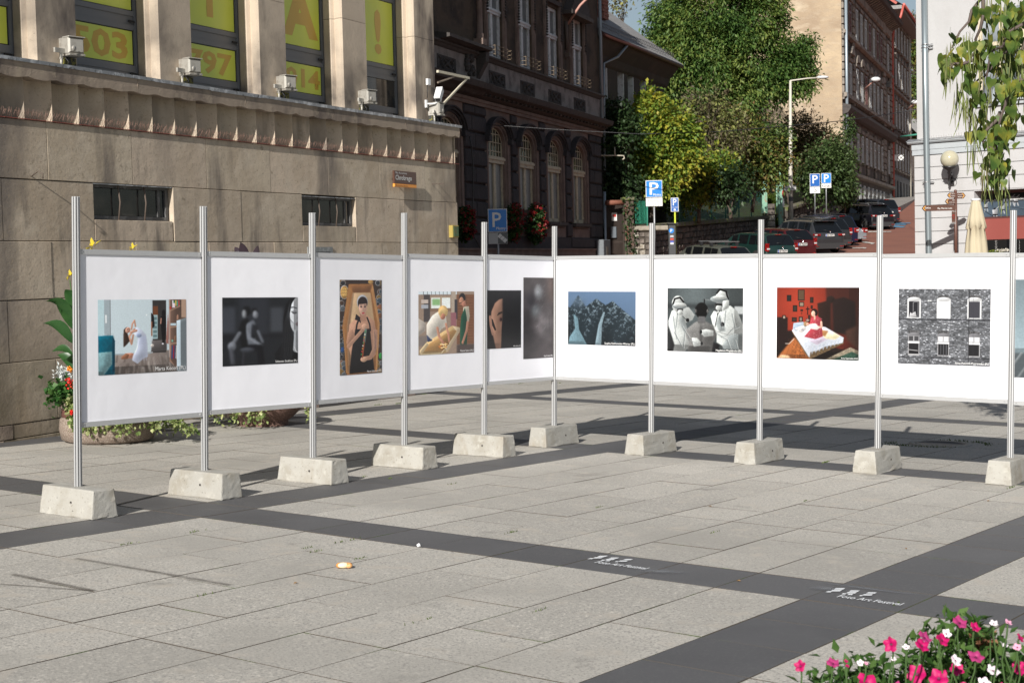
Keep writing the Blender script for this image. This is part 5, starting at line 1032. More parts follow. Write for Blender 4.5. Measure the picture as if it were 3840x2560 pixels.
# rear wing
orr=Frame(OB.o+OB.x*30.72+OB.y*.6,22.6); RW=lambda X,Y,y=0: orr.hit(1600+X/2.613,Y/2.613,y)
rb=empty('rear_wing',orr.M,'dark rear building with a grey roof, snow guard and red gutter','building')
m_plast=mat('sooty_plaster',(.048,.040,.034),.9,noise=[(1.5,5,(.075,.06,.048),.5,.75)],bump=[(9,.01)])
Lr=RW(2325,700)[0]; ze=RW(1680,400)[1]; zg=RW(2350,600,-.75)[1]
ws=[(1710,1770,560,960),(1885,1935,670,1040),(1985,2030,715,1060),(2108,2150,780,1100),(2205,2245,820,1100)]
b=MB(); 
spans=[]; 
for a,c,t,bt in ws:
    s0,s1=RW(a,t)[0]-.25,RW(c,t)[0]; spans.append((s0,s1,RW((a+c)/2,bt)[1],RW((a+c)/2,t)[1]))
s=0
for s0,s1,z0,z1 in spans:
    b.box(s,s0,0,.5,-1,zg); b.box(s0,s1,0,.5,-1,9.15); b.box(s0,s1,0,.5,10.9,zg); s=s1
b.box(s,Lr,0,.5,-1,zg); b.box(0,Lr,.5,9,-1,zg); b.obj('wall',m_plast,rb)
for s0,s1,z0,z1 in spans:
    w=empty('window',Matrix.Translation((s0,.3,9.15)),parent=rb); b=MB(); b.box(0,s1-s0,.05,.07,0,1.75); b.obj('pane',m_curt,w)
    b=MB(); W=s1-s0; b.box(0,.08,-.02,.05,0,1.75); b.box(W-.10,W,-.28,.05,0,1.75); b.box(W/2-.05,W/2+.05,-.02,.05,0,1.75); b.box(0,W,-.021,.05,1.1,1.2); b.obj('frame',m_wwin,w)
b=MB(); b.xprism([(0,zg-1.0),(-.1,zg-.9),(-.2,zg-.6),(-.6,zg-.15),(-.7,zg),(0,zg)],-.0,Lr+.3); b.obj('eave_cornice',m_plast,rb)
m_gut=mat("red_brown_gutter",(.06,.022,.018),.5); b=MB(); b.tube([(-.1,-.78,zg+.05),(Lr+.5,-.78,zg+.02)],.09,8); b.obj('gutter',m_gut,rb)
m_slate=mat('grey_roofing',(.24,.235,.23),.8,noise=[(6,4,(.17,.165,.165),.45,.7)],bump=[(30,.01)])
b=MB(); b.add([(-.2,-.85,zg+.12),(Lr+.6,-.85,zg+.09),(Lr-1.5,4,zg+4.0),(-.2,4,zg+4.0)],[(0,1,2,3)]); b.add([(Lr+.6,-.85,zg+.09),(Lr+.6,9,zg),(Lr-1.5,4,zg+4.0)],[(0,1,2)]); b.obj('roof',m_slate,rb)
b=MB(); b.tube([(-.2,-.6,zg+.42),(Lr,-.6,zg+.42)],.012,4); b.tube([(-.2,-.5,zg+.62),(Lr,-.5,zg+.62)],.012,4)
x=.1
while x<Lr: b.tube([(x,-.65,zg+.2),(x,-.5,zg+.65),(x+.25,-.58,zg+.42),(x+.3,-.5,zg+.62)],.008,3,cap=False); x+=.42
b.obj('snow_guard',mat('guard_wire',(.2,.19,.18),.5,metal=.5),rb)
q=RW(1905,350,-.5); s1=q[0]; b=MB(); b.tube([(s1,-.78,zg),(s1-.5,-.5,zg-.55),(s1-1.3,-.12,zg-.9),(s1-1.4,-.1,6)],.06,8); b.obj('downpipe',m_pipe,rb)
m_brick=mat('red_chimney_brick',(.26,.10,.07),.85,noise=[(12,3,(.35,.2,.15),.5,.7)])
x,z=RW(1690,60,.8); b=MB()
for k in range(10):
    for j in range(3): b.box(x-.3+.24*j+(k%2)*.06,x-.08+.24*j+(k%2)*.06,.5,1.2,z-.6+.15*k,z-.47+.15*k)
b.obj('chimney',m_brick,rb)
# lamp arm at the facade top
x,z=OB.hit(1600+1380/2.613,240/2.613,-.1); b=MB(); b.tube([(x,-.1,z),(x+.1,-.6,z+.7),(x+.9,-1.6,z+1.9),(x+1.2,-2.0,z+2.2)],.05,6); o=b.obj('lamp_arm',mat('pink_primer',(.42,.22,.18),.6),label='pinkish lamp arm reaching out from the top of the ornate facade',cat='lamp arm',M=OB.M)
b=MB(); b.sphere((x+1.3,-2.1,z+2.3),.25,8,5,(1.6,1,.5)); b.obj('lamp_head',m_lamp,o)
b=MB(); b.tube([(x-.05,-.06,z+.1),(x-.05,-.08,z-1.0)],.07,6); b.box(x-.15,x+.05,-.2,0,z-1.3,z-1.1); b.obj('bracket',m_rust,o)
# rusty horn pipe, hook, gate and grey cabinet
x,z=OB.hit(2255,757,-.3); b=MB(); b.tube([(30.6,-.2,z),(31.2,-.9,z)],.11,10); b.lathe([(.11,-.05),(.19,0),(.19,.06),(.001,.06)],10,M=TR(31.2,-.9,z,rz=R(-49))@Matrix.Rotation(R(90),4,'Y')); b.obj('rusty_pipe',mat('orange_rust',(.20,.075,.045),.8,noise=[(12,3,(.12,.05,.035),.5,.7)]),label='rusty flanged pipe sticking out at the end of the ornate facade',cat='pipe',M=OB.M)
x,z=OB.hit(2283,560,-.8); b=MB(); b.tube([(31,.1,z-.1),(31.5,-.5,z-.1),(31.7,-.7,z-.1),(31.72,-.72,z-.22),(31.66,-.66,z-.26)],.03,5); b.tube([(31.4,-.4,z-.1),(31.4,-.4,z+.25)],.025,5); b.obj('insulator_bracket',m_cream,label='old iron insulator bracket against the dark foliage beside the facade',cat='bracket',M=OB.M)
# gate between the building and the stone wall
ga=Frame((4.2,63.2,zroad(63)),90-8)
go=empty('metal_gate',ga.M,'brown gate of vertical slats between the ornate house and the stone wall','gate')
g0,_=ga.hit(2266,900); g1,_=ga.hit(2352,900); zt_=ga.hit(2300,770)[1]
m_gate=mat('brown_gate_paint',(.035,.022,.016),.6)
n=20
for k in range(n): b=MB(); x=g0+(g1-g0)*k/n; b.box(x+.01,x+(g1-g0)/n-.01,-.01,.01,.05,zt_); b.obj('slat',m_gate,go)
b=MB(); 
for z in (.3,zt_*.5,zt_-.2): b.box(g0,g1,.011,.05,z,z+.07)
b.obj('gate_frame',m_gate,go)
x,z=ga.hit(2300,870,-.05); b=MB(); b.bbox(x-.12,x+.12,-.12,-.012,z-.25,z+.22,.01); b.obj('letter_box',mat('blue_grey_box',(.12,.14,.16),.5),go)
x,z=ga.hit(2305,812,-.05); b=MB(); b.box(x-.12,x+.10,-.03,-.012,z-.18,z+.16); pl_=b.obj('notice_plate',m_let,go); b=MB(); b.box(x-.09,x+.07,-.034,-.031,z-.02,z+.10); b.obj('print',mat('sign_red',(.45,.05,.04),.5),pl_)
x0,z1=OB.hit(2222,888,-.3); x1,z0=OB.hit(2258,960,-.3); b=MB(); b.bbox(29.3,30.3,-.45,-.15,-.5,2.98,.02); o=b.obj('electric_cabinet',mat('cabinet_grey',(.15,.165,.18),.6,noise=[(9,3,(.11,.12,.13),.5,.7)]),label='grey electric cabinet at the foot of the ornate house corner',cat='cabinet',M=OB.M)
b=MB(); b.box(29.65,29.95,-.455,-.451,2.0,2.7); b.obj('sticker',mat('sticker_dull',(.22,.2,.17),.6),o)
# ------------------------------------------------------------------ foliage
def leaf_mesh(name,pts,size,mt,aspect=2.0,droop=.2,fold=.25,seed=1,var=.35,dirs=None,flat=.0):
    "one folded leaf (two triangles pairs) per point"
    r=np.random.RandomState(seed); P=np.asarray(pts,float); n=len(P)
    d=r.normal(size=(n,3)) if dirs is None else np.asarray(dirs)+r.normal(size=(n,3))*.45
    d[:,2]-=droop*1.5; d/=np.linalg.norm(d,axis=1)[:,None]+1e-9
    up=r.normal(size=(n,3))*(.55 if not flat else .3)+np.array([0,0,1.])
    s=np.cross(d,up); s/=np.linalg.norm(s,axis=1)[:,None]+1e-9; nn=np.cross(s,d)
    L=size*(1+var*r.uniform(-1,1,n))[:,None]; W=L/aspect
    a=P; tip=P+d*L; m=P+d*L*.45
    l=m+s*W*.5+nn*L*fold*.3; q=m-s*W*.5+nn*L*fold*.3; tip=tip-nn*L*.08
    V=np.stack([a,l,tip,q],1).reshape(-1,3)
    me=bpy.data.meshes.new(name); me.vertices.add(4*n); me.vertices.foreach_set('co',V.ravel())
    idx=np.arange(n)[:,None]*4; F=np.concatenate([idx+[0,2,1],idx+[0,3,2]],1).reshape(-1)
    me.loops.add(6*n); me.loops.foreach_set('vertex_index',F.astype(np.int32)); me.polygons.add(2*n); me.polygons.foreach_set('loop_start',np.arange(0,6*n,3,dtype=np.int32)); me.polygons.foreach_set('loop_total',np.full(2*n,3,dtype=np.int32))
    me.materials.append(mt); me.update(calc_edges=True); return me
def at(px,py,Y):
    r=ray(px,py); return EYE+r*((Y-EYE.y)/r.y)
def blob_points(blobs,per,clump,r,shell=.55):
    "clumps of points spread through ellipsoids; blobs: (centre, (rx,ry,rz), clumps)"
    out=[];dirs=[];cc=[]
    for c,rad,k in blobs:
        for _ in range(k):
            v=r.normal(size=3); v/=np.linalg.norm(v); t=shell+(1-shell)*r.rand()**.7
            p=np.array(c)+v*np.array(rad)*t
            q=p+r.normal(size=(per,3))*clump; out.append(q); dd=np.tile(v*.7+[0,0,.1],(per,1)); dirs.append(dd); cc.append(p)
    return np.concatenate(out),np.concatenate(dirs),np.array(cc)
def branches(b,base,top,targets,r0,rnd,n=40,bend=.25):
    base=Vector(base); top=Vector(top)
    trunk=[base.lerp(top,t)+Vector((rnd.gauss(0,bend),rnd.gauss(0,bend),0))*t*.6 for t in (0,.2,.4,.6,.8,1)]
    b.tube(trunk,[r0*(1-.75*t) for t in (0,.2,.4,.6,.8,1)],8)
    for c in targets[:n]:
        c=Vector(c); k=rnd.choice([1,2,3,4]); s=trunk[k]
        if c.z<s.z-.5 and k>1: s=trunk[k-1]
        m=s.lerp(c,.5)+Vector((rnd.gauss(0,.15),rnd.gauss(0,.15),.2))*(c-s).length*.25
        b.tube([s,m,c],[r0*.32,r0*.16,r0*.04],5,cap=False)
m_bark=mat('bark',(.085,.065,.05),.9,noise=[(6,4,(.16,.13,.10),.5,.7)],bump=[(12,.02)])
def tree(name,label,cat,Y,blobs_px,per,clump,size,mt,seed,base_px,aspect=2,droop=.2,shell=.5,r0=.25,nb=60,depth=.8,group=None,topf=.5):
    r=np.random.RandomState(seed); rnd=random.Random(seed); bl=[]
    for (px,py,rx,rz,k,*dy) in blobs_px:
        yy=Y+(dy[0] if dy else 0); c=at(px,py,yy); sx=rx/F*yy; sz=rz/F*yy; bl.append((tuple(c),(sx,sx*depth,sz),k))
    P,D,C_=blob_points(bl,per,clump,r,shell)
    base=at(base_px[0],base_px[1],Y); mean=Vector(C_.mean(0)); 
    o=empty(name,Matrix.Translation(base),label,cat,group)
    me=leaf_mesh('crown',P-np.array(base),size,mt,aspect,droop,seed=seed,dirs=D); link('crown',me,o)
    b=MB(); tg=[Vector(c)-base for c in C_]; rnd.shuffle(tg); top=(mean-base); top.z=(max(c[2] for c in C_)-base.z)*topf+top.z*(1-topf)
    branches(b,(0,0,-.5),top,tg,r0,rnd,nb); b.obj('trunk',m_bark,o); return o
g_ash=leafmat('ash_leaf',[(.045,.10,.022),(.08,.155,.035),(.14,.215,.05),(.21,.26,.06)],.4,scale=.5)
g_yel=leafmat('yellowing_leaf',[(.08,.16,.025),(.16,.25,.04),(.30,.35,.045),(.42,.37,.05)],.4,scale=.55)
g_dark=leafmat('dark_leaf',[(.018,.035,.014),(.03,.06,.02),(.05,.085,.03)],.25,scale=.7)
g_brown=leafmat('dry_leaf',[(.10,.075,.05),(.16,.14,.07),(.20,.23,.08),(.32,.33,.10)],.35,scale=.6)
g_bush=leafmat('bush_leaf',[(.05,.095,.025),(.09,.15,.035),(.16,.19,.04),(.20,.13,.045)],.35,scale=.45)
g_red=leafmat('russet_leaf',[(.08,.075,.035),(.13,.10,.055),(.17,.12,.065),(.12,.15,.05)],.35,scale=.5)
m_ivy=leafmat('ivy_leaf',[(.03,.055,.018),(.06,.10,.03),(.10,.15,.05)],.3,scale=.8)
g_ash2=1
tree('ash_tree','tall green tree with feathery leaves in front of the beige gable','tree',86,[(2690,60,240,160,110),(2560,200,150,150,80),(2800,230,200,150,110),(2920,290,90,90,50),(2680,360,220,120,100),(2490,330,80,110,36),(2540,80,110,100,50),(2840,60,110,120,50),(2600,500,120,90,40),(2690,-120,240,160,50),(2985,225,45,70,22),(2450,450,50,80,16),(3020,300,22,50,10),(3025,180,18,40,8),(2640,180,200,140,50),(2780,420,100,50,24)],105,.32,.25,g_ash,11,(2700,700),2.6,.35,.35,.35,90)
tree('yellowing_tree','rounded tree turning yellow beside the dark rear building','tree',68,[(2450,430,90,60,46),(2420,520,80,90,60),(2530,500,85,80,60),(2470,600,110,100,70),(2400,660,55,60,28),(2560,600,55,70,30),(2440,380,50,30,18),(2590,540,30,40,12),(2480,690,80,50,30)],40,.24,.20,g_yel,12,(2440,830),1.6,.3,.35,.14,60)
tree('dry_bush','brownish half bare shrub with sparse yellow leaves behind the yellowing tree','shrub',74,[(2640,420,110,90,60),(2720,500,90,90,50),(2600,500,70,80,34),(2680,580,90,60,36)],26,.34,.20,g_brown,13,(2600,700),2.0,.2,.2,.12,110)
tree('evergreen_bush','dark shrub against the end of the ornate house','shrub',65,[(2305,520,60,110,60),(2290,640,50,110,50),(2350,700,40,60,24),(2350,480,40,50,16),(2310,420,30,30,10)],36,.25,.20,g_dark,14,(2300,780),1.5,.25,.3,.12,40)
for i,(lab,Y,bl,m_,sd,base) in enumerate([
 ('green and yellow shrub in front of the tree trunks above the mesh fence',72,[(2620,680,110,70,70),(2560,740,70,50,30),(2700,640,80,50,34)],g_yel,21,(2620,800)),
 ('small dark clipped shrub above the mesh fence',71,[(2740,690,55,55,44)],g_dark,22,(2740,780)),
 ('broad russet and green shrub left of the lamp post',78,[(2800,570,100,110,90),(2880,530,80,80,60),(2780,480,70,60,34),(2870,640,80,70,50)],g_bush,23,(2820,760)),
 ('russet shrub behind the lamp post',91,[(3000,500,90,90,60),(3060,560,80,90,60),(2960,600,70,80,40)],g_red,24,(3020,740)),
 ('low green shrub right of the lamp post',91,[(2960,640,70,60,36),(2890,600,40,60,20)],g_bush,25,(2960,740)),
 ('green climber hanging over the stone wall by the parking signs',88,[(3090,620,70,80,60),(3130,680,60,60,50),(3060,700,60,50,34),(3150,600,40,70,30)],m_ivy,26,(3100,780))]):
    tree('garden_shrub',lab,'shrub',Y,bl,40,.30,.20,m_,sd,base,1.7,.25,.35,.1,40,group='shrubs of the garden slope')
def ivy_on(name,label,cat,pts,size,seed,M=None): pass
tree('corner_ivy','ivy climbing the corner of the old row house','climber',92.5,[(3150,560,26,60,26),(3165,630,34,70,44),(3172,700,30,70,34),(3180,480,18,40,12),(3165,740,30,30,16)],36,.22,.18,m_ivy,31,(3168,770),1.4,.3,.2,.05,20)
tree('far_tree','distant tree at the top of the street behind the row houses','tree',190,[(3428,95,26,30,22),(3432,170,22,60,30),(3434,330,18,120,40),(3434,560,16,140,40),(3430,700,12,60,14)],36,.5,.42,g_bush,32,(3434,745),1.6,.2,.3,.3,30)
tree('bare_twig_tree','thin half bare tree top rising behind the grey roof','tree',120,[(2320,25,26,20,7),(2345,5,22,16,5)],20,.5,.30,g_brown,33,(2350,200),2,.2,.2,.1,40)
# ------------------------------------------------------------------ row houses up the street
RH=Frame((22.4,100,0),20.65); T5=lambda X,Y:(3100+X/1.633,Y/1.633)
m_cream_w=mat('cream_gable_render',(.43,.335,.225),.9,noise=[(.22,5,(.30,.225,.155),.44,.64),(1.4,5,(.34,.27,.195),.50,.70,(1,1,3)),(.5,4,(.50,.42,.31),.55,.75,(1,1,2.5)),(.9,4,(.27,.21,.15),.64,.78,(1,1,.4))],bump=[(3,.03),(12,.01)])
m_tene=mat('sooty_tenement',(.12,.098,.08),.9,noise=[(.8,5,(.05,.042,.038),.45,.65),(2.5,4,(.15,.125,.10),.6,.8)],bump=[(6,.02)])
m_trim=mat('weathered_trim',(.25,.215,.18),.85,noise=[(1.5,4,(.09,.078,.07),.45,.7),(4,3,(.30,.27,.23),.62,.78)])
m_stoneb=mat('pale_base_stone',(.26,.23,.19),.85,noise=[(1.2,4,(.16,.14,.12),.45,.7)])
m_wred=mat('red_brown_window',(.15,.05,.04),.5); m_winl=mat('pale_window_frame',(.42,.43,.43),.5); m_pane=mat('street_window_pane',(.12,.135,.15),.1,spec=1,noise=[(.6,2,(.30,.33,.36),.5,.6)])
th=empty('gabled_tenement',RH.M,'tall sooty tenement with a cream gable wall and ornate front','building')
LX=28.6
b=MB(); b.box(-.0,LX,.05,10.5,3,20.2); b.obj('core_wall',m_tene,th)
b=MB(); b.box(-.12,-.01,.0,10.6,2.0,24.5); b.obj('gable_wall',m_cream_w,th)
b=MB(); b.add([(-.13,0,20.4),(-.13,5.3,25.5),(-.13,10.6,20.4),(LX,0,20.4),(LX,5.3,25.5),(LX,10.6,20.4)],[(0,1,4,3),(1,2,5,4)]); b.obj('roof',m_slate,th)
# horizontal mouldings
for nm,pr,mt in (('base_band',[(0,4),(-.12,4),(-.12,6.4),(0,6.6)],m_stoneb),('plinth_cornice',[(0,7.0),(-.3,7.1),(-.3,7.3),(0,7.4)],m_trim),('main_band',[(0,11.0),(-.35,11.1),(-.55,11.4),(-.55,11.6),(0,11.75)],m_corn),('sill_band',[(0,12.1),(-.3,12.2),(-.3,12.45),(0,12.5)],m_trim),('sill_band',[(0,16.3),(-.25,16.4),(-.25,16.6),(0,16.65)],m_trim),
   ('frieze',[(0,19.6),(-.15,19.7),(-.15,20.2),(0,20.2)],m_trim),('cornice',[(0,20.2),(-.4,20.5),(-1.0,20.75),(-1.1,21.0),(0,21.1)],m_corn)):
    b=MB(); b.xprism(pr,-.0,LX+.1); b.obj(nm,mt,th)
s=.2
while s<LX: b=MB(); b.xprism([(0,20.2),(-.8,20.62),(-.8,20.7),(0,20.7)],s,s+.25); b.obj('modillion',m_trim,th); s+=.85
def sashwin(par,c,z0,z1,w,fm,Y=-.05,arch=False):
    b=MB(); b.box(c-w/2,c+w/2,Y,Y+.05,z0,z1); p=b.obj('window',m_pane,par); b=MB(); f=.11
    b.box(c-w/2,c-w/2+f,Y-.07,Y,z0,z1); b.box(c+w/2-f,c+w/2,Y-.07,Y,z0,z1); b.box(c-.05,c+.05,Y-.07,Y,z0,z1); b.box(c-w/2,c+w/2,Y-.071,Y,z0,z0+f); b.box(c-w/2,c+w/2,Y-.071,Y,z1-f,z1); b.box(c-w/2,c+w/2,Y-.072,Y,z0+(z1-z0)*.66,z0+(z1-z0)*.66+.1)
    b.obj('frame',fm,p)
    return p
cs=[3.4,6.9,9.3,11.7,14.1,16.5,18.9,21.3,26.0]
for i,c in enumerate(cs):
    for fl,(z0,z1,w,fm) in enumerate(((16.75,18.9,1.1,m_wred if i in(0,4,6,7) else m_winl),(12.6,14.75,1.15,m_winl if i!=3 else m_wred),(8.25,10.2,1.1,m_winl))):
        p=sashwin(th,c,z0,z1,w,fm)
        b=MB(); 
        for sg in (-1,1): b.box(c+sg*(w/2+.14)-.12,c+sg*(w/2+.14)+.12,-.10,0,z0-.1,z1+.1)
        b.box(c-w/2-.35,c+w/2+.35,-.18,0,z1+.1,z1+.32)
        if fl==1:
            b.prism([(c-w/2-.45,z1+.55),(c+w/2+.45,z1+.55),(c,z1+1.15)],-.34,0) if i in (0,8) else b.prism([(c+(w/2+.35)*math.cos(math.pi*k/6),z1+.45+.5*math.sin(math.pi*k/6)) for k in range(7)],-.24,0)
            for sg in (-1,1): b.box(c+sg*(w/2+.2)-.13,c+sg*(w/2+.2)+.13,-.24,0,z1+.32,z1+.6); b.box(c+sg*(w/2+.2)-.14,c+sg*(w/2+.2)+.14,-.2,0,z0-.5,z0-.1)
        if fl==0: b.box(c-w/2-.3,c+w/2+.3,-.16,0,z0-.3,z0-.1)
        b.obj('window_surround',m_trim,th)
    sashwin(th,c,4.6 if c>8 else 5.2,6.6,.9,m_winl,-.16)
for k,(a,c) in enumerate(((-.0,1.0),(4.7,5.6),(22.6,24.2),(27.4,28.6))):
    z=7.5; 
    while z<20.2:
        if not 10.8<z<11.9: b=MB(); b.bbox(a,c,-.14,0,z,z+.42,.04); b.obj('quoin',m_trim,th)
        z+=.5
z=4.0
for k in range(5):
    for a in np.arange(0,28.2,2.35): b=MB(); b.bbox(a+.03,a+2.3,-.20,-.1,z+.5*k+.02,z+.5*k+.47,.05); b.obj('base_block',m_stoneb,th)
for a in (7.0,11.5,16.0,20.5):
    z=7.5
    for k in range(6): b=MB(); b.bbox(a+.9,a+1.5,-.12,0,z+.56*k,z+.56*k+.46,.06); b.obj('rusticated_block',m_trim,th)
b=MB(); b.tube([(.35,-.25,20.6),(.30,-.25,6)],.10,8); b.obj('downpipe',m_pipe,th)
# second row house
b2=empty('upper_row_house',RH.M,'second sooty row house further up with a cream upper gable and red gutter','building')
X0,X1=28.7,47.4
b=MB(); b.box(X0,X1,.15,13,3,22.4); b.obj('core_wall',m_tene,b2)
b=MB(); b.add([(X0-.05,.1,19.5),(X0-.05,.1,22.5),(X0-.05,5,26.5),(X0-.05,12,22.5),(X0-.05,12,19.5)],[(0,1,2,3,4)]); b.box(X0-.04,X0+.02,.1,12,19.5,22.4); b.obj('gable_wall',m_cream_w,b2)
b=MB(); b.box(X0-.3,X1+.3,-1.0,.2,22.15,22.45); b.add([(X0-.3,-1.1,22.46),(X1+.3,-1.1,22.46),(X1+.3,5,26.7),(X0-.3,5,26.7)],[(0,1,2,3)]); b.obj('roof',m_slate,b2)
b=MB(); b.tube([(X0-.2,-1.15,22.5),(X1+.3,-1.15,22.45)],.12,6); b.tube([(X0-.1,-1.1,22.4),(X0-.25,-.9,21.5),(X0-.15,-.3,20.6),(X0+.1,-.15,19.5),(X0+.1,-.12,6)],.11,8); b.obj('gutter',mat('red_gutter',(.42,.09,.07),.45),b2)
b=MB(); b.tube([(X0-.35,-.6,22.6),(X0-.35,5,26.9)],.14,4,smooth=False); b.obj('verge',mat('red_verge',(.40,.10,.08),.5),b2)
b=MB(); b.box(X0+.4,X0+1.4,2.2,3.0,24,26.2); b.obj('chimney',mat('orange_brick_chimney',(.42,.17,.10),.85),b2)
for nm,pr,mt in (('band',[(.15,11.7),(-.2,11.8),(-.3,12.1),(.15,12.2)],m_corn),('band',[(.15,15.6),(-.1,15.7),(-.1,15.9),(.15,16)],m_trim),('base_band',[(.15,4),(.0,4),(0,8.4),(.15,8.6)],mat('grey_base_render',(.20,.20,.19),.85,noise=[(1,4,(.12,.12,.115),.5,.7)]))):
    b=MB(); b.xprism(pr,X0,X1); b.obj(nm,mt,b2)
for i in range(7):
    c=X0+2.0+i*2.5
    for (z0,z1,w,ar) in ((19.7,21.6,1.0,0),(16.4,18.6,1.0,1),(12.7,14.9,1.0,1),(9.1,11.2,.95,0)):
        sashwin(b2,c,z0,z1,w,m_winl,.09)
        b=MB(); 
        for sg in (-1,1): b.box(c+sg*(w/2+.12)-.1,c+sg*(w/2+.12)+.1,.04,.15,z0-.1,z1+.1)
        if ar: b.prism([(c+(w/2+.25)*math.cos(math.pi*k/6),z1+.1+.45*math.sin(math.pi*k/6)) for k in range(7)],-.04,.15)
        else: b.box(c-w/2-.25,c+w/2+.25,-.04,.15,z1+.1,z1+.28)
        b.box(c-w/2-.25,c+w/2+.25,-.06,.15,z0-.25,z0-.1)
        b.obj('window_surround',m_trim,b2)
    b=MB(); b.box(c-.5,c+.5,-.03,.01,5.6,8.0); b.obj('shop_opening',m_cav,b2)
b=MB(); b.tube([(44,-.05,22),(44,-.05,6)],.10,6); b.obj('downpipe',mat('cream_pipe',(.5,.47,.4),.5),b2)
# balcony flowers
pv=MB().box(X0-.2,X0,0,0,0,0) if False else None
pav=MB(); 
v=[];n=24
for i in range(n+1):
    s=i*3.0; p0=RH.o+RH.x*s
    for off in (-.1,-2.6): q=p0+RH.y*off; v.append((q.x,q.y,zroad(q.y)+.13+max(0,20-s)*.03))
pav.add(v,[(2*i,2*i+1,2*i+3,2*i+2) for i in range(n)]); b3=len(v)
pav.add([(x,y,z-(1.5 if k%2 else 0)) for k,(x,y,z) in enumerate([t for i in range(n+1) for t in (v[2*i+1],v[2*i+1])])],[(2*i,2*i+1,2*i+3,2*i+2) for i in range(n)])
pav.obj('pavement',mat('grey_pavement',(.24,.22,.20),.85,noise=[(1.5,3,(.17,.155,.14),.5,.7)]),kind='structure')
# far terraces closing the street
ft=MB(); ft.box(0,60,0,10,4,15); o=ft.obj('far_house',m_tene,label='low dark house closing the view far up the street',cat='building',M=Matrix.Translation((52,185,0))@Matrix.Rotation(R(20),4,'Z'))
b=MB(); b.add([(-.5,-.5,15),(60.5,-.5,15),(60.5,5,19),(-.5,5,19)],[(0,1,2,3)]); b.obj('roof',m_slate,o)
# ------------------------------------------------------------------ garden slope, retaining walls, fence
p1,p2=at(2378,845,63.6),at(2881,808,88.0); 
W1=Frame((p1.x,p1.y,0),math.degrees(math.atan2(p2.x-p1.x,p2.y-p1.y))); L1=math.hypot(p2.x-p1.x,p2.y-p1.y); za,zb1=p1.z,p2.z
p3,p4=at(2950,778,89.0),at(3135,722,97.0); W2=Frame((p3.x,p3.y,0),math.degrees(math.atan2(p4.x-p3.x,p4.y-p3.y))); L2=math.hypot(p4.x-p3.x,p4.y-p3.y)
m_rub=mat('rubble_stone',(.135,.115,.098),.9,rnd=.38,huernd=.01,noise=[(4,4,(.07,.058,.05),.45,.7),(11,3,(.25,.22,.19),.62,.8)],bump=[(12,.02)])
m_lime=mat('pale_rubble',(.36,.33,.28),.9,rnd=.15,noise=[(5,4,(.2,.17,.13),.5,.7)],bump=[(12,.02)])
m_mossc=mat('mossy_coping',(.13,.115,.09),.9,noise=[(2.5,4,(.10,.12,.03),.5,.58),(7,3,(.06,.05,.04),.6,.7)],bump=[(10,.02)])
def stone_mesh(seed,mt):
    r=random.Random(seed); b=MB(); b.bbox(0,1,-.07,.1,0,1,.08); b.v=[(x+r.gauss(0,.055),y+r.gauss(0,.03)*(y<0),z+r.gauss(0,.07)) for x,y,z in b.v]; return b.mesh('stone',mt)
stv=[stone_mesh(i,m_rub) for i in range(7)]; stl=[stone_mesh(i+50,m_lime) for i in range(3)]
def rubble(fr,L,za,zb_,depth,label,sw=.30,sh=.27,nmax=290,zbase=-1.0):
    o=empty('retaining_wall',fr.M,label,'wall'); sl=(zb_-za)/L
    b=MB(); b.add([(0,.0,zbase),(L,.0,zbase),(L,.0,zb_-.2),(0,.0,za-.2),(0,.5,zbase),(L,.5,zbase),(L,.5,zb_-.2),(0,.5,za-.2)],[(0,1,2,3),(3,2,6,7),(1,5,6,2),(4,0,3,7)]); b.obj('mortar_core',m_mortar,o)
    b=MB(); k=0; s=0
    while s<L-.2:
        w=rr.uniform(.8,1.3); w=min(w,L-s); b=MB(); b.bbox(s,s+w-.02,-.22,.45,0,.2,.03); b.v=[(x,y,z+za-.2+sl*x) for x,y,z in b.v]; b.obj('coping_stone',m_mossc,o); s+=w
    rest=MB(); cnt=0; row=0; top=-.22
    while row*sh<depth:
        s=-rr.random()*.1
        while s<L-.1:
            w=sw*rr.uniform(.55,1.35); s0=max(s,0); w0=min(s+w,L)-s0; h=sh*rr.uniform(.8,1.0); z=za+sl*s0+top-(row+1)*sh
            M=Matrix(((w0*.93,0,0,s0),(0,1,0,0),(sl*w0,0,h*.93,z),(0,0,0,1)))
            if cnt<nmax: link('stone',rr.choice(stv),o,M=M); cnt+=1
            else:
                me=rr.choice(stv); rest.add([M@v_.co for v_ in me.vertices],[tuple(p_.vertices) for p_ in me.polygons])
            s+=w
        row+=1
    if rest.v: rest.obj('lower_stones',m_rub,o,kind='stuff')
    return o
rubble(W1,L1,za,zb1,2.6,'dark rubble retaining wall with mossy coping behind the parked cars')
rubble(W2,L2,p3.z,p4.z,3.4,'stone retaining wall beside the gate and under the parking signs',.5,.42,150)
# pale stone end and brick pier
pe=at(2352,850,62.6); o=empty('garden_wall_end',Frame((pe.x,pe.y,0),84).M,'short pale stone wall end with a brick pier and concrete cap','wall')
zc=at(2400,848,62.9).z
b=MB(); b.box(-.1,.28,0,.4,-.5,at(2360,752,62.6).z); b.obj('pier_core',mat('pier_render',(.09,.07,.055),.9,noise=[(3,4,(.10,.06,.045),.5,.6)],bump=[(9,.02)]),o)
for k in range(22):
    z=.9+.22*k
    for j in range(2):
        if rr.random()<.4 and z<at(2360,752,62.6).z-.2: b=MB(); b.box(-.12+.2*j+.02,.06+.2*j,-.015,.1,z,z+.15); b.obj('brick',mat('pier_brick',(.17,.075,.05),.85,rnd=.3,noise=[(9,3,(.14,.08,.06),.5,.7)]),o)
b=MB(); b.bbox(-.18,.36,-.08,.48,at(2360,752,62.6).z,at(2360,752,62.6).z+.14,.03); b.obj('pier_cap',m_mossc,o)
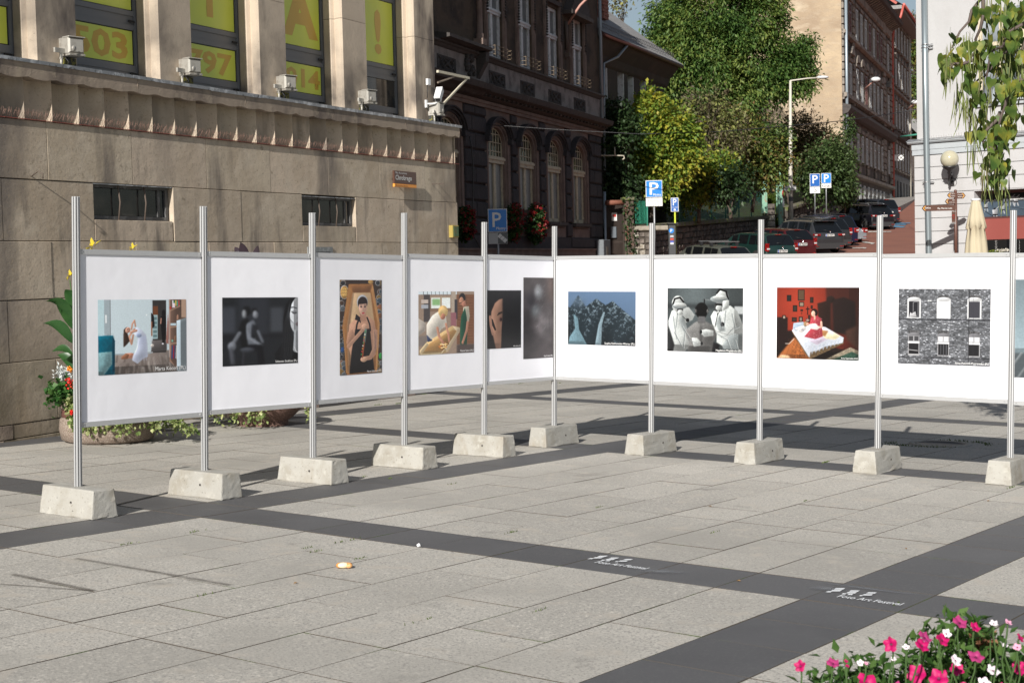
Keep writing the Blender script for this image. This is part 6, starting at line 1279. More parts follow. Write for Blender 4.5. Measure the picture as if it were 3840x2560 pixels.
r_=np.random.RandomState(12); pts=[(r_.uniform(-.15,.4),-.04+abs(r_.normal())*-.05,r_.uniform(1.6,at(2360,752,62.6).z+.3)) for _ in range(260)]; link('ivy',leaf_mesh('ivy',pts,.14,g_dark,1.5,.3,seed=91),o,kind='stuff')
b=MB(); b.box(.28,1.0,.05,.5,-.5,zc-.2); b.obj('wall_core',m_mortar,o); b=MB(); b.bbox(.28,1.75,-.06,.5,zc-.2,zc,.03); b.obj('concrete_cap',mat('cap_concrete',(.30,.27,.22),.85,noise=[(5,3,(.18,.16,.12),.5,.7)]),o)
for k in range(8):
    for j in range(3): link('stone',rr.choice(stl if rr.random()<.6 else stv),o,M=Matrix.Translation((.3+.235*j+rr.uniform(-.02,.02),.05+rr.uniform(-.02,.03),zc-.22-.25*(k+1)+rr.uniform(-.02,.02)))@Matrix.Diagonal((rr.uniform(.17,.25),.8,rr.uniform(.16,.24),1)))
# garden slope
gs=MB(); q=[]
for i in range(13):
    t=i/12; a=W1.o+W1.x*(L1*t)+W1.y*.45; q.append((a.x,a.y,za+(zb1-za)*t-.25)); c=a+W1.y*22; q.append((c.x,c.y+3,za+(zb1-za)*t+5.5))
gs.add(q,[(2*i,2*i+2,2*i+3,2*i+1) for i in range(12)]); a=W2.o+W2.y*.4; c=W2.o+W2.x*L2+W2.y*.4
e1=Vector(q[24]);e2=Vector(q[25]); gs.add([tuple(e1),(a.x,a.y,p3.z-.3),(c.x,c.y,p4.z-.3),(c.x-3,c.y+10,p4.z+3),tuple(e2)],[(0,1,2,3,4)])
gs.obj('garden_slope',mat('garden_soil',(.045,.05,.022),.95,noise=[(1.2,4,(.05,.075,.02),.45,.6)]),kind='structure')
# mesh fence
m_net=mat('green_debris_net',(.02,.13,.10),.7,alpha=.62,noise=[(2.0,3,(.01,.07,.055),.4,.7,(1,1,.3))]); m_gp=mat('green_fence_paint',(.05,.24,.17),.55)
fo=empty('mesh_fence',W1.M,'green net fence along the top of the rubble wall','fence'); hz=1.45
n=22; fz=MB(); v=[]
for i in range(n+1):
    s=8+(L1-8.2)*i/n; z=za+(zb1-za)*s/L1
    v+=[(s,.22+.06*math.sin(i*1.9),z),(s,.22+.08*math.sin(i*2.3),z+hz-.10*abs(math.sin(i*.8)))]
fz.add(v,[(2*i,2*i+2,2*i+3,2*i+1) for i in range(n)]); fz.obj('net',m_net,fo)
for i in range(7): s=8+(L1-8.2)*i/6; z=za+(zb1-za)*s/L1; b=MB(); b.tube([(s,.26,z-.2),(s,.26,z+hz+.05)],.035,6); b.obj('post',m_gp,fo)
fr2=Frame((pe.x+.30,pe.y,0),80); fo2=empty('net_panel',fr2.M,'sunlit green net panel on the pale stone wall end','fence'); x0,zt_=fr2.hit(2382,755); x1,z0=fr2.hit(2427,838)
m_net2=mat('bright_green_net',(.03,.30,.19),.6)
b=MB(); nx,nz=15,24
for i in range(nx+1): x=x0+(x1-x0)*i/nx; b.tube([(x,.05*math.sin(i),z0),(x,.05*math.sin(i+1),zt_)],.006,3,cap=False)
for i in range(nz+1): z=z0+(zt_-z0)*i/nz; b.tube([(x0,0,z),(x1,0,z)],.006,3,cap=False)
b.obj('net',m_net2,fo2); b=MB(); b.tube([(x1+.02,.05,z0-.3),(x1+.02,.05,zt_-.2)],.035,6); b.obj('post',m_gp,fo2); 
# gate posts
m_mint=mat('rusty_mint_paint',(.20,.37,.27),.6,noise=[(4,4,(.28,.13,.06),.58,.66,(1,1,.5)),(9,3,(.14,.28,.2),.5,.7)])
def gatepost(px,ytop,ybot,w,Y,label,fin=False):
    a=at(px,ytop,Y); c=at(px,ybot,Y); o=empty('gate_post',Matrix.Translation((a.x,a.y,c.z)),label,'post'); h=a.z-c.z; k=w/F*Y/2
    b=MB(); b.bbox(-k,k,-k,k,0,h,.02); b.obj('shaft',m_mint,o); b=MB(); b.add([(-k-.03,-k-.03,h),(k+.03,-k-.03,h),(k+.03,k+.03,h),(-k-.03,k+.03,h),(0,0,h+.14)],[(0,1,4),(1,2,4),(2,3,4),(3,0,4),(0,3,2,1)]); b.obj('cap',m_mint,o)
    if fin: b=MB(); b.tube([(0,0,h+.1),(0,0,h+1.15)],.06,6); b.sphere((0,0,h+1.25),.08,6,5); b.tube([(-.12,0,h+1.5),(0,0,h+1.2),(.1,0,h+1.5)],.03,5); b.obj('finial',m_mint,o); 
    return o
gatepost(2865,678,800,20,87.5,'mint green iron gate post at the end of the net fence')
gatepost(2926,692,845,17,85.5,'rusty mint green gate post with a tall finial left of the lamp post',True)
a=at(2900,765,87.8); c=at(2900,850,87.8); b=MB(); b.box(-.42,.0,-.3,.3,c.z-a.z-1,0); o=b.obj('gate_pier',m_mortar,label='broken stone pier between the two green gate posts',cat='pier',M=a)
for k in range(5):
    b=MB(); b.bbox(-.46+.03*rr.random(),.03,-.38,.3,-.34*(k+1)+.02,-.34*k-.01,.05); b.obj('stone',m_lime if k>1 else m_rub,o)
a=at(2912,672,86.2); b=MB(); b.tube([(0,0,-2.2),(0,0,0)],.05,5); b.tube([(-.08,0,-.55),(.12,0,-.55)],.05,5); b.tube([(-.08,0,-1.8),(.12,0,-1.8)],.05,5); b.sphere((0,0,.05),.08,6,4); b.obj('gate_hinge_bar',m_mint,label='thin mint green hinge bar beside the gate post',cat='bar',M=a)
# grass bank
r_=np.random.RandomState(5); pts=[]; 
for _ in range(2600): 
    px=r_.uniform(2876,2915); py=r_.uniform(735,850); p=at(px,py,89.5); pts.append(tuple(p))
g_grass=leafmat('bank_grass',[(.06,.10,.02),(.12,.19,.035),(.18,.25,.05)],.4,scale=.8)
me=leaf_mesh('grass',pts,.22,g_grass,5,-.6,seed=5); link('grass_bank',me,label='tuft of bright sunlit grass on the bank between the gate posts',cat='grass',kind='stuff')
# street lamp
a=at(2967,860,83); t=at(2964,303,83); m_lp=mat('cream_lamp_post',(.50,.47,.40),.6,noise=[(3,3,(.42,.39,.33),.5,.7)]); H_=t.z-a.z
o=empty('street_lamp',Matrix.Translation(a),'tall cream street lamp post behind the parked cars','street lamp')
b=MB(); b.tube([(0,0,-.3),(0,0,H_*.35),(t.x-a.x,0,H_)],[.125,.115,.065],12); b.obj('post',m_lp,o)
b=MB(); b.tube([(t.x-a.x,0,H_-.1),(t.x-a.x,0,H_),(1.0,0,H_+.1),(1.55,0,H_+.12)],.04,8); b.obj('arm',m_lp,o)
b=MB(); b.sphere((1.85,0,H_+.14),.16,10,6,(2.2,1,.6)); b.obj('lamp_head',mat('lamp_head_white',(.6,.61,.62),.4),o)
b=MB(); b.lathe([(.128,1.55),(.128,1.8)],12); b.obj('band',mat('dark_band',(.08,.08,.08),.6),o)
sg=at(2938,698,82.7); o2=empty('warning_board',Matrix.Translation(sg),'small white board lettered SAMOCHÓD tied to the lamp post','sign')
b=MB(); b.box(0,.70,-.02,0,-.24,0); b.obj('board',m_let,o2); fit_text('SAMOCHÓD',None,.05,.64,-.20,-.09,-.025,o2,m_black,bold=.02); fit_text('UWAGA NA',None,.12,.5,-.075,-.03,-.025,o2,m_black)
sg=at(2937,745,85); b=MB(); b.lathe([(.001,.01),(.22,.01),(.22,-.01),(.001,-.01)],14,M=TR(0,0,.25,rx=R(90),rz=R(65))); o3=b.obj('edge_on_sign',mat('sign_red2',(.45,.05,.04),.5),label='red and white round sign seen almost edge on beside the gate post',cat='sign',M=sg); b=MB(); b.box(-.05,.05,-.02,.02,-.45,.0); b.obj('lower_plate',m_let,o3)
# ------------------------------------------------------------------ parking signs
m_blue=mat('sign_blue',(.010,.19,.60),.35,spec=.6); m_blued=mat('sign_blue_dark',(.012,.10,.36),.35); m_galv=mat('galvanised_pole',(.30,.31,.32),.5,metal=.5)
def sign_at(x0,y0,x1,y1,Y,label,yb,wh=0,rot=0):
    a=at((x0+x1)/2,y1,Y); w=(x1-x0)/F*Y; h=(y1-y0)/F*Y; gz=at((x0+x1)/2,yb,Y).z
    o=empty('parking_sign',Matrix.Translation((a.x,a.y,a.z))@Matrix.Rotation(R(rot),4,'Z'),label,'sign','parking signs along the street')
    b=MB(); b.tube([(0,.05,gz-a.z),(0,.05,h-.05)],.032,8); b.obj('pole',m_galv,o)
    b=MB(); b.bbox(-w/2,w/2,-.012,.012,0,h,.008); p=b.obj('back_panel',m_let,o)
    b=MB(); b.box(-w/2+.02,w/2-.02,-.016,-.0125,.02,h-.02); f=b.obj('blue_face',m_blue,p)
    return o,w,h,f
gzb=1120
o,w,h,f=sign_at(1831,784,1902.5,870,45,'blue paid parking sign with a tilted car plate, in front of the ornate house',1200)
fit_text('P',None,-w*.27,w*.20,h*.22,h*.85,-.019,f,m_let,bold=.008); fit_text('Płatny',None,-w*.08,w*.42,h*.06,h*.22,-.019,f,m_let,bold=.01)
b=MB(); b.bbox(-w/2,w/2,-.012,.012,-.36,-.02,.006); p=b.obj('sub_plate',mat('plate_white_in_shade',(.42,.43,.43),.5),o); b=MB(); b.box(0,w/2-.01,-.016,-.0125,-.35,-.03); b.obj('kerb_symbol',mat('plate_dark_grey',(.12,.13,.13),.5),p)  # white plate coloured grey, its shade is put into the colour
b=MB(); Mx=TR(w*.24,-.018,-.19,ry=R(42)); b.box(-.15,.15,-.003,0,-.06,.06,M=Mx); b.obj('car_symbol',m_let,p); b=MB(); b.box(-.06,-.05,-.006,-.003,-.06,.06,M=Mx); b.box(.04,.05,-.006,-.003,-.06,.06,M=Mx); b.obj('car_lines',m_black,p)
o,w,h,f=sign_at(2422,677,2484,740,52,'blue paid parking sign with a hours plate, left of the parking meter',1100)
fit_text('P',None,-w*.27,w*.28,h*.15,h*.88,-.019,f,m_let,bold=.008); fit_text('Płatny',None,-w*.05,w*.42,h*.05,h*.22,-.019,f,m_let,bold=.008)
b=MB(); b.bbox(-w/2,w/2,-.012,.012,-.31,-.02,.006); p=b.obj('sub_plate',m_let,o)
for k,s in enumerate(('W godz. 18.00-10.00','dla poj. zaopatrzenia','postój na czas','za i wyładunku','max. do 30 min.')):
    hw=w*(.44 if len(s)>16 else .36)*.9; fit_text(s,None,-hw,hw,-.085-.05*k,-.052-.05*k,-.016,p,m_black)
o,w,h,f=sign_at(2516,742,2545,794,58,'yellow edged blue parking meter sign above the meter',1060,rot=-12)
f.data.materials[0]=m_blued; o.children[1].data.materials[0]=mat('lime_border',(.50,.58,.04),.5); fit_text('P',None,-w*.22,w*.25,h*.45,h*.92,-.019,f,m_let,bold=.008); fit_text('PARKOMAT',None,-w*.38,w*.38,h*.28,h*.34,-.019,f,m_let)
b=MB(); b.lathe([(.001,0),(.04,0)],10,M=TR(0,-.02,h*.14,rx=R(90))); b.obj('coin_symbol',m_let,f)
o,w,h,f=sign_at(3037,652,3075,700,84,'shaded blue parking sign with a wheelchair plate',815); f.data.materials[0]=m_blued  # shade on this face is painted in with the darker blue
fit_text('P',None,-w*.24,w*.28,h*.25,h*.88,-.019,f,m_let,bold=.008); b=MB(); b.bbox(-w/2,w/2,-.012,.012,-.37,-.02,.006); p=b.obj('sub_plate',m_let,o)
b=MB(); b.tube([(0.06*math.cos(t)-.0,-.018,-.235+.075*math.sin(t)) for t in [k*.5-3.3 for k in range(10)]],.012,4); b.tube([(-.02,-.018,-.09),(-.01,-.018,-.19),(.06,-.018,-.2),(.10,-.018,-.28)],.012,4); b.sphere((-.02,-.018,-.07),.022,6,4); b.obj('wheelchair_symbol',m_black,p)
o,w,h,f=sign_at(3080,650,3117,688,86,'blue parking end sign with the word Koniec under it',810)
fit_text('P',None,-w*.24,w*.26,h*.12,h*.88,-.019,f,m_let,bold=.008); b=MB(); b.bbox(-w/2,w/2,-.012,.012,-.26,-.02,.006); p=b.obj('sub_plate',m_let,o); fit_text('Koniec',None,-w*.42,w*.42,-.21,-.07,-.018,p,m_black,bold=.01)
# parking meter
a=at(2523,1060,58); t=at(2523,842,58); o=empty('parking_meter',Matrix.Translation(a),'dark grey parking meter standing in front of the rubble wall','parking meter'); hh=t.z-a.z
b=MB(); b.bbox(-.14,.14,-.10,.12,0,hh,.02); b.obj('cabinet',mat('meter_grey',(.05,.052,.055),.5),o); b=MB(); b.bbox(-.17,.22,-.16,.16,hh,hh+.05,.01); b.obj('roof',m_black,o)
b=MB(); b.lathe([(.001,.0),(.10,.0)],14,M=TR(-.03,-.105,hh-.24,rx=R(90))); s_=b.obj('p_disc',m_blue,o); fit_text('P',None,-.07,.01,hh-.30,hh-.18,-.11,s_,m_let,bold=.008)
for z,c in ((.45,(.45,.46,.5)),(.56,(.5,.06,.04)),(.66,(.08,.1,.4)),(.73,(.6,.6,.6))): b=MB(); b.box(-.08,.05,-.106,-.101,hh-z-.04,hh-z+.03); b.obj('sticker',mat('sticker_%d'%int(z*100),c,.5),o)
# ------------------------------------------------------------------ parked cars
m_tyre=mat('tyre_rubber',(.018,.018,.018),.85); m_rim=mat('alloy_rim',(.38,.38,.39),.35,metal=.7); m_cgl=mat('car_glass',(.006,.007,.008),.03,spec=.55); m_tail=mat('red_tail_lens',(.16,.004,.004),.15,spec=.9,coords='obj',noise=[(14,2,(.42,.012,.012),.54,.60)]); m_clear=mat('clear_lens',(.5,.48,.48),.1,spec=.9); m_plast_=mat('grey_bumper_plastic',(.035,.035,.037),.6); m_plate=mat('plate_white',(.68,.68,.66),.4); m_rail=mat('silver_rail',(.45,.46,.47),.3,metal=.8); m_eu=mat('plate_blue',(.02,.08,.4),.4); m_chr=mat('chrome',(.6,.6,.62),.12,metal=1)
def paint(name,c,met=.5):
    m=mat(name,c,.38,metal=met*.6,noise=[(.8,3,tuple(min(1,x*1.35+.012) for x in c),.5,.8)]); m.node_tree.nodes['Principled BSDF'].inputs['Coat Weight'].default_value=.55; return m
def car(label,pxc,Y,col,L=4.4,W=1.78,H=1.45,kind='hatch',belt=.92,heading=-24,rails=None,plate='',plate_z=.80,dz=0,glasspx=None,light='wide',dark_low=False,spoiler=False):
    a=at(pxc,900,Y); z=zroad(a.y)+dz; hd=R(heading)
    # local: +x forward (nose), y left ; world heading azimuth
    M=Matrix.Translation((a.x,a.y,z))@Matrix.Rotation(R(90)-hd,4,'Z')@Matrix.Rotation(-math.atan(.078*math.cos(hd)),4,'Y')
    o=empty('parked_car',M,label,'car','cars parked along the rubble wall')
    w=W/2; zb=.22; 
    if kind=='saloon': st=[(0,.62,.95,1),(.06,.78,.99,1),(.75,.80,1.02,1),(1.35,H-.06,1.0,0),(2.1,H,.98,0),(2.9,H-.05,.95,0),(3.55,.98,.94,1),(L-.25,.82,.8,1),(L,.62,.62,1)]
    else:
        st=[(0,.70,.70,1),(.05,belt+.02,belt+.0,1),(.50 if kind=='hatch' else .38,H-.03,belt+.02,0),(1.0,H-.005,belt,0),(1.55,H,belt-.01,0),(1.65,H,belt-.01,0),(2.45,H-.015,belt-.02,0),(2.55,H-.02,belt-.02,0),(3.05,H-.10,belt-.03,0),(3.55,belt+.04,belt-.03,1),(L-.28,.84,.82,1),(L,.62,.60,1)]
    rows=[]
    for i,(x,top,bl,coll) in enumerate(st):
        bl=min(bl,top-.01) if coll else bl
        tp=.94 if (x<.02 or x>L-.05) else 1
        wt=w*tp*(.93 if coll else .80); g=top-bl
        rows.append([(0,zb),(w*.86*tp,zb),(w*.985*tp,zb+.12),(w*tp,zb+.36),(w*.965*tp,bl-.02),(w*.93*tp,bl+.012),(wt,bl+g*.86),(wt*.84,top-.02),(0,top)])
    nr=len(rows[0]); body=MB(); gl={}
    def P(i,j,sg): y,zz=rows[i][j]; return (st[i][0],y*sg,zz)
    def face(mb,i,j,sg): mb.add([P(i,j,sg),P(i+1,j,sg),P(i+1,j+1,sg),P(i,j+1,sg)],[(0,1,2,3) if sg<0 else (3,2,1,0)],smooth=True)
    for sg in (-1,1):
        for i in range(len(st)-1):
            pil=(st[i+1][0]-st[i][0])<.15
            for j in range(nr-1):
                side=(j==5 and not st[i][3] and not st[i+1][3] and not pil)
                rear=(j in(6,7) and i==1 and kind!='saloon') or (kind=='saloon' and i==2 and j in (6,7))
                rear2=(j==5 and i==1 and kind!='saloon' and False)
                front=(j in (6,7) and st[i+1][3] and not st[i][3])
                key='side_window' if side else ('rear_window' if rear else ('windscreen' if front else None))
                if key=='side_window': key=(key,i,sg)
                elif key: key=(key,0,0)
                if key: face(gl.setdefault(key,MB()),i,j,sg)
                face(body,i,j,sg)
        for i in (0,len(st)-1): body.add([P(i,j,sg) for j in range(nr)],[tuple(range(nr)) if (sg<0)==(i==0) else tuple(range(nr))[::-1]])
    me=body.mesh('body',col); 
    bm=bmesh.new(); bm.from_mesh(me); bmesh.ops.remove_doubles(bm,verts=bm.verts,dist=.002); bmesh.ops.recalc_face_normals(bm,faces=bm.faces); bm.to_mesh(me); bm.free()
    bo=link('body',me,o); ms=bo.modifiers.new('s','BEVEL'); ms.width=.035; ms.segments=2; ms.limit_method='ANGLE'; ms.angle_limit=R(32)
    for (nm,i,sg),mb in gl.items():
        # inset the pane a little and lift it 6 mm off the shell
        c=Vector((sum(v[0] for v in mb.v)/len(mb.v),sum(v[1] for v in mb.v)/len(mb.v),sum(v[2] for v in mb.v)/len(mb.v)))
        me=mb.mesh(nm,m_cgl); bm=bmesh.new(); bm.from_mesh(me); bmesh.ops.remove_doubles(bm,verts=bm.verts,dist=.002); bmesh.ops.recalc_face_normals(bm,faces=bm.faces)
        for v_ in bm.verts:
            d=c-v_.co; v_.co+=d*.07
        nrm=Vector((0,0,0)); 
        for f_ in bm.faces: nrm+=f_.normal*f_.calc_area()
        nrm.normalize(); out=Vector((0,c.y,0)) if nm=='side_window' else Vector((-1 if nm=='rear_window' else 1,0,.6))
        if nrm.dot(out)<0: nrm=-nrm
        for v_ in bm.verts: v_.co+=nrm*.016
        bm.to_mesh(me); bm.free(); link(nm,me,o)
    # wheels
    for xw in (.78,L-.85):
        for sg in (-1,1):
            wh=empty('wheel',TR(xw,sg*(w-.10),.32),parent=o)
            b=MB(); b.lathe([(.20,-.10),(.31,-.10),(.325,-.07),(.325,.07),(.31,.10),(.20,.10)],18,M=Matrix.Rotation(R(90),4,'X')); b.obj('tyre',m_tyre,wh)
            b=MB(); b.lathe([(.001,.07),(.05,.075),(.19,.06),(.205,.10)],18,M=Matrix.Rotation(R(-90*sg),4,'X'))
            b.obj('rim',m_rim,wh)
            b=MB(); b.lathe([(.0,.0),(.39,.0)],18,M=TR(xw,sg*(w+.004),.33,rx=R(90))); b.obj('wheel_arch',m_tyre,o)
            wh.matrix_local=TR(xw,sg*(w-.075),.325)
    # rear details
    b=MB(); b.bbox(-.03,.3,-w*.95,w*.95,zb+.02,zb+.30,.03,M=None); b.v=[(x,y,z_) for x,y,z_ in b.v]; b.obj('rear_bumper',m_plast_ if dark_low else col,o)
    lz=belt-.14 if kind!='saloon' else .70
    for sg in (-1,1):
        b=MB()
        if light=='wide': b.box(-.035,.12,sg*w*.98-(.36 if sg>0 else 0),sg*w*.98+(.36 if sg<0 else 0),lz+.01,lz+.11)
        elif light=='tall': b.box(-.02,.13,sg*w*.985-(.13 if sg>0 else 0),sg*w*.985+(.13 if sg<0 else 0),lz-.10,lz+.26)
        else: b.box(-.035,.12,sg*w*.98-(.27 if sg>0 else 0),sg*w*.98+(.27 if sg<0 else 0),lz-.10,lz+.14)
        t_=b.obj('tail_light',m_tail,o); b=MB()
        y0=sg*w*.97-(.15 if sg>0 else 0); b.box(-.042,-.036 if light!='tall' else -.022,y0,y0+.15,lz-.02 if light!='wide' else lz+.03,lz+.05 if light!='wide' else lz+.09); b.obj('reversing_lens',m_clear,t_)
        b=MB(); b.box(-.045,-.03,sg*w*.8-.12,sg*w*.8+.12,zb+.12,zb+.15); b.obj('reflector',m_tail,o)
        b=MB(); b.sphere((L*.64,sg*(w+.10),belt+.06),.10,8,5,(.7,1.0,.8)); b.obj('mirror',col,o)
        for xh in (L*.43,L*.63): b=MB(); b.box(xh-.1,xh+.08,sg*(w+.0),sg*(w+.025),belt-.13,belt-.10); b.obj('door_handle',col,o)
    b=MB(); b.box(-.055,-.032,-.26,.26,plate_z-.06,plate_z+.055); p=b.obj('number_plate',m_plate,o)
    b=MB(); b.box(-.058,-.056,.215,.26,plate_z-.06,plate_z+.055); b.obj('country_strip',m_eu,p)
    if plate:
        t_=text(plate,.1,Matrix(),m_black,p,'plate_lettering',bold=.004); xs=[v_.co.x for v_ in t_.data.vertices]; zs=[v_.co.z for v_ in t_.data.vertices]; kx=.44/(max(xs)-min(xs)); kz=.078/(max(zs)-min(zs))
        t_.data.transform(Matrix.Translation((-.059,.20,plate_z-.04))@Matrix.Rotation(R(-90),4,'Z')@Matrix.Translation((-min(xs)*kx,0,-min(zs)*kz))@Matrix.Diagonal((kx,1,kz,1)))
    b=MB(); b.lathe([(.001,0),(.055,.0),(.055,.012)],12,M=TR(-.03,0,plate_z+.17,ry=R(-90))); b.obj('badge',m_chr,o)
    b=MB(); b.box(.40 if kind=='hatch' else .3,.46,-.14,.14,H-.045,H-.02); b.obj('brake_light',m_tail,o) if kind!='saloon' else None
    b=MB(); b.tube([(.02,.0,belt+.10),(.16,.28,belt+.16)],.012,4); b.obj('wiper',m_black,o) if kind!='saloon' else None
    b=MB(); b.tube([(.0,-w*.5,zb+.03),(-.06,-w*.5,zb+.03)],.035,8); b.obj('exhaust',m_chr,o)
    if spoiler: b=MB(); b.box(.28,.62,-w*.68,w*.68,H-.03,H+.01); b.obj('spoiler',col,o)
    if rails:
        for sg in (-1,1): b=MB(); b.tube([(.75,sg*w*.66,H-.03),(.85,sg*w*.66,H+.05),(2.5,sg*w*.66,H+.045),(2.7,sg*w*.66,H-.06)],.018,6); b.obj('roof_rail',rails,o)
    b=MB(); b.tube([(.75,0,H-.01),(.62,0,H+.16)],.006,4); b.obj('aerial',m_black,o)
    return o
c1=car('grey olive car with silver roof bars, lowest in the row of parked cars',2768,61,paint('olive_silver',(.10,.105,.09)),4.2,1.7,1.44,plate='SB 4471K',heading=-24)
for x in (1.15,1.95):
    b=MB(); b.box(x,x+.07,-.72,.72,1.57,1.60); r=b.obj('roof_bar',m_rail,c1)
    for sg in (-1,1): b=MB(); b.box(x-.02,x+.09,sg*.62-.05,sg*.62+.05,1.42,1.57); b.obj('bar_foot',m_black,r)
car('dark green estate car with tall red tail lights',2930,68,paint('bottle_green',(.007,.028,.024),.3),4.5,1.72,1.46,'wagon',plate='GD 9523W',light='tall',plate_z=.70,belt=.93)
car('dark red hatchback between the green estate and the grey off-roader',3005,71,paint('wine_red',(.06,.005,.008),.3),4.1,1.70,1.47,plate='SI 72340',plate_z=.78,light='tall',belt=.95)
car('grey off-road car with a tinted rear window, plate SB 107AY',3108,76,paint('graphite_grey',(.034,.036,.040)),4.66,1.89,1.64,plate='SB 107AY',belt=1.02,plate_z=.92,rails=None,dark_low=True,spoiler=True)
car('dark grey off-road car mostly hidden behind the grey one',3140,79.3,paint('slate_grey',(.022,.023,.025)),4.6,1.85,1.66,plate='',belt=1.02,light='tall',rails=m_plast_,dark_low=True)
car('dark blue estate car with black roof rails',3168,82.3,paint('midnight_blue',(.010,.014,.045)),4.7,1.80,1.68,'wagon',plate='SB 8820J',belt=1.0,light='block',rails=m_plast_,plate_z=.9)
car('silver saloon half hidden behind the blue estate',3204,85.3,paint('silver_paint',(.24,.26,.28)),4.6,1.74,1.44,'saloon',plate='WA 5S',light='block',plate_z=.80)
car('black off-road car with silver roof rails, plate SB 925AF',3312,95.5,paint('black_paint',(.008,.008,.012)),4.38,1.81,1.62,plate='SB 925AF',belt=1.0,plate_z=.92,rails=m_rail,dark_low=True,spoiler=True)
car('dark car at the top of the parked row, behind the black off-road car',3335,99.5,paint('dark_blue_grey',(.02,.024,.032)),4.4,1.78,1.66,'wagon',plate='',belt=1.0,light='tall')
# bay markings
m_rp=mat('road_paint',(.55,.52,.48),.7,noise=[(6,3,(.3,.2,.15),.55,.7)]); m_bp=mat('blue_road_paint',(.06,.22,.36),.7,noise=[(5,3,(.2,.12,.1),.55,.7)])
def onroad(px,py):
    r=ray(px,py); t=60
    for _ in range(40):
        p=EYE+r*(t/r.y); t+= (p.z-zroad(p.y)-.0)/( .078-(r.z/r.y)) if False else 0; break
    lo,hi=50,170
    for _ in range(50):
        m=(lo+hi)/2; p=EYE+r*(m/r.y)
        if p.z>zroad(p.y): lo=m
        else: hi=m
    return EYE+r*(lo/r.y)
T2=lambda X,Y:(2880+X/4.2,720+Y/4.2)
def roadpoly(name,pts,mt,label):
    q=[onroad(*T2(*p)) for p in pts]; b=MB(); b.add([(p.x,p.y,zroad(p.y)+.012) for p in q],[tuple(range(len(q)))]); return b.obj(name,mt,road,label=None)
for pts in ([(1490,780),(1690,805),(1640,825),(1600,810),(1480,795)],[(1330,880),(1510,876),(1555,878),(1530,895),(1490,888),(1330,890)],[(1580,618),(1710,618),(1950,622),(1930,630),(1580,635)]): roadpoly('bay_marking',pts,m_rp,None)
for pts in ([(2010,486),(2250,486),(2235,498),(2000,498)],[(2000,505),(2190,508),(2165,522),(1990,520)],[(1980,530),(2170,545),(2120,562),(1975,555)],[(1650,535),(1800,538),(1800,548),(1650,548)]): roadpoly('bay_marking',pts,m_bp,None)
# ------------------------------------------------------------------ white building on the right
WF=Frame((11.4,42,0),133.8); HW=lambda px,py,y=0: WF.hit(px,py,y); ZZ=lambda X,Y:(3420+X/3.267,480+Y/3.267)
m_wht=mat('white_painted_render',(.43,.43,.435),.8,rnd=.02,noise=[(1.2,4,(.39,.39,.39),.5,.72,(1,1,.5)),(5,4,(.32,.315,.305),.66,.82)],bump=[(6,.006),(40,.002)])
m_wht2=mat('pale_blue_band',(.37,.40,.42),.8,noise=[(2,4,(.32,.34,.36),.5,.7)]); m_wj=mat('joint_grey',(.24,.235,.23),.9)
wb=empty('white_building',WF.M,'white painted building with banded stone courses on the right','building')
b=MB(); b.box(.06,1.76,.06,12,-2,4.4); b.box(1.76,9,.06,12,3.30,4.4); b.box(4.9,9,.06,12,-2,3.3); b.box(1.76,4.9,1.2,12,-2,3.3); b.box(.12,9,.06,12,4.4,12); b.obj('core_wall',m_wj,wb)
Z=[-1.4,-1.04,-.68,-.32,.04,.40,.77,1.13,1.49,1.852,2.21,2.578,2.936,3.283,3.639,3.995,4.342]
for z0,z1 in zip(Z,Z[1:]):
    for a,c in (((0,1.76),(4.9,9)) if z0<3.25 else ((0,9),)):
        b=MB(); b.bbox(a,c,0,.07,z0+.006,z1-.006,.009); b.box(a,.08,.07,10,z0+.008,z1-.008) if a==0 else None; b.obj('stone_course',m_wht,wb)
b=MB(); b.box(-.04,9,-.04,.1,4.345,4.48); b.box(-.05,9,-.05,.1,4.488,4.64); b.obj('band',m_wht2,wb)
b=MB(); b.xprism([(.1,4.645),(-.10,4.66),(-.14,4.70),(-.14,4.725),(-.05,4.75),(.1,4.79)],-.14,9); b.obj('string_course',m_wht2,wb); b=MB(); b.xprism([(.0,4.79),(-.13,4.742),(-.155,4.728),(-.155,4.733),(.0,4.80)],-.16,9); b.obj('flashing',m_zinc,wb)
b=MB(); b.box(.10,9,0,.06,4.80,9.5); b.box(.10,.16,.06,10,4.8,9.5); b.obj('upper_wall',m_wht,wb)
for s0 in (1.95,5.6):
    for z0,z1 in ((5.62,8.1),(8.55,9.4)):
        w=empty('window',Matrix.Translation((s0,-.01,z0)),parent=wb); b=MB(); b.box(.05,1.25,-.0,.005,.10,z1-z0); b.obj('pane',m_pane,w); b=MB(); b.box(0,.12,-.03,0,.08,z1-z0); b.box(1.2,1.32,-.03,0,.08,z1-z0); b.box(.6,.7,-.03,0,.08,z1-z0); b.box(0,1.32,-.031,0,1.5,1.6) if z1>z0+1.6 else None; b.obj('frame',mat('ivory_window_frame',(.55,.48,.36),.5),w); b=MB(); b.box(-.12,1.42,-.12,0,-.0,.08); b.box(-.08,1.38,-.06,0,-.1,.0); b.obj('sill',m_wht2,w)
b=MB(); s=.55
while s<8.8: b.tube([(s,-.03,4.78),(s+rr.gauss(0,.006),-.035,4.78+rr.uniform(.07,.13))],.0025,3,cap=False); s+=.075
b.obj('bird_spikes',m_spike,label='row of thin bird spikes on the string course of the white building',cat='bird spikes',kind='stuff',M=WF.M)
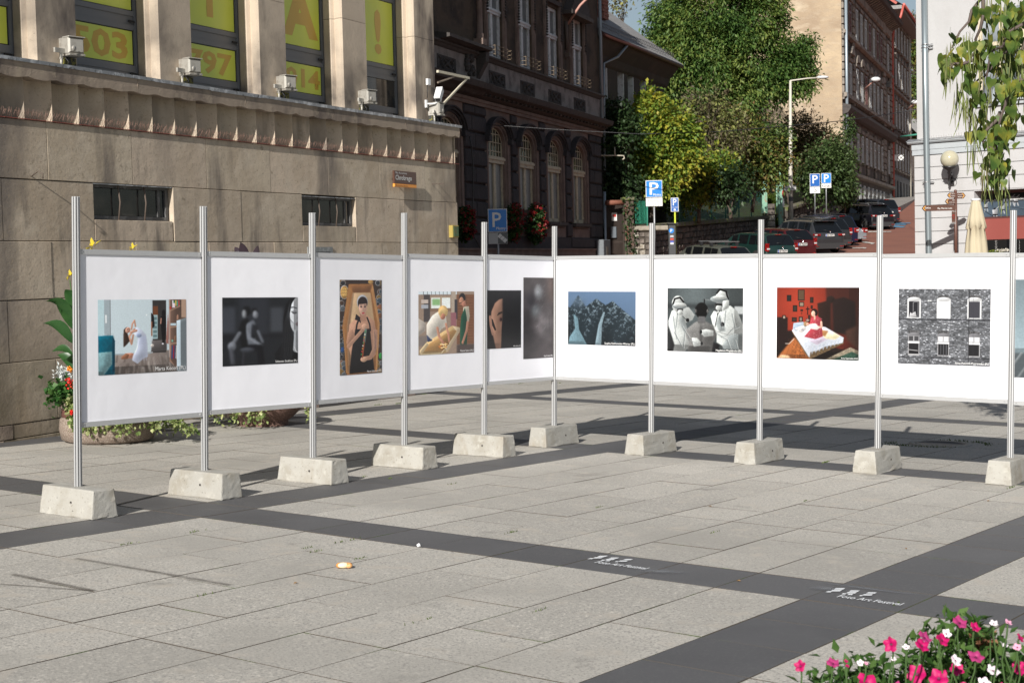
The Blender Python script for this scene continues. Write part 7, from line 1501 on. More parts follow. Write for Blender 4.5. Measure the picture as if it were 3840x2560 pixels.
# recessed shop window
sh=empty('shop_window',WF.M@Matrix.Translation((1.76,0,0)),'recessed shop window with a volleyball poster and a red panel','window')
b=MB(); b.box(.0,.03,.0,1.2,-1,3.28); b.box(.0,3.14,.0,1.2,3.265,3.285); b.obj('reveal',m_wht,sh)
b=MB(); b.box(.03,3.1,.42,.46,-1,3.26); b.obj('frame_board',mat('maroon_board',(.085,.028,.025),.5),sh)
Hs=lambda X,Y,y:(HW(*ZZ(X,Y),y)[0]-1.76,HW(*ZZ(X,Y),y)[1])
def art_poster():
    A=Art(420,200,(.30,.36,.42)); A.light(1.1-.3*A.X); A.rect(0,0,1,.22,(.05,.052,.058)); A.rect(0,.2,1,.34,(.09,.095,.10),b=4)
    for i in range(260): A.ell(A.r.rand(),.20+.14*A.r.rand(),.006,.012,[(.3,.3,.31),(.03,.03,.03),(.5,.5,.5)][i%3])
    for (x,y,s,c) in ((.05,.50,.9,(.7,.72,.74)),(.135,.78,1.2,(.75,.76,.78)),(.205,.62,.9,(.78,.8,.82)),(.235,.30,.9,(.55,.57,.6)),(.29,.25,1.0,(.72,.74,.76)),(.33,.28,1.0,(.75,.76,.78)),(.54,.5,1,(.72,.74,.76)),(.60,.85,1.3,(.8,.81,.82)),(.75,.5,1,(.7,.7,.72))):
        A.ell(x,y-.10*s,.012*s,.032*s,(.06,.05,.05)); A.poly([(x-.022*s,y-.07*s),(x+.022*s,y-.07*s),(x+.018*s,y+.10*s),(x-.018*s,y+.10*s)],c); A.rect(x-.02*s,y+.09*s,x+.02*s,y+.15*s,(.10,.1,.12)); A.line([(x-.01*s,y+.15*s),(x-.014*s,y+.30*s)],.011*s,c); A.line([(x+.012*s,y+.15*s),(x+.02*s,y+.29*s)],.011*s,c); A.line([(x,y-.05*s),(x+.03*s,y-.18*s)],.009*s,c)
    A.line([(.24,.12),(.55,.34),(1,.42)],.007,(.85,.86,.88)); A.line([(.0,.62),(.12,1)],.006,(.05,.05,.06)); A.line([(.3,.62),(.62,1)],.006,(.05,.05,.06)); A.line([(.02,.7),(1,.66)],.004,(.5,.55,.6)); A.noise(3,.06); return A
x0,z1=Hs(838,815,.40); x1_,z0=3.1,Hs(900,1090,.40)[1]
me=bpy.data.meshes.new('poster'); me.from_pydata([(x0,.41,z0),(x1_,.41,z0),(x1_,.41,z1),(x0,.41,z1)],[],[(0,1,2,3)]); uv=me.uv_layers.new()
for k,c in enumerate(((0,0),(1,0),(1,1),(0,1))): uv.data[k].uv=c
me.materials.append(art_poster().material('print_poster')); ps=link('poster',me,sh); xt,zt_=Hs(1198,880,.40); xt2,zt2=Hs(1350,855,.4); fit_text('WYDARZEŃ S',None,xt,xt+(xt2-xt)*1.25,zt_,zt2+.0,.405,ps,m_let,bold=.02)
z1r=Hs(1000,1112,.42)[1]; z0r=Hs(1000,1366,.42)[1]; b=MB(); b.box(.12,3.1,.405,.418,z0r,z1r); b.obj('red_panel',mat('faded_red_panel',(.24,.065,.055),.35),sh)
b=MB(); b.box(.12,3.1,.40,.415,-1,z0r-.01); dk=b.obj('dark_pane',m_cgl,sh)
b=MB()
for xx in (1020,1034,1313):
    xq,zq=Hs(xx,1380,.38)
    for k in range(26): b.sphere((xq+.01*(k%2),.385,zq-.022*k),.006,5,3)
b.obj('light_string',m_let,dk,kind='stuff')
r_=np.random.RandomState(8); xq,zq=Hs(1130,1510,.3); pts=[(xq+r_.normal()*.12,.3+r_.normal()*.05,zq+abs(r_.normal())*.03) for _ in range(220)]; link('white_blossom',leaf_mesh('white_blossom',pts,.03,mat('tiny_white_flower',(.6,.58,.5),.8),1.3,0,seed=3),dk,kind='stuff'); pts=[(xq-.32+r_.normal()*.12,.3,zq-.03+r_.normal()*.03) for _ in range(90)]; link('plant_leaves',leaf_mesh('plant_leaves',pts,.07,g_yel,2,0,seed=4),dk,kind='stuff')
# downpipe
b=MB(); s0=HW(*ZZ(205,0))[0]; s1=HW(*ZZ(240,1530))[0]; b.tube([(s0-.02,-.16,9.5),(s0,-.16,5.5),(s1,-.16,1.4),(s1,-.16,-1)],.085,14)
dp=b.obj('downpipe',mat('galvanised_downpipe',(.25,.29,.31),.35,metal=.55),wb)
for z in (HW(*ZZ(210,665))[1],HW(3477,170)[1],HW(3477,182)[1]): b=MB(); b.lathe([(.093,z-.012),(.098,z-.01),(.098,z+.01),(.093,z+.012)],14,c=(s0+.01,-.16)); b.box(s0-.16,s0+.18,-.10,-.05,z-.01,z+.01); b.obj('pipe_clip',m_rail,dp)
# globe lamp
s,z=HW(*ZZ(460,385),-.52); sw_,zw=HW(*ZZ(505,670),0)
gl_=empty('wall_lamp',WF.M@Matrix.Translation((sw_,0,zw)),'globe lamp on an ornate black bracket on the white wall','lamp'); dx,dzg=s-sw_,z-zw
m_globe=mat('milky_globe',(.42,.40,.30),.12,spec=.6,noise=[(3,2,(.37,.34,.24),.5,.7)])
b=MB(); b.sphere((dx,-.52,dzg),.243,28,18); b.obj('globe',m_globe,gl_)
m_irn=mat('black_wrought_iron',(.012,.012,.014),.45,spec=.6)
b=MB(); b.lathe([(.001,-.02),(.10,-.015),(.11,0),(.10,.01)],14,M=Matrix.Rotation(R(90),4,'X')); b.obj('wall_rose',m_irn,gl_)
b=MB(); b.tube([(0,-.02,0),(-.02,-.20,-.0),(dx*.6,-.42,.08),(dx,-.52,dzg*.45),(dx,-.52,dzg-.30)],[.045,.035,.03,.035,.05],8); b.tube([(0,-.02,.16),(-.05,-.14,.30),(dx*.8,-.34,.26),(dx*.5,-.42,.12)],.02,6); b.obj('arm',m_irn,gl_)
b=MB(); b.lathe([(.04,dzg-.34),(.07,dzg-.30),(.16,dzg-.245),(.20,dzg-.19),(.17,dzg-.20),(.05,dzg-.28)],12,c=(dx,-.52))
for k in range(9):
    a=k*6.28/9; b.add([(dx+.12*math.cos(a-.2),-.52+.12*math.sin(a-.2),dzg-.27),(dx+.12*math.cos(a+.2),-.52+.12*math.sin(a+.2),dzg-.27),(dx+.27*math.cos(a),-.52+.27*math.sin(a),dzg-.17)],[(0,1,2)])
for k in range(10):
    t=k/9; b.sphere((dx*t+.05*math.sin(k*2),-.1-.4*t,(dzg-.36)*t),.045,6,4)
b.obj('leaf_cup',m_irn,gl_)
# fingerpost
fp=at(3583,717,39.9); m_bp2=mat('brown_sign_post',(.10,.045,.032),.45); m_bs=mat('brown_sign_face',(.085,.040,.028),.4); gz=-1.0
fo_=empty('fingerpost',Matrix.Translation((fp.x,fp.y,gz)),'brown fingerpost with arrow boards in front of the white wall','signpost'); Hh_=fp.z-gz
b=MB(); b.tube([(0,0,0),(0,0,1.95)],.055,10); b.tube([(0,0,1.95),(0,0,Hh_)],.042,10); b.sphere((0,0,Hh_),.045,8,4); b.obj('pole',m_bp2,fo_)
def board(X0,Y0,X1,Y1,tip,texts,rot=0,arrow=True):
    ym=(Y0+Y1)/2; a=at(*ZZ(X0,ym),39.9); c=at(*ZZ(X1,ym),39.9); h=(Y1-Y0)/3.267/F*39.9/2; x0,x1=a.x-fp.x,c.x-fp.x; zc=a.z-gz; t=h*.8
    pts=[(x0+t,zc-h),(x1,zc-h),(x1,zc+h),(x0+t,zc+h),(x0,zc)] if tip<0 else [(x0,zc-h),(x1-t,zc-h),(x1,zc),(x1-t,zc+h),(x0,zc+h)]
    b=MB(); b.prism(pts,-.075,-.050); o=b.obj('arrow_board',m_bs,fo_)
    xt=x0+t*.45 if tip<0 else x1-t*.45; b=MB(); s_=-tip
    b.prism([(xt,zc),(xt+s_*t*.9,zc+h*.75),(xt+s_*t*1.15,zc+h*.75),(xt+s_*t*.35,zc),(xt+s_*t*1.15,zc-h*.75),(xt+s_*t*.9,zc-h*.75)],-.079,-.0755); b.obj('arrow_mark',mat('arrow_orange',(.78,.38,.05),.4),o)
    for (s,fx0,fx1,fz0,fz1) in texts: fit_text(s,None,x0+(x1-x0)*fx0,x0+(x1-x0)*fx1,zc-h+2*h*fz0,zc-h+2*h*fz1,-.079,o,m_let)
    return o
board(112,950,522,1022,-1,[('300m',.10,.26,.40,.66),('Plac Marcina Lutra',.47,.90,.28,.56)])
board(395,870,520,934,-1,[('Rynek',.72,.95,.6,.8),('The Old Market Square',.38,.95,.2,.38),('250m',.1,.27,.38,.62)])
board(422,794,520,858,-1,[('Muzeum Historyczne',.3,.95,.62,.8),('Historical Museum',.3,.95,.25,.42)])
board(545,797,648,868,1,[('Muzeum',.05,.6,.6,.78),('Biblioteka',.05,.62,.22,.4),('450m',.72,.86,.4,.6)])
a=at(*ZZ(480,1018),39.9); c=at(*ZZ(520,1158),39.9); b=MB(); b.bbox(a.x-fp.x,c.x-fp.x,-.06,-.045,c.z-gz,a.z-gz,.004); o=b.obj('lower_plate',m_bs,fo_); xm=(a.x+c.x)/2-fp.x; zm=(a.z+c.z)/2-gz; b=MB(); b.lathe([(.03,0),(.045,0)],12,M=TR(xm,-.064,zm,rx=R(90))@Matrix.Diagonal((.8,1.3,1,1))); b.obj('red_ring',m_tail,o)
for k,s in enumerate(('No','smoking','zakaz','palenia')): fit_text(s,None,xm-.07,xm+.07,zm+(.16-.03*k if k<2 else -.10-.03*k),zm+(.18-.03*k if k<2 else -.08-.03*k),-.063,o,m_let)
# closed parasol
pa=at(3659,746,38.6); po=empty('closed_parasol',Matrix.Translation((pa.x,pa.y,-.95)),'closed cream parasol standing in front of the shop window','parasol'); hp=pa.z+.95
m_can=mat('cream_canvas',(.43,.38,.27),.85,bump=[(30,.002)])
b=MB(); n=48; prof=[(.0,hp-.02,.03),(.10,hp-.05,.02),(.15,hp-.25,.04),(.20,hp-.5,.06),(.245,hp-.72,.08),(.20,hp-.74,.09),(.25,hp-1.1,.10),(.30,hp-1.7,.12),(.32,hp-2.2,.10),(.22,hp-2.6,.08)]
v=[]
for r0,z,am in prof:
    for k in range(n):
        t=2*math.pi*k/n; f_=1+am*2.2*(abs(math.sin(4*t+z*.6))-.5)+.03*math.sin(11*t+z*3); v.append((r0*f_*math.cos(t),r0*f_*math.sin(t),z+(-.05*math.cos(8*t) if abs(r0-.245)<.01 or abs(r0-.20)<.001 and z<hp-.6 else 0)))
b.add(v,[(j*n+k,(j+1)*n+k,(j+1)*n+(k+1)%n,j*n+(k+1)%n) for j in range(len(prof)-1) for k in range(n)],smooth=True); b.obj('canopy',m_can,po)
b=MB(); b.lathe([(.001,hp+.02),(.12,hp+.0),(.13,hp-.03),(.10,hp-.05)],16); b.obj('cap',m_wh,po); b=MB(); b.tube([(0,0,0),(0,0,hp-.1)],.025,8); b.obj('pole',m_rail,po); b=MB(); b.box(-.35,.35,-.35,.35,-.05,.08); b.obj('base',m_conc,po)
# overhead cables
pc=[(1765,478,50),(1800,466,50),(2100,487,49.5),(2400,503,49),(2700,494,47.5),(2973,471,46),(3165,453,44.5),(3300,434,43.5),(3436,411,42.3)]
cable('overhead_cable',[at(*p) for p in pc],.013,'thin black cable crossing the street from the ornate house to the white building')
cable('overhead_cable',[at(*p) for p in ((3240,420,110),(3404,398,80),(3440,372,42.5))],.014,'thin cable reaching the white building above the far row house')
def streetlight(px0,py0,px1,py1,Y,label):
    a,c=at(px0,py0,Y+1.2),at(px1,py1,Y); b=MB(); b.tube([(0,0,0),tuple((c-a)*.9)],.05,6); o=b.obj('street_light',mat('pink_primer',(.42,.22,.18),.6),label=label,cat='lamp arm',M=a); b=MB(); d=c-a; b.sphere(tuple(d),.22,8,5,(1.7,1,.8)); b.obj('lamp_head',mat('lamp_head_white',(.6,.61,.62),.4),o)
streetlight(3238,338,3284,298,108,'white street light on a pink arm on the front of the gabled tenement'); streetlight(3402,412,3434,383,120,'pink lamp arm high between the far row house and the white building')
sg=at(3347,581,128); b=MB(); w_,h_=41/F*128,22/F*128; b.box(0,w_,-.05,0,-h_,0); o=b.obj('wall_plaque',m_let,label='white plaque with a round emblem hanging from the far row house',cat='sign',M=sg); b=MB(); b.lathe([(.22,0),(.30,0)],14,M=TR(w_*.76,-.06,-h_/2,rx=R(90))); b.tube([(w_*.76-.14,-.06,-h_/2-.14),(w_*.76+.14,-.06,-h_/2+.14)],.03,4); b.tube([(w_*.76+.14,-.06,-h_/2-.14),(w_*.76-.14,-.06,-h_/2+.14)],.03,4); b.obj('emblem',m_black,o)
# cafe/utility details hanging by the white corner
b=MB(); b.tube([(-.05,.3,HW(3440,501)[1]),(-.75,.6,HW(3440,501)[1])],.025,6); b.obj('pipe_stub',m_gp,label='pale green pipe stub at the corner of the white building',cat='pipe',M=WF.M)
# ------------------------------------------------------------------ catalpa branch
YC=14.5; k_=YC/F
m_cat=leafmat('catalpa_leaf',[(.035,.08,.018),(.07,.13,.028),(.14,.20,.04),(.38,.34,.05)],.42,rough=.45,scale=6)
nt=m_cat.node_tree
m_pod=mat('catalpa_pod',(.14,.17,.045),.6,rnd=.3,noise=[(5,2,(.11,.075,.04),.5,.7)]); m_twig=mat('twig_bark',(.10,.075,.065),.8)
ct=empty('catalpa_tree',Matrix.Translation((7.4,14.6,-.35)),'catalpa branches with big heart shaped leaves and long hanging pods','tree')
off=Vector((7.4,14.6,-.35)); inv=lambda p: Vector(p)-off
def heart(seed):
    r=random.Random(seed); n=9; L=1.0; v=[(0,0,0)]; half=[(.0,-.0),(-.16,.22),(-.10,.42),(.08,.50),(.30,.47),(.52,.36),(.74,.20),(.90,.07),(1.05,0)]
    mid=[(.0,.0,0),(.02,0,-.01),(.1,0,-.02),(.22,0,-.03),(.38,0,-.035),(.55,0,-.03),(.74,0,-.05),(.9,0,-.09),(1.05,0,-.14)]
    b=MB(); vs=[]; 
    for i in range(9):
        c=.10+.04*math.sin(i*1.3+seed); y=half[i][1]*(1+r.gauss(0,.06))
        vs+=[mid[i],(half[i][0],y,c*y-.1*half[i][0]**2-.12*(y>.4)*y),(half[i][0],-y,c*y-.1*half[i][0]**2)]
    fs=[]
    for i in range(8): a=3*i; fs+=[(a,a+3,a+4,a+1),(a,a+2,a+5,a+3)]
    b.add(vs,fs,smooth=True); b.tube([(0,0,0),(-.3,0,.10),(-.5,.0,.28)],.012,3,cap=False); return b.mesh('leaf',m_cat)
hv=[heart(i) for i in range(4)]
def podm(seed):
    r=random.Random(seed); b=MB(); x=y=0; pts=[]
    bx,by=r.gauss(0,.10),r.gauss(0,.10)
    for i in range(7): t=i/6; pts.append((bx*t*t,by*t*t,-t)); 
    b.tube(pts,[.005,.014,.018,.018,.017,.012,.004],4,cap=False); return b.mesh('pod',m_pod)
pv_=[podm(i) for i in range(5)]
rc=random.Random(42)
# twigs: polylines in photograph order, stem to tip
twigs=[[(3990,-60),(3880,60),(3800,90),(3760,80)],[(3900,40),(3790,120),(3720,190),(3700,300)],[(3880,-80),(3700,-20),(3640,40),(3600,120),(3570,180)],[(3950,150),(3840,200),(3790,180),(3740,210),(3690,290),(3650,330)],[(3960,200),(3860,300),(3800,330),(3770,390),(3745,430),(3735,520),(3740,600),(3730,640)],[(3740,420),(3700,480),(3680,520),(3720,560),(3700,600)],[(3700,-60),(3690,60),(3660,150),(3640,220)],[(3960,-20),(3850,130),(3830,250),(3835,330)],[(3700,220),(3610,240),(3570,250),(3550,270)]]
b=MB(); nodes=[]
for tw in twigs:
    pts=[]; yo=rc.uniform(-.5,.5)
    for i,(x,y) in enumerate(tw): p=inv(at(x+rc.gauss(0,5),y,YC+yo*(1-i/len(tw))+rc.gauss(0,.05))); pts.append(p)
    # refine with kinks
    q=[pts[0]]
    for a,c in zip(pts,pts[1:]): m=(a+c)/2+Vector((rc.gauss(0,.02),rc.gauss(0,.02),rc.gauss(0,.02))); q+=[m,c]
    n=len(q); b.tube(q,[.017*(1-.75*i/n)+.003 for i in range(n)],5,cap=False)
b.tube([(.3,.6,0),(.25,.4,1.6),(.1,.1,3.0),(-.1,.0,3.9)],[.22,.17,.13,.06],10); b.tube([(.1,.1,3.0),(-.35,0,3.6),inv(at(3880,60,YC))],[.10,.06,.02],7,cap=False); b.tube([(-.1,0,3.9),inv(at(3900,-80,YC))],[.05,.02],7,cap=False)
b.obj('branches',m_twig,ct)
zones=[(3800,40,70,60,24),(3700,60,60,60,14),(3790,170,60,70,28),(3700,200,50,80,20),(3600,170,45,60,14),(3570,230,40,60,12),(3620,270,40,50,8),(3720,330,70,70,24),(3800,330,60,60,18),(3650,350,40,40,8),(3700,430,40,50,12),(3790,430,40,40,7),(3760,470,50,40,5),(3690,510,45,50,12),(3770,520,45,45,10),(3720,590,45,40,14),(3770,620,35,30,8),(3710,660,40,40,10),(3740,690,30,25,4),(3850,230,40,120,12)]
nl=0
for (x,y,rx,ry,n) in zones:
    for _ in range(int(n*1.35)):
        p=inv(at(x+rc.gauss(0,rx*.6),y+rc.gauss(0,ry*.6),YC+rc.gauss(0,.35))); s=rc.uniform(.065,.14)
        az=rc.uniform(0,6.28); M=Matrix.Translation(p)@Matrix.Rotation(az,4,'Z')@Matrix.Rotation(rc.uniform(.7,1.7),4,'Y')@Matrix.Rotation(rc.gauss(0,.8),4,'X')@Matrix.Scale(s,4)
        link('leaf',rc.choice(hv),ct,M=M); nl+=1
for (x,y,n) in ((3560,180,7),(3548,230,6),(3620,130,8),(3660,160,7),(3600,330,5),(3610,360,8),(3590,300,4),(3690,200,7),(3760,120,10),(3750,190,10),(3790,220,10),(3820,240,10),(3830,180,8),(3720,300,8),(3780,320,9),(3700,380,6),(3660,420,8),(3640,360,6),(3740,590,12),(3720,620,12),(3690,620,8),(3650,540,6),(3760,650,6),(3680,490,5),(3850,330,6),(3770,10,8),(3700,-20,6)):
    for _ in range(n):
        p=inv(at(x+rc.gauss(0,12),y+rc.gauss(0,14),YC+rc.gauss(0,.25))); s=rc.uniform(.20,.42)
        link('seed_pod',rc.choice(pv_),ct,M=Matrix.Translation(p)@Matrix.Rotation(rc.uniform(0,6.28),4,'Z')@Matrix.Scale(s,4))
# ------------------------------------------------------------------ petunias in the foreground bowl
YP=4.6; pc_=at(3500,2700,YP); m_bowl=mat('aggregate_concrete',(.20,.15,.12),.85,noise=[(90,3,(.36,.31,.26),.5,.62),(60,3,(.07,.05,.045),.6,.7)],bump=[(90,.004)])
pb=empty('petunia_planter',MP@Matrix.Translation((1.62,4.75,0)),'foreground flower bowl full of magenta and white petunias','planter')
inv2=(MP@Matrix.Translation((1.62,4.75,0))).inverted()
b=MB(); b.lathe([(.30,0),(.46,.04),(.50,.12),(.48,.19),(.44,.19),(.43,.15),(.001,.15)],36); b.obj('bowl',m_bowl,pb)
m_mag=mat('magenta_petal',(.40,.003,.095),.55,noise=[(40,2,(.26,.002,.06),.5,.7)],spec=.3); m_pk=mat('mauve_petal',(.32,.03,.13),.6,spec=.3); m_wp=mat('white_petal',(.68,.62,.64),.6,spec=.3,noise=[(50,2,(.55,.40,.5),.55,.75)]); m_lpk=mat('pink_petal',(.62,.30,.42),.6,spec=.3); m_thr=mat('dark_throat',(.12,.01,.05),.7)
def bloom(mt,seed):
    r=random.Random(seed); b=MB(); n=20; v=[]
    for j,(rad,z) in enumerate(((.10,-.55),(.14,-.30),(.30,-.05),(.72,.02),(1.0,.0))):
        for k in range(n):
            t=2*math.pi*k/n; f_=1+((.14 if j==4 else .06)*math.cos(5*t) if j>=3 else 0)+r.gauss(0,.05)*(j==4); v.append((rad*f_*math.cos(t),rad*f_*math.sin(t),z+((.16*math.cos(5*t+.6)+.07*math.cos(10*t+seed))*(j-2)/2 if j>2 else 0)+r.gauss(0,.06)*(j==4)))
    b.add(v,[(j*n+k,j*n+(k+1)%n,(j+1)*n+(k+1)%n,(j+1)*n+k) for j in range(4) for k in range(n)],smooth=True); return b.mesh('petunia_bloom',mt)
blm={'m':[bloom(m_mag,i) for i in range(3)],'p':[bloom(m_pk,i+5) for i in range(2)],'w':[bloom(m_wp,i+8) for i in range(2)],'l':[bloom(m_lpk,11)]}
TB=lambda X,Y:(2440+X/1.68,1760+Y/1.68)
fl_=[('m',940,1235,38,-60,20),('p',1150,1215,40,10,-70),('m',1510,1100,48,-45,-20),('m',1712,1105,48,0,-30),('p',1730,1055,45,20,-60),('m',1840,1070,44,30,-20),('p',1950,960,46,10,-60),('m',2045,990,36,50,-40),('m',1675,1285,62,-10,10),('m',1815,1310,62,10,0),('p',2050,1175,50,20,-70),('m',1930,1255,44,0,-40),('m',1370,1345,70,0,-20),('l',2310,1115,26,20,-60),('w',1865,1030,30,-10,-10),('w',1925,1200,40,10,0),('w',2160,1262,44,40,-40),('w',2162,965,26,-20,-80),('l',2255,960,24,40,-80),('w',1610,1115,24,0,-60),('w',1320,1215,22,-10,-80),('m',1232,1205,14,0,-60),('m',1240,1235,14,20,-60),('m',2320,1250,50,10,-20),('m',2200,1400,60,0,-10),('p',1560,1390,60,0,-20),('l',1358,1218,14,10,-80),('w',1530,1190,18,0,-70),('w',2235,1105,18,10,-60),('m',2330,1060,30,40,-40),('w',2100,1340,40,0,-20),('m',1980,1400,60,0,0)]
thr_=MB(); thr_.lathe([(.001,0),(1,.12)],8); thr_me=thr_.mesh('throat',m_thr)
stm=MB(); PMI=inv2
for i,(c,X,Y,rad,rx,ry) in enumerate(fl_):
    yy=YP-.22+rc.uniform(-.1,.1); p=PMI@at(*TB(X,Y),yy); s=rad/1.68/F*yy*.98
    # face roughly towards the viewer, tilted
    d=Vector((math.sin(R(rx))*1.1+rc.gauss(0,.35),-1.0,.7-ry*.012+rc.gauss(0,.25))).normalized(); q=d.to_track_quat('Z','Y').to_matrix().to_4x4()
    bo=link('petunia_bloom',rc.choice(blm[c]),pb,M=Matrix.Translation(p)@q@Matrix.Rotation(rc.uniform(0,6),4,'Z')@Matrix.Scale(s,4))
    link('throat',thr_me,bo,M=Matrix.Translation((0,0,-.10))@Matrix.Scale(.17,4))
    stm.tube([p-d*s*.5,p-d*s*.9+Vector((0,0,-.03)),p+Vector((rc.gauss(0,.02),.03,-.12)),(p.x*.9+rc.gauss(0,.03),p.y*.8,.16)],.003,4,cap=False)
m_stem=mat('green_stem',(.05,.10,.025),.6)
r_=np.random.RandomState(77); lp=[]; 
for k in range(62):
    X,Y=r_.uniform(1000,2450),0
    edge=1330-370*math.exp(-((X-1950)/330.)**2)-90*math.exp(-((X-1350)/300.)**2); Y=edge+abs(r_.normal())*90*(k%5>0)
    p=PMI@at(*TB(X,Y),YP+r_.uniform(-.05,.35)); q=Vector((p.x*.93,p.y*.8,.15)); stm.tube([q,(p+q)/2+Vector((r_.normal()*.01,0,.0)),p],.0028,4,cap=False)
    for t in np.linspace(.25,1,7): lp.append(tuple(q.lerp(p,t)))
stm.obj('stems',m_stem,pb)
g_pet=leafmat('petunia_leaf',[(.03,.08,.015),(.06,.13,.028),(.11,.19,.05)],.4,scale=9)
lp=np.array(lp); lp=np.repeat(lp,7,0)+r_.normal(size=(len(lp)*7,3))*.024
lp=lp[(lp[:,0]**2+lp[:,1]**2)**.5<.85]
link('leaves',leaf_mesh('leaves',lp,.042,g_pet,1.9,-.15,seed=9,fold=.3),pb,kind='stuff')
dr=[tuple(PMI@at(*TB(r_.normal()*45+2080,r_.normal()*28+1085),YP+.1)) for _ in range(90)]; link('withered_leaves',leaf_mesh('withered_leaves',dr,.035,leafmat('withered',[(.20,.09,.05),(.30,.16,.09)],.2,scale=9),2,.4,seed=10),pb,kind='stuff')
# ------------------------------------------------------------------ planters along the sandstone wall
g_var=leafmat('variegated_leaf',[(.10,.16,.04),(.22,.28,.09),(.50,.52,.26)],.3,scale=14); g_ger=leafmat('geranium_leaf',[(.02,.07,.015),(.04,.12,.025),(.08,.17,.04)],.3,scale=8); m_gred=mat('geranium_red',(.70,.02,.015),.6); m_cann=leafmat('canna_leaf',[(.015,.055,.015),(.03,.09,.025),(.06,.14,.04)],.3,rough=.35,scale=3); m_silv=mat('dusty_miller',(.50,.53,.52),.8); m_ora=mat('orange_flower',(.75,.25,.02),.6); m_yfl=mat('yellow_canna_flower',(.78,.62,.06),.5)
m_cand=leafmat('dark_canna_leaf',[(.03,.022,.03),(.05,.035,.045),(.06,.06,.05)],.2,rough=.3,scale=3)
def PLp(px,py,Yd): # pixel to plaza-frame point at forward distance Yd
    r=ray(px,py,BP); return EYE+r*(Yd/r.y)
def canna(o,inv_,spots,mt,seed):
    r=random.Random(seed)
    for (bx,by,tx,ty,Yd,w) in spots:
        a=inv_(PLp(bx,by,Yd)); t=inv_(PLp(tx,ty,Yd-.1+r.gauss(0,.1))); d=t-a; L=d.length; s=d.cross(Vector((0,1,.2))).normalized(); nn=s.cross(d).normalized(); b=MB(); v=[]; n=9
        for i in range(n+1):
            u=i/n; wd=w*math.sin(math.pi*min(1,u**.75))*.5+.001; c=a+d*u+Vector((0,0,1))*(.22*L*math.sin(math.pi*u)); c0=c+nn*.0
            v+=[c0+s*wd+nn*wd*.3,c0-nn*wd*.12,c0-s*wd+nn*wd*.3]
        b.add(v,[(3*i,3*i+1,3*i+4,3*i+3) for i in range(n)]+[(3*i+1,3*i+2,3*i+5,3*i+4) for i in range(n)],smooth=True); b.obj('canna_leaf',mt,o)
pc1=G(405,1652); o=empty('round_planter',MP@Matrix.Translation(pc1),'round concrete planter with canna and trailing ivy at the left end panel','planter','planters along the sandstone wall'); i1=lambda p: p-pc1
b=MB(); b.lathe([(.40,0),(.47,.03),(.495,.14),(.485,.24),(.46,.265)],48); b.lathe([(.46,.345),(.49,.36),(.50,.42),(.47,.45),(.43,.44),(.42,.40),(.001,.40)],48); b.obj('bowl',m_bowl,o)
b=MB(); b.lathe([(.462,.262),(.468,.27),(.468,.34),(.462,.348)],48); b.obj('brown_band',mat('brown_band',(.13,.055,.045),.6),o)
r_=np.random.RandomState(4)
pts=[];
for _ in range(230):
    a=r_.uniform(-2.2,.7); L=r_.uniform(.08,.36); rad=.48+.05*r_.rand()
    for t in np.linspace(0,1,16): pts.append((math.cos(a)*(rad+.10*t+.02*r_.normal())+.1*t,math.sin(a)*(rad+.07*t+.02*r_.normal()),.47-L*t+.02*r_.normal()))
for _ in range(26):
    a=r_.uniform(-.5,.5); L=r_.uniform(.2,.45)
    for t in np.linspace(0,1,14): pts.append((.45+.5*t*abs(math.cos(a))+.02*r_.normal(),-.2+.3*math.sin(a)*t+.02*r_.normal(),.42-.30*t+.02*r_.normal()))
link('trailing_ivy',leaf_mesh('trailing_ivy',pts,.046,g_var,1.25,.3,seed=41),o,kind='stuff')
pts=[tuple(i1(PLp(235+r_.normal()*28,1475+r_.normal()*26,15.3+r_.normal()*.08))) for _ in range(420)]; link('geranium_leaves',leaf_mesh('geranium_leaves',pts,.055,g_ger,1.1,.1,seed=42),o,kind='stuff')
for (x,y,mt,rr_) in ((264,1433,m_gred,.045),(262,1385,m_ora,.02),(270,1545,m_gred,.012)):
    p=i1(PLp(x,y,15.1)); pts=[tuple(p+Vector(r_.normal(size=3)*rr_*.5)) for _ in range(70)]; link('flower_head',leaf_mesh('flower_head',pts,.022,mt,1.1,0,seed=43),o)
pts=[tuple(i1(PLp(240+r_.normal()*16,1402+r_.normal()*11,15.35+r_.normal()*.05))) for _ in range(260)]; link('dusty_miller',leaf_mesh('dusty_miller',pts,.04,m_silv,2.5,-.2,seed=44),o,kind='stuff')
canna(o,i1,[(275,1385,215,1330,15.3,.11),(275,1330,195,1318,15.4,.08),(278,1290,163,1212,15.3,.12),(280,1240,210,1140,15.4,.15),(282,1200,170,1130,15.3,.10),(280,1180,245,1085,15.4,.13),(300,1180,330,1060,15.5,.16),(290,1370,240,1355,15.2,.12)],m_cann,1)
b=MB(); b.tube([i1(PLp(290,1550,15.4)),i1(PLp(285,1250,15.4)),i1(PLp(262,1050,15.4))],[.018,.014,.006],6); b.tube([i1(PLp(300,1550,15.6)),i1(PLp(360,1200,15.7)),i1(PLp(345,950,15.7))],[.018,.014,.006],6); b.tube([i1(PLp(350,1550,15.6)),i1(PLp(430,1200,15.7)),i1(PLp(495,950,15.7))],[.018,.014,.006],6); b.obj('stem',m_stem,o)
for (x,y,Yd,s) in ((262,1035,15.4,.055),(345,925,15.7,.075),(495,934,15.7,.055)):
    p=i1(PLp(x,y,Yd)); pts=[tuple(p+Vector((r_.normal()*.01,r_.normal()*.01,0))) for _ in range(7)]; link('yellow_flower',leaf_mesh('yellow_flower',pts,s*1.3,m_yfl,2.2,-.5,seed=45),o)
pc2=G(985,1592); o=empty('round_planter',MP@Matrix.Translation(pc2),'reddish bowl planter with dark leaved canna behind the second and third posts','planter','planters along the sandstone wall'); i2=lambda p: p-pc2
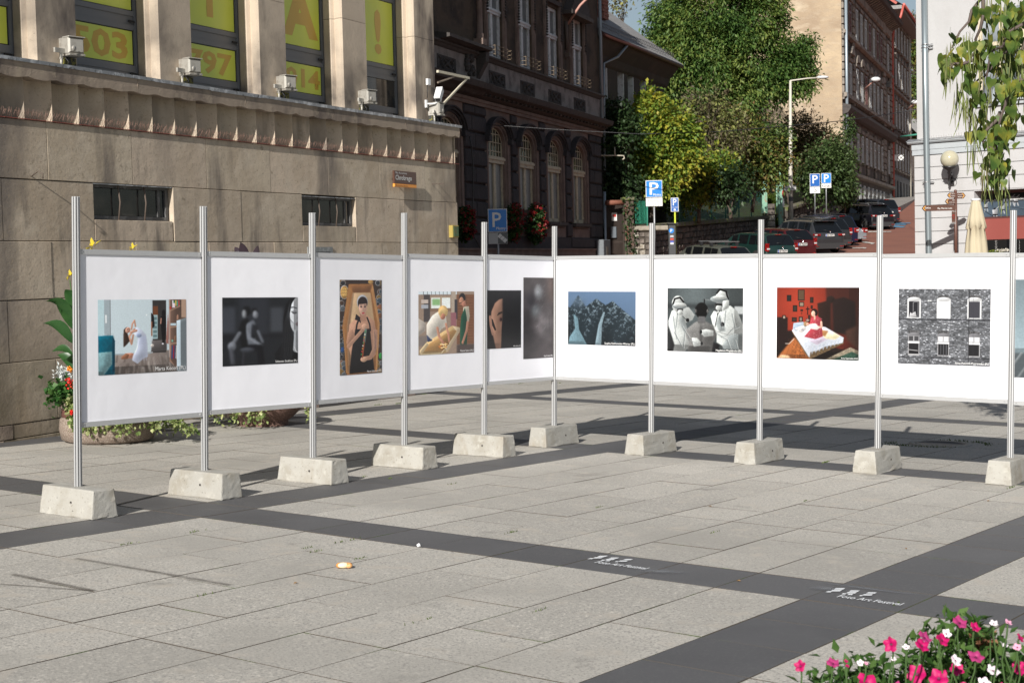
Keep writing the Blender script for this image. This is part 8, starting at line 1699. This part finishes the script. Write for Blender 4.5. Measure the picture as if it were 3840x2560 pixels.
b=MB(); b.lathe([(.30,0),(.30,.06),(.36,.10),(.46,.20),(.50,.33),(.49,.38),(.45,.39),(.44,.35),(.001,.37)],48); b.obj('bowl',mat('reddish_bowl',(.13,.075,.06),.8,noise=[(60,3,(.32,.2,.16),.5,.7)],bump=[(80,.003)]),o)
pts=[]
for _ in range(150):
    a=r_.uniform(-3.6,-1.3); L=r_.uniform(.1,.40)
    for t in np.linspace(0,1,14): pts.append((math.cos(a)*(.55+.14*t)+.02*r_.normal(),math.sin(a)*(.55+.1*t)+.02*r_.normal(),.44-L*t+.02*r_.normal()))
for _ in range(10):
    L=r_.uniform(.2,.4)
    for t in np.linspace(0,1,10): pts.append((.5+.08*t+.02*r_.normal(),-.15+.02*r_.normal(),.40-L*t))
link('trailing_ivy',leaf_mesh('trailing_ivy',pts,.042,g_var,1.25,.3,seed=51),o,kind='stuff')
canna(o,i2,[(925,1100,880,925,18.3,.16),(930,1100,902,908,18.4,.14),(940,1100,925,940,18.3,.13),(950,1080,968,920,18.4,.10),(930,1150,860,960,18.4,.14),(960,1100,958,950,18.5,.10)],m_cand,2)
b=MB(); b.tube([i2(PLp(930,1500,18.4)),i2(PLp(928,1100,18.4)),i2(PLp(905,930,18.4))],[.018,.014,.006],6); b.tube([i2(PLp(950,1500,18.4)),i2(PLp(950,1060,18.4))],[.015,.01],6); b.obj('stem',m_stem,o)
# granite trough
ga_,gb_=G(1160,1533),G(1583,1478); d=(gb_-ga_); an_=math.degrees(math.atan2(d.x,d.y)); tf=Frame(ga_,an_,True); Lt=d.length
o=empty('granite_trough',tf.M,'low granite kerbed flower bed against the sandstone wall','flower bed')
m_pg=mat('pink_granite',(.33,.24,.20),.55,noise=[(80,3,(.12,.09,.085),.52,.62),(60,3,(.48,.40,.35),.6,.7)]); m_dg=mat('black_granite',(.07,.065,.065),.5,noise=[(90,3,(.14,.13,.13),.55,.7)])
cu=[-1.6,-.7,.25,1.05,1.8,2.9,3.9,Lt]
for k,(a,c) in enumerate(zip(cu,cu[1:])): b=MB(); b.bbox(a+.006,c-.006,0,.12,0,.34,.006); b.obj('granite_block',m_pg if k==4 or k==1 else m_dg,o)
b=MB(); b.box(-1.6,Lt-.13,.12,.9,0,.28); b.obj('soil',mat('potting_soil',(.03,.022,.016),.95),o); b=MB(); b.bbox(Lt-.12,Lt,.125,.9,0,.33,.006); b.obj('granite_block',m_dg,o)
pts=[(r_.uniform(-1.2,Lt-.3),.5+r_.normal()*.15,.40+abs(r_.normal())*.12) for _ in range(500)]; link('low_plants',leaf_mesh('low_plants',pts,.07,g_ger,1.6,.1,seed=61),o,kind='stuff')
# red geraniums under the ornate windows
gf=leafmat('window_box_leaf',[(.02,.05,.012),(.035,.08,.02),(.06,.12,.03)],.3,scale=4)
for i,(x,y,rx,ry,lab) in enumerate(((1742,835,30,62,'cascade of red geraniums at the left window beside the sandstone corner'),(1925,830,44,66,'cascade of red geraniums behind the blue parking sign'),(2010,835,46,70,'big cascade of red geraniums under the third arched window'))):
    fr_s,fr_z=OB.hit(x,y,-.30); yw=(OB.o+OB.x*fr_s).y; sx=rx/F*yw*1.6; sz=ry/F*yw
    Mg=OB.M@Matrix.Translation((fr_s,-.30,fr_z)); go_=empty('geranium_box',Mg,lab,'flower box','geranium boxes of the ornate house')
    b=MB(); b.box(-sx*.8,sx*.8,.05,.28,sz*.35,sz*.35+.2); b.obj('box',m_rust,go_)
    pts=[]; 
    for _ in range(1500):
        v_=r_.normal(size=3); v_/=np.linalg.norm(v_); t=r_.rand()**.4; pts.append((v_[0]*sx*t*1.1,v_[1]*.26*t,v_[2]*sz*t-(.15*sz if v_[2]<0 else 0)))
    link('leaves',leaf_mesh('leaves',pts,.11,gf,1.2,.2,seed=70+i),go_,kind='stuff'); pts=[]
    for _ in range(48):
        v_=r_.normal(size=3); v_/=np.linalg.norm(v_); v_[1]=-abs(v_[1]); c=np.array((v_[0]*sx*1.1,v_[1]*.27-.03,v_[2]*sz*(1.0 if v_[2]>0 else 1.12)))
        pts+= [tuple(c+r_.normal(size=3)*.035) for _ in range(9)]
    link('red_blooms',leaf_mesh('red_blooms',pts,.07,mat('geranium_red_deep',(.20,.006,.006),.6),1.1,0,seed=80+i),go_,kind='stuff')
# fallen leaves
b=MB(); 
for (x,y,W_) in ((1215,1510,'behind the third panel'),(640,1625,'between the first two posts'),(3700,1880,'by the rightmost concrete block'),(2760,2180,'below the first festival stencil'),(3400,2060,'on the wide dark band at the right'),(1100,2190,'left of the bread roll'),(2670,1900,'below the medics print')):
    p=G(x,y); a=rc.uniform(0,6); s=.03; b=MB(); b.add([(0,0,.004),(s*.5,s*.3,.012),(s,0,.006),(s*.5,-s*.3,.01)],[(0,3,2,1)]); b.obj('fallen_leaf',mat('fallen_leaf',(.25,.15,.06),.8),label='small dry leaf lying on the paving '+W_,cat='leaf',M=MP@TR(p.x,p.y,0,rz=a))
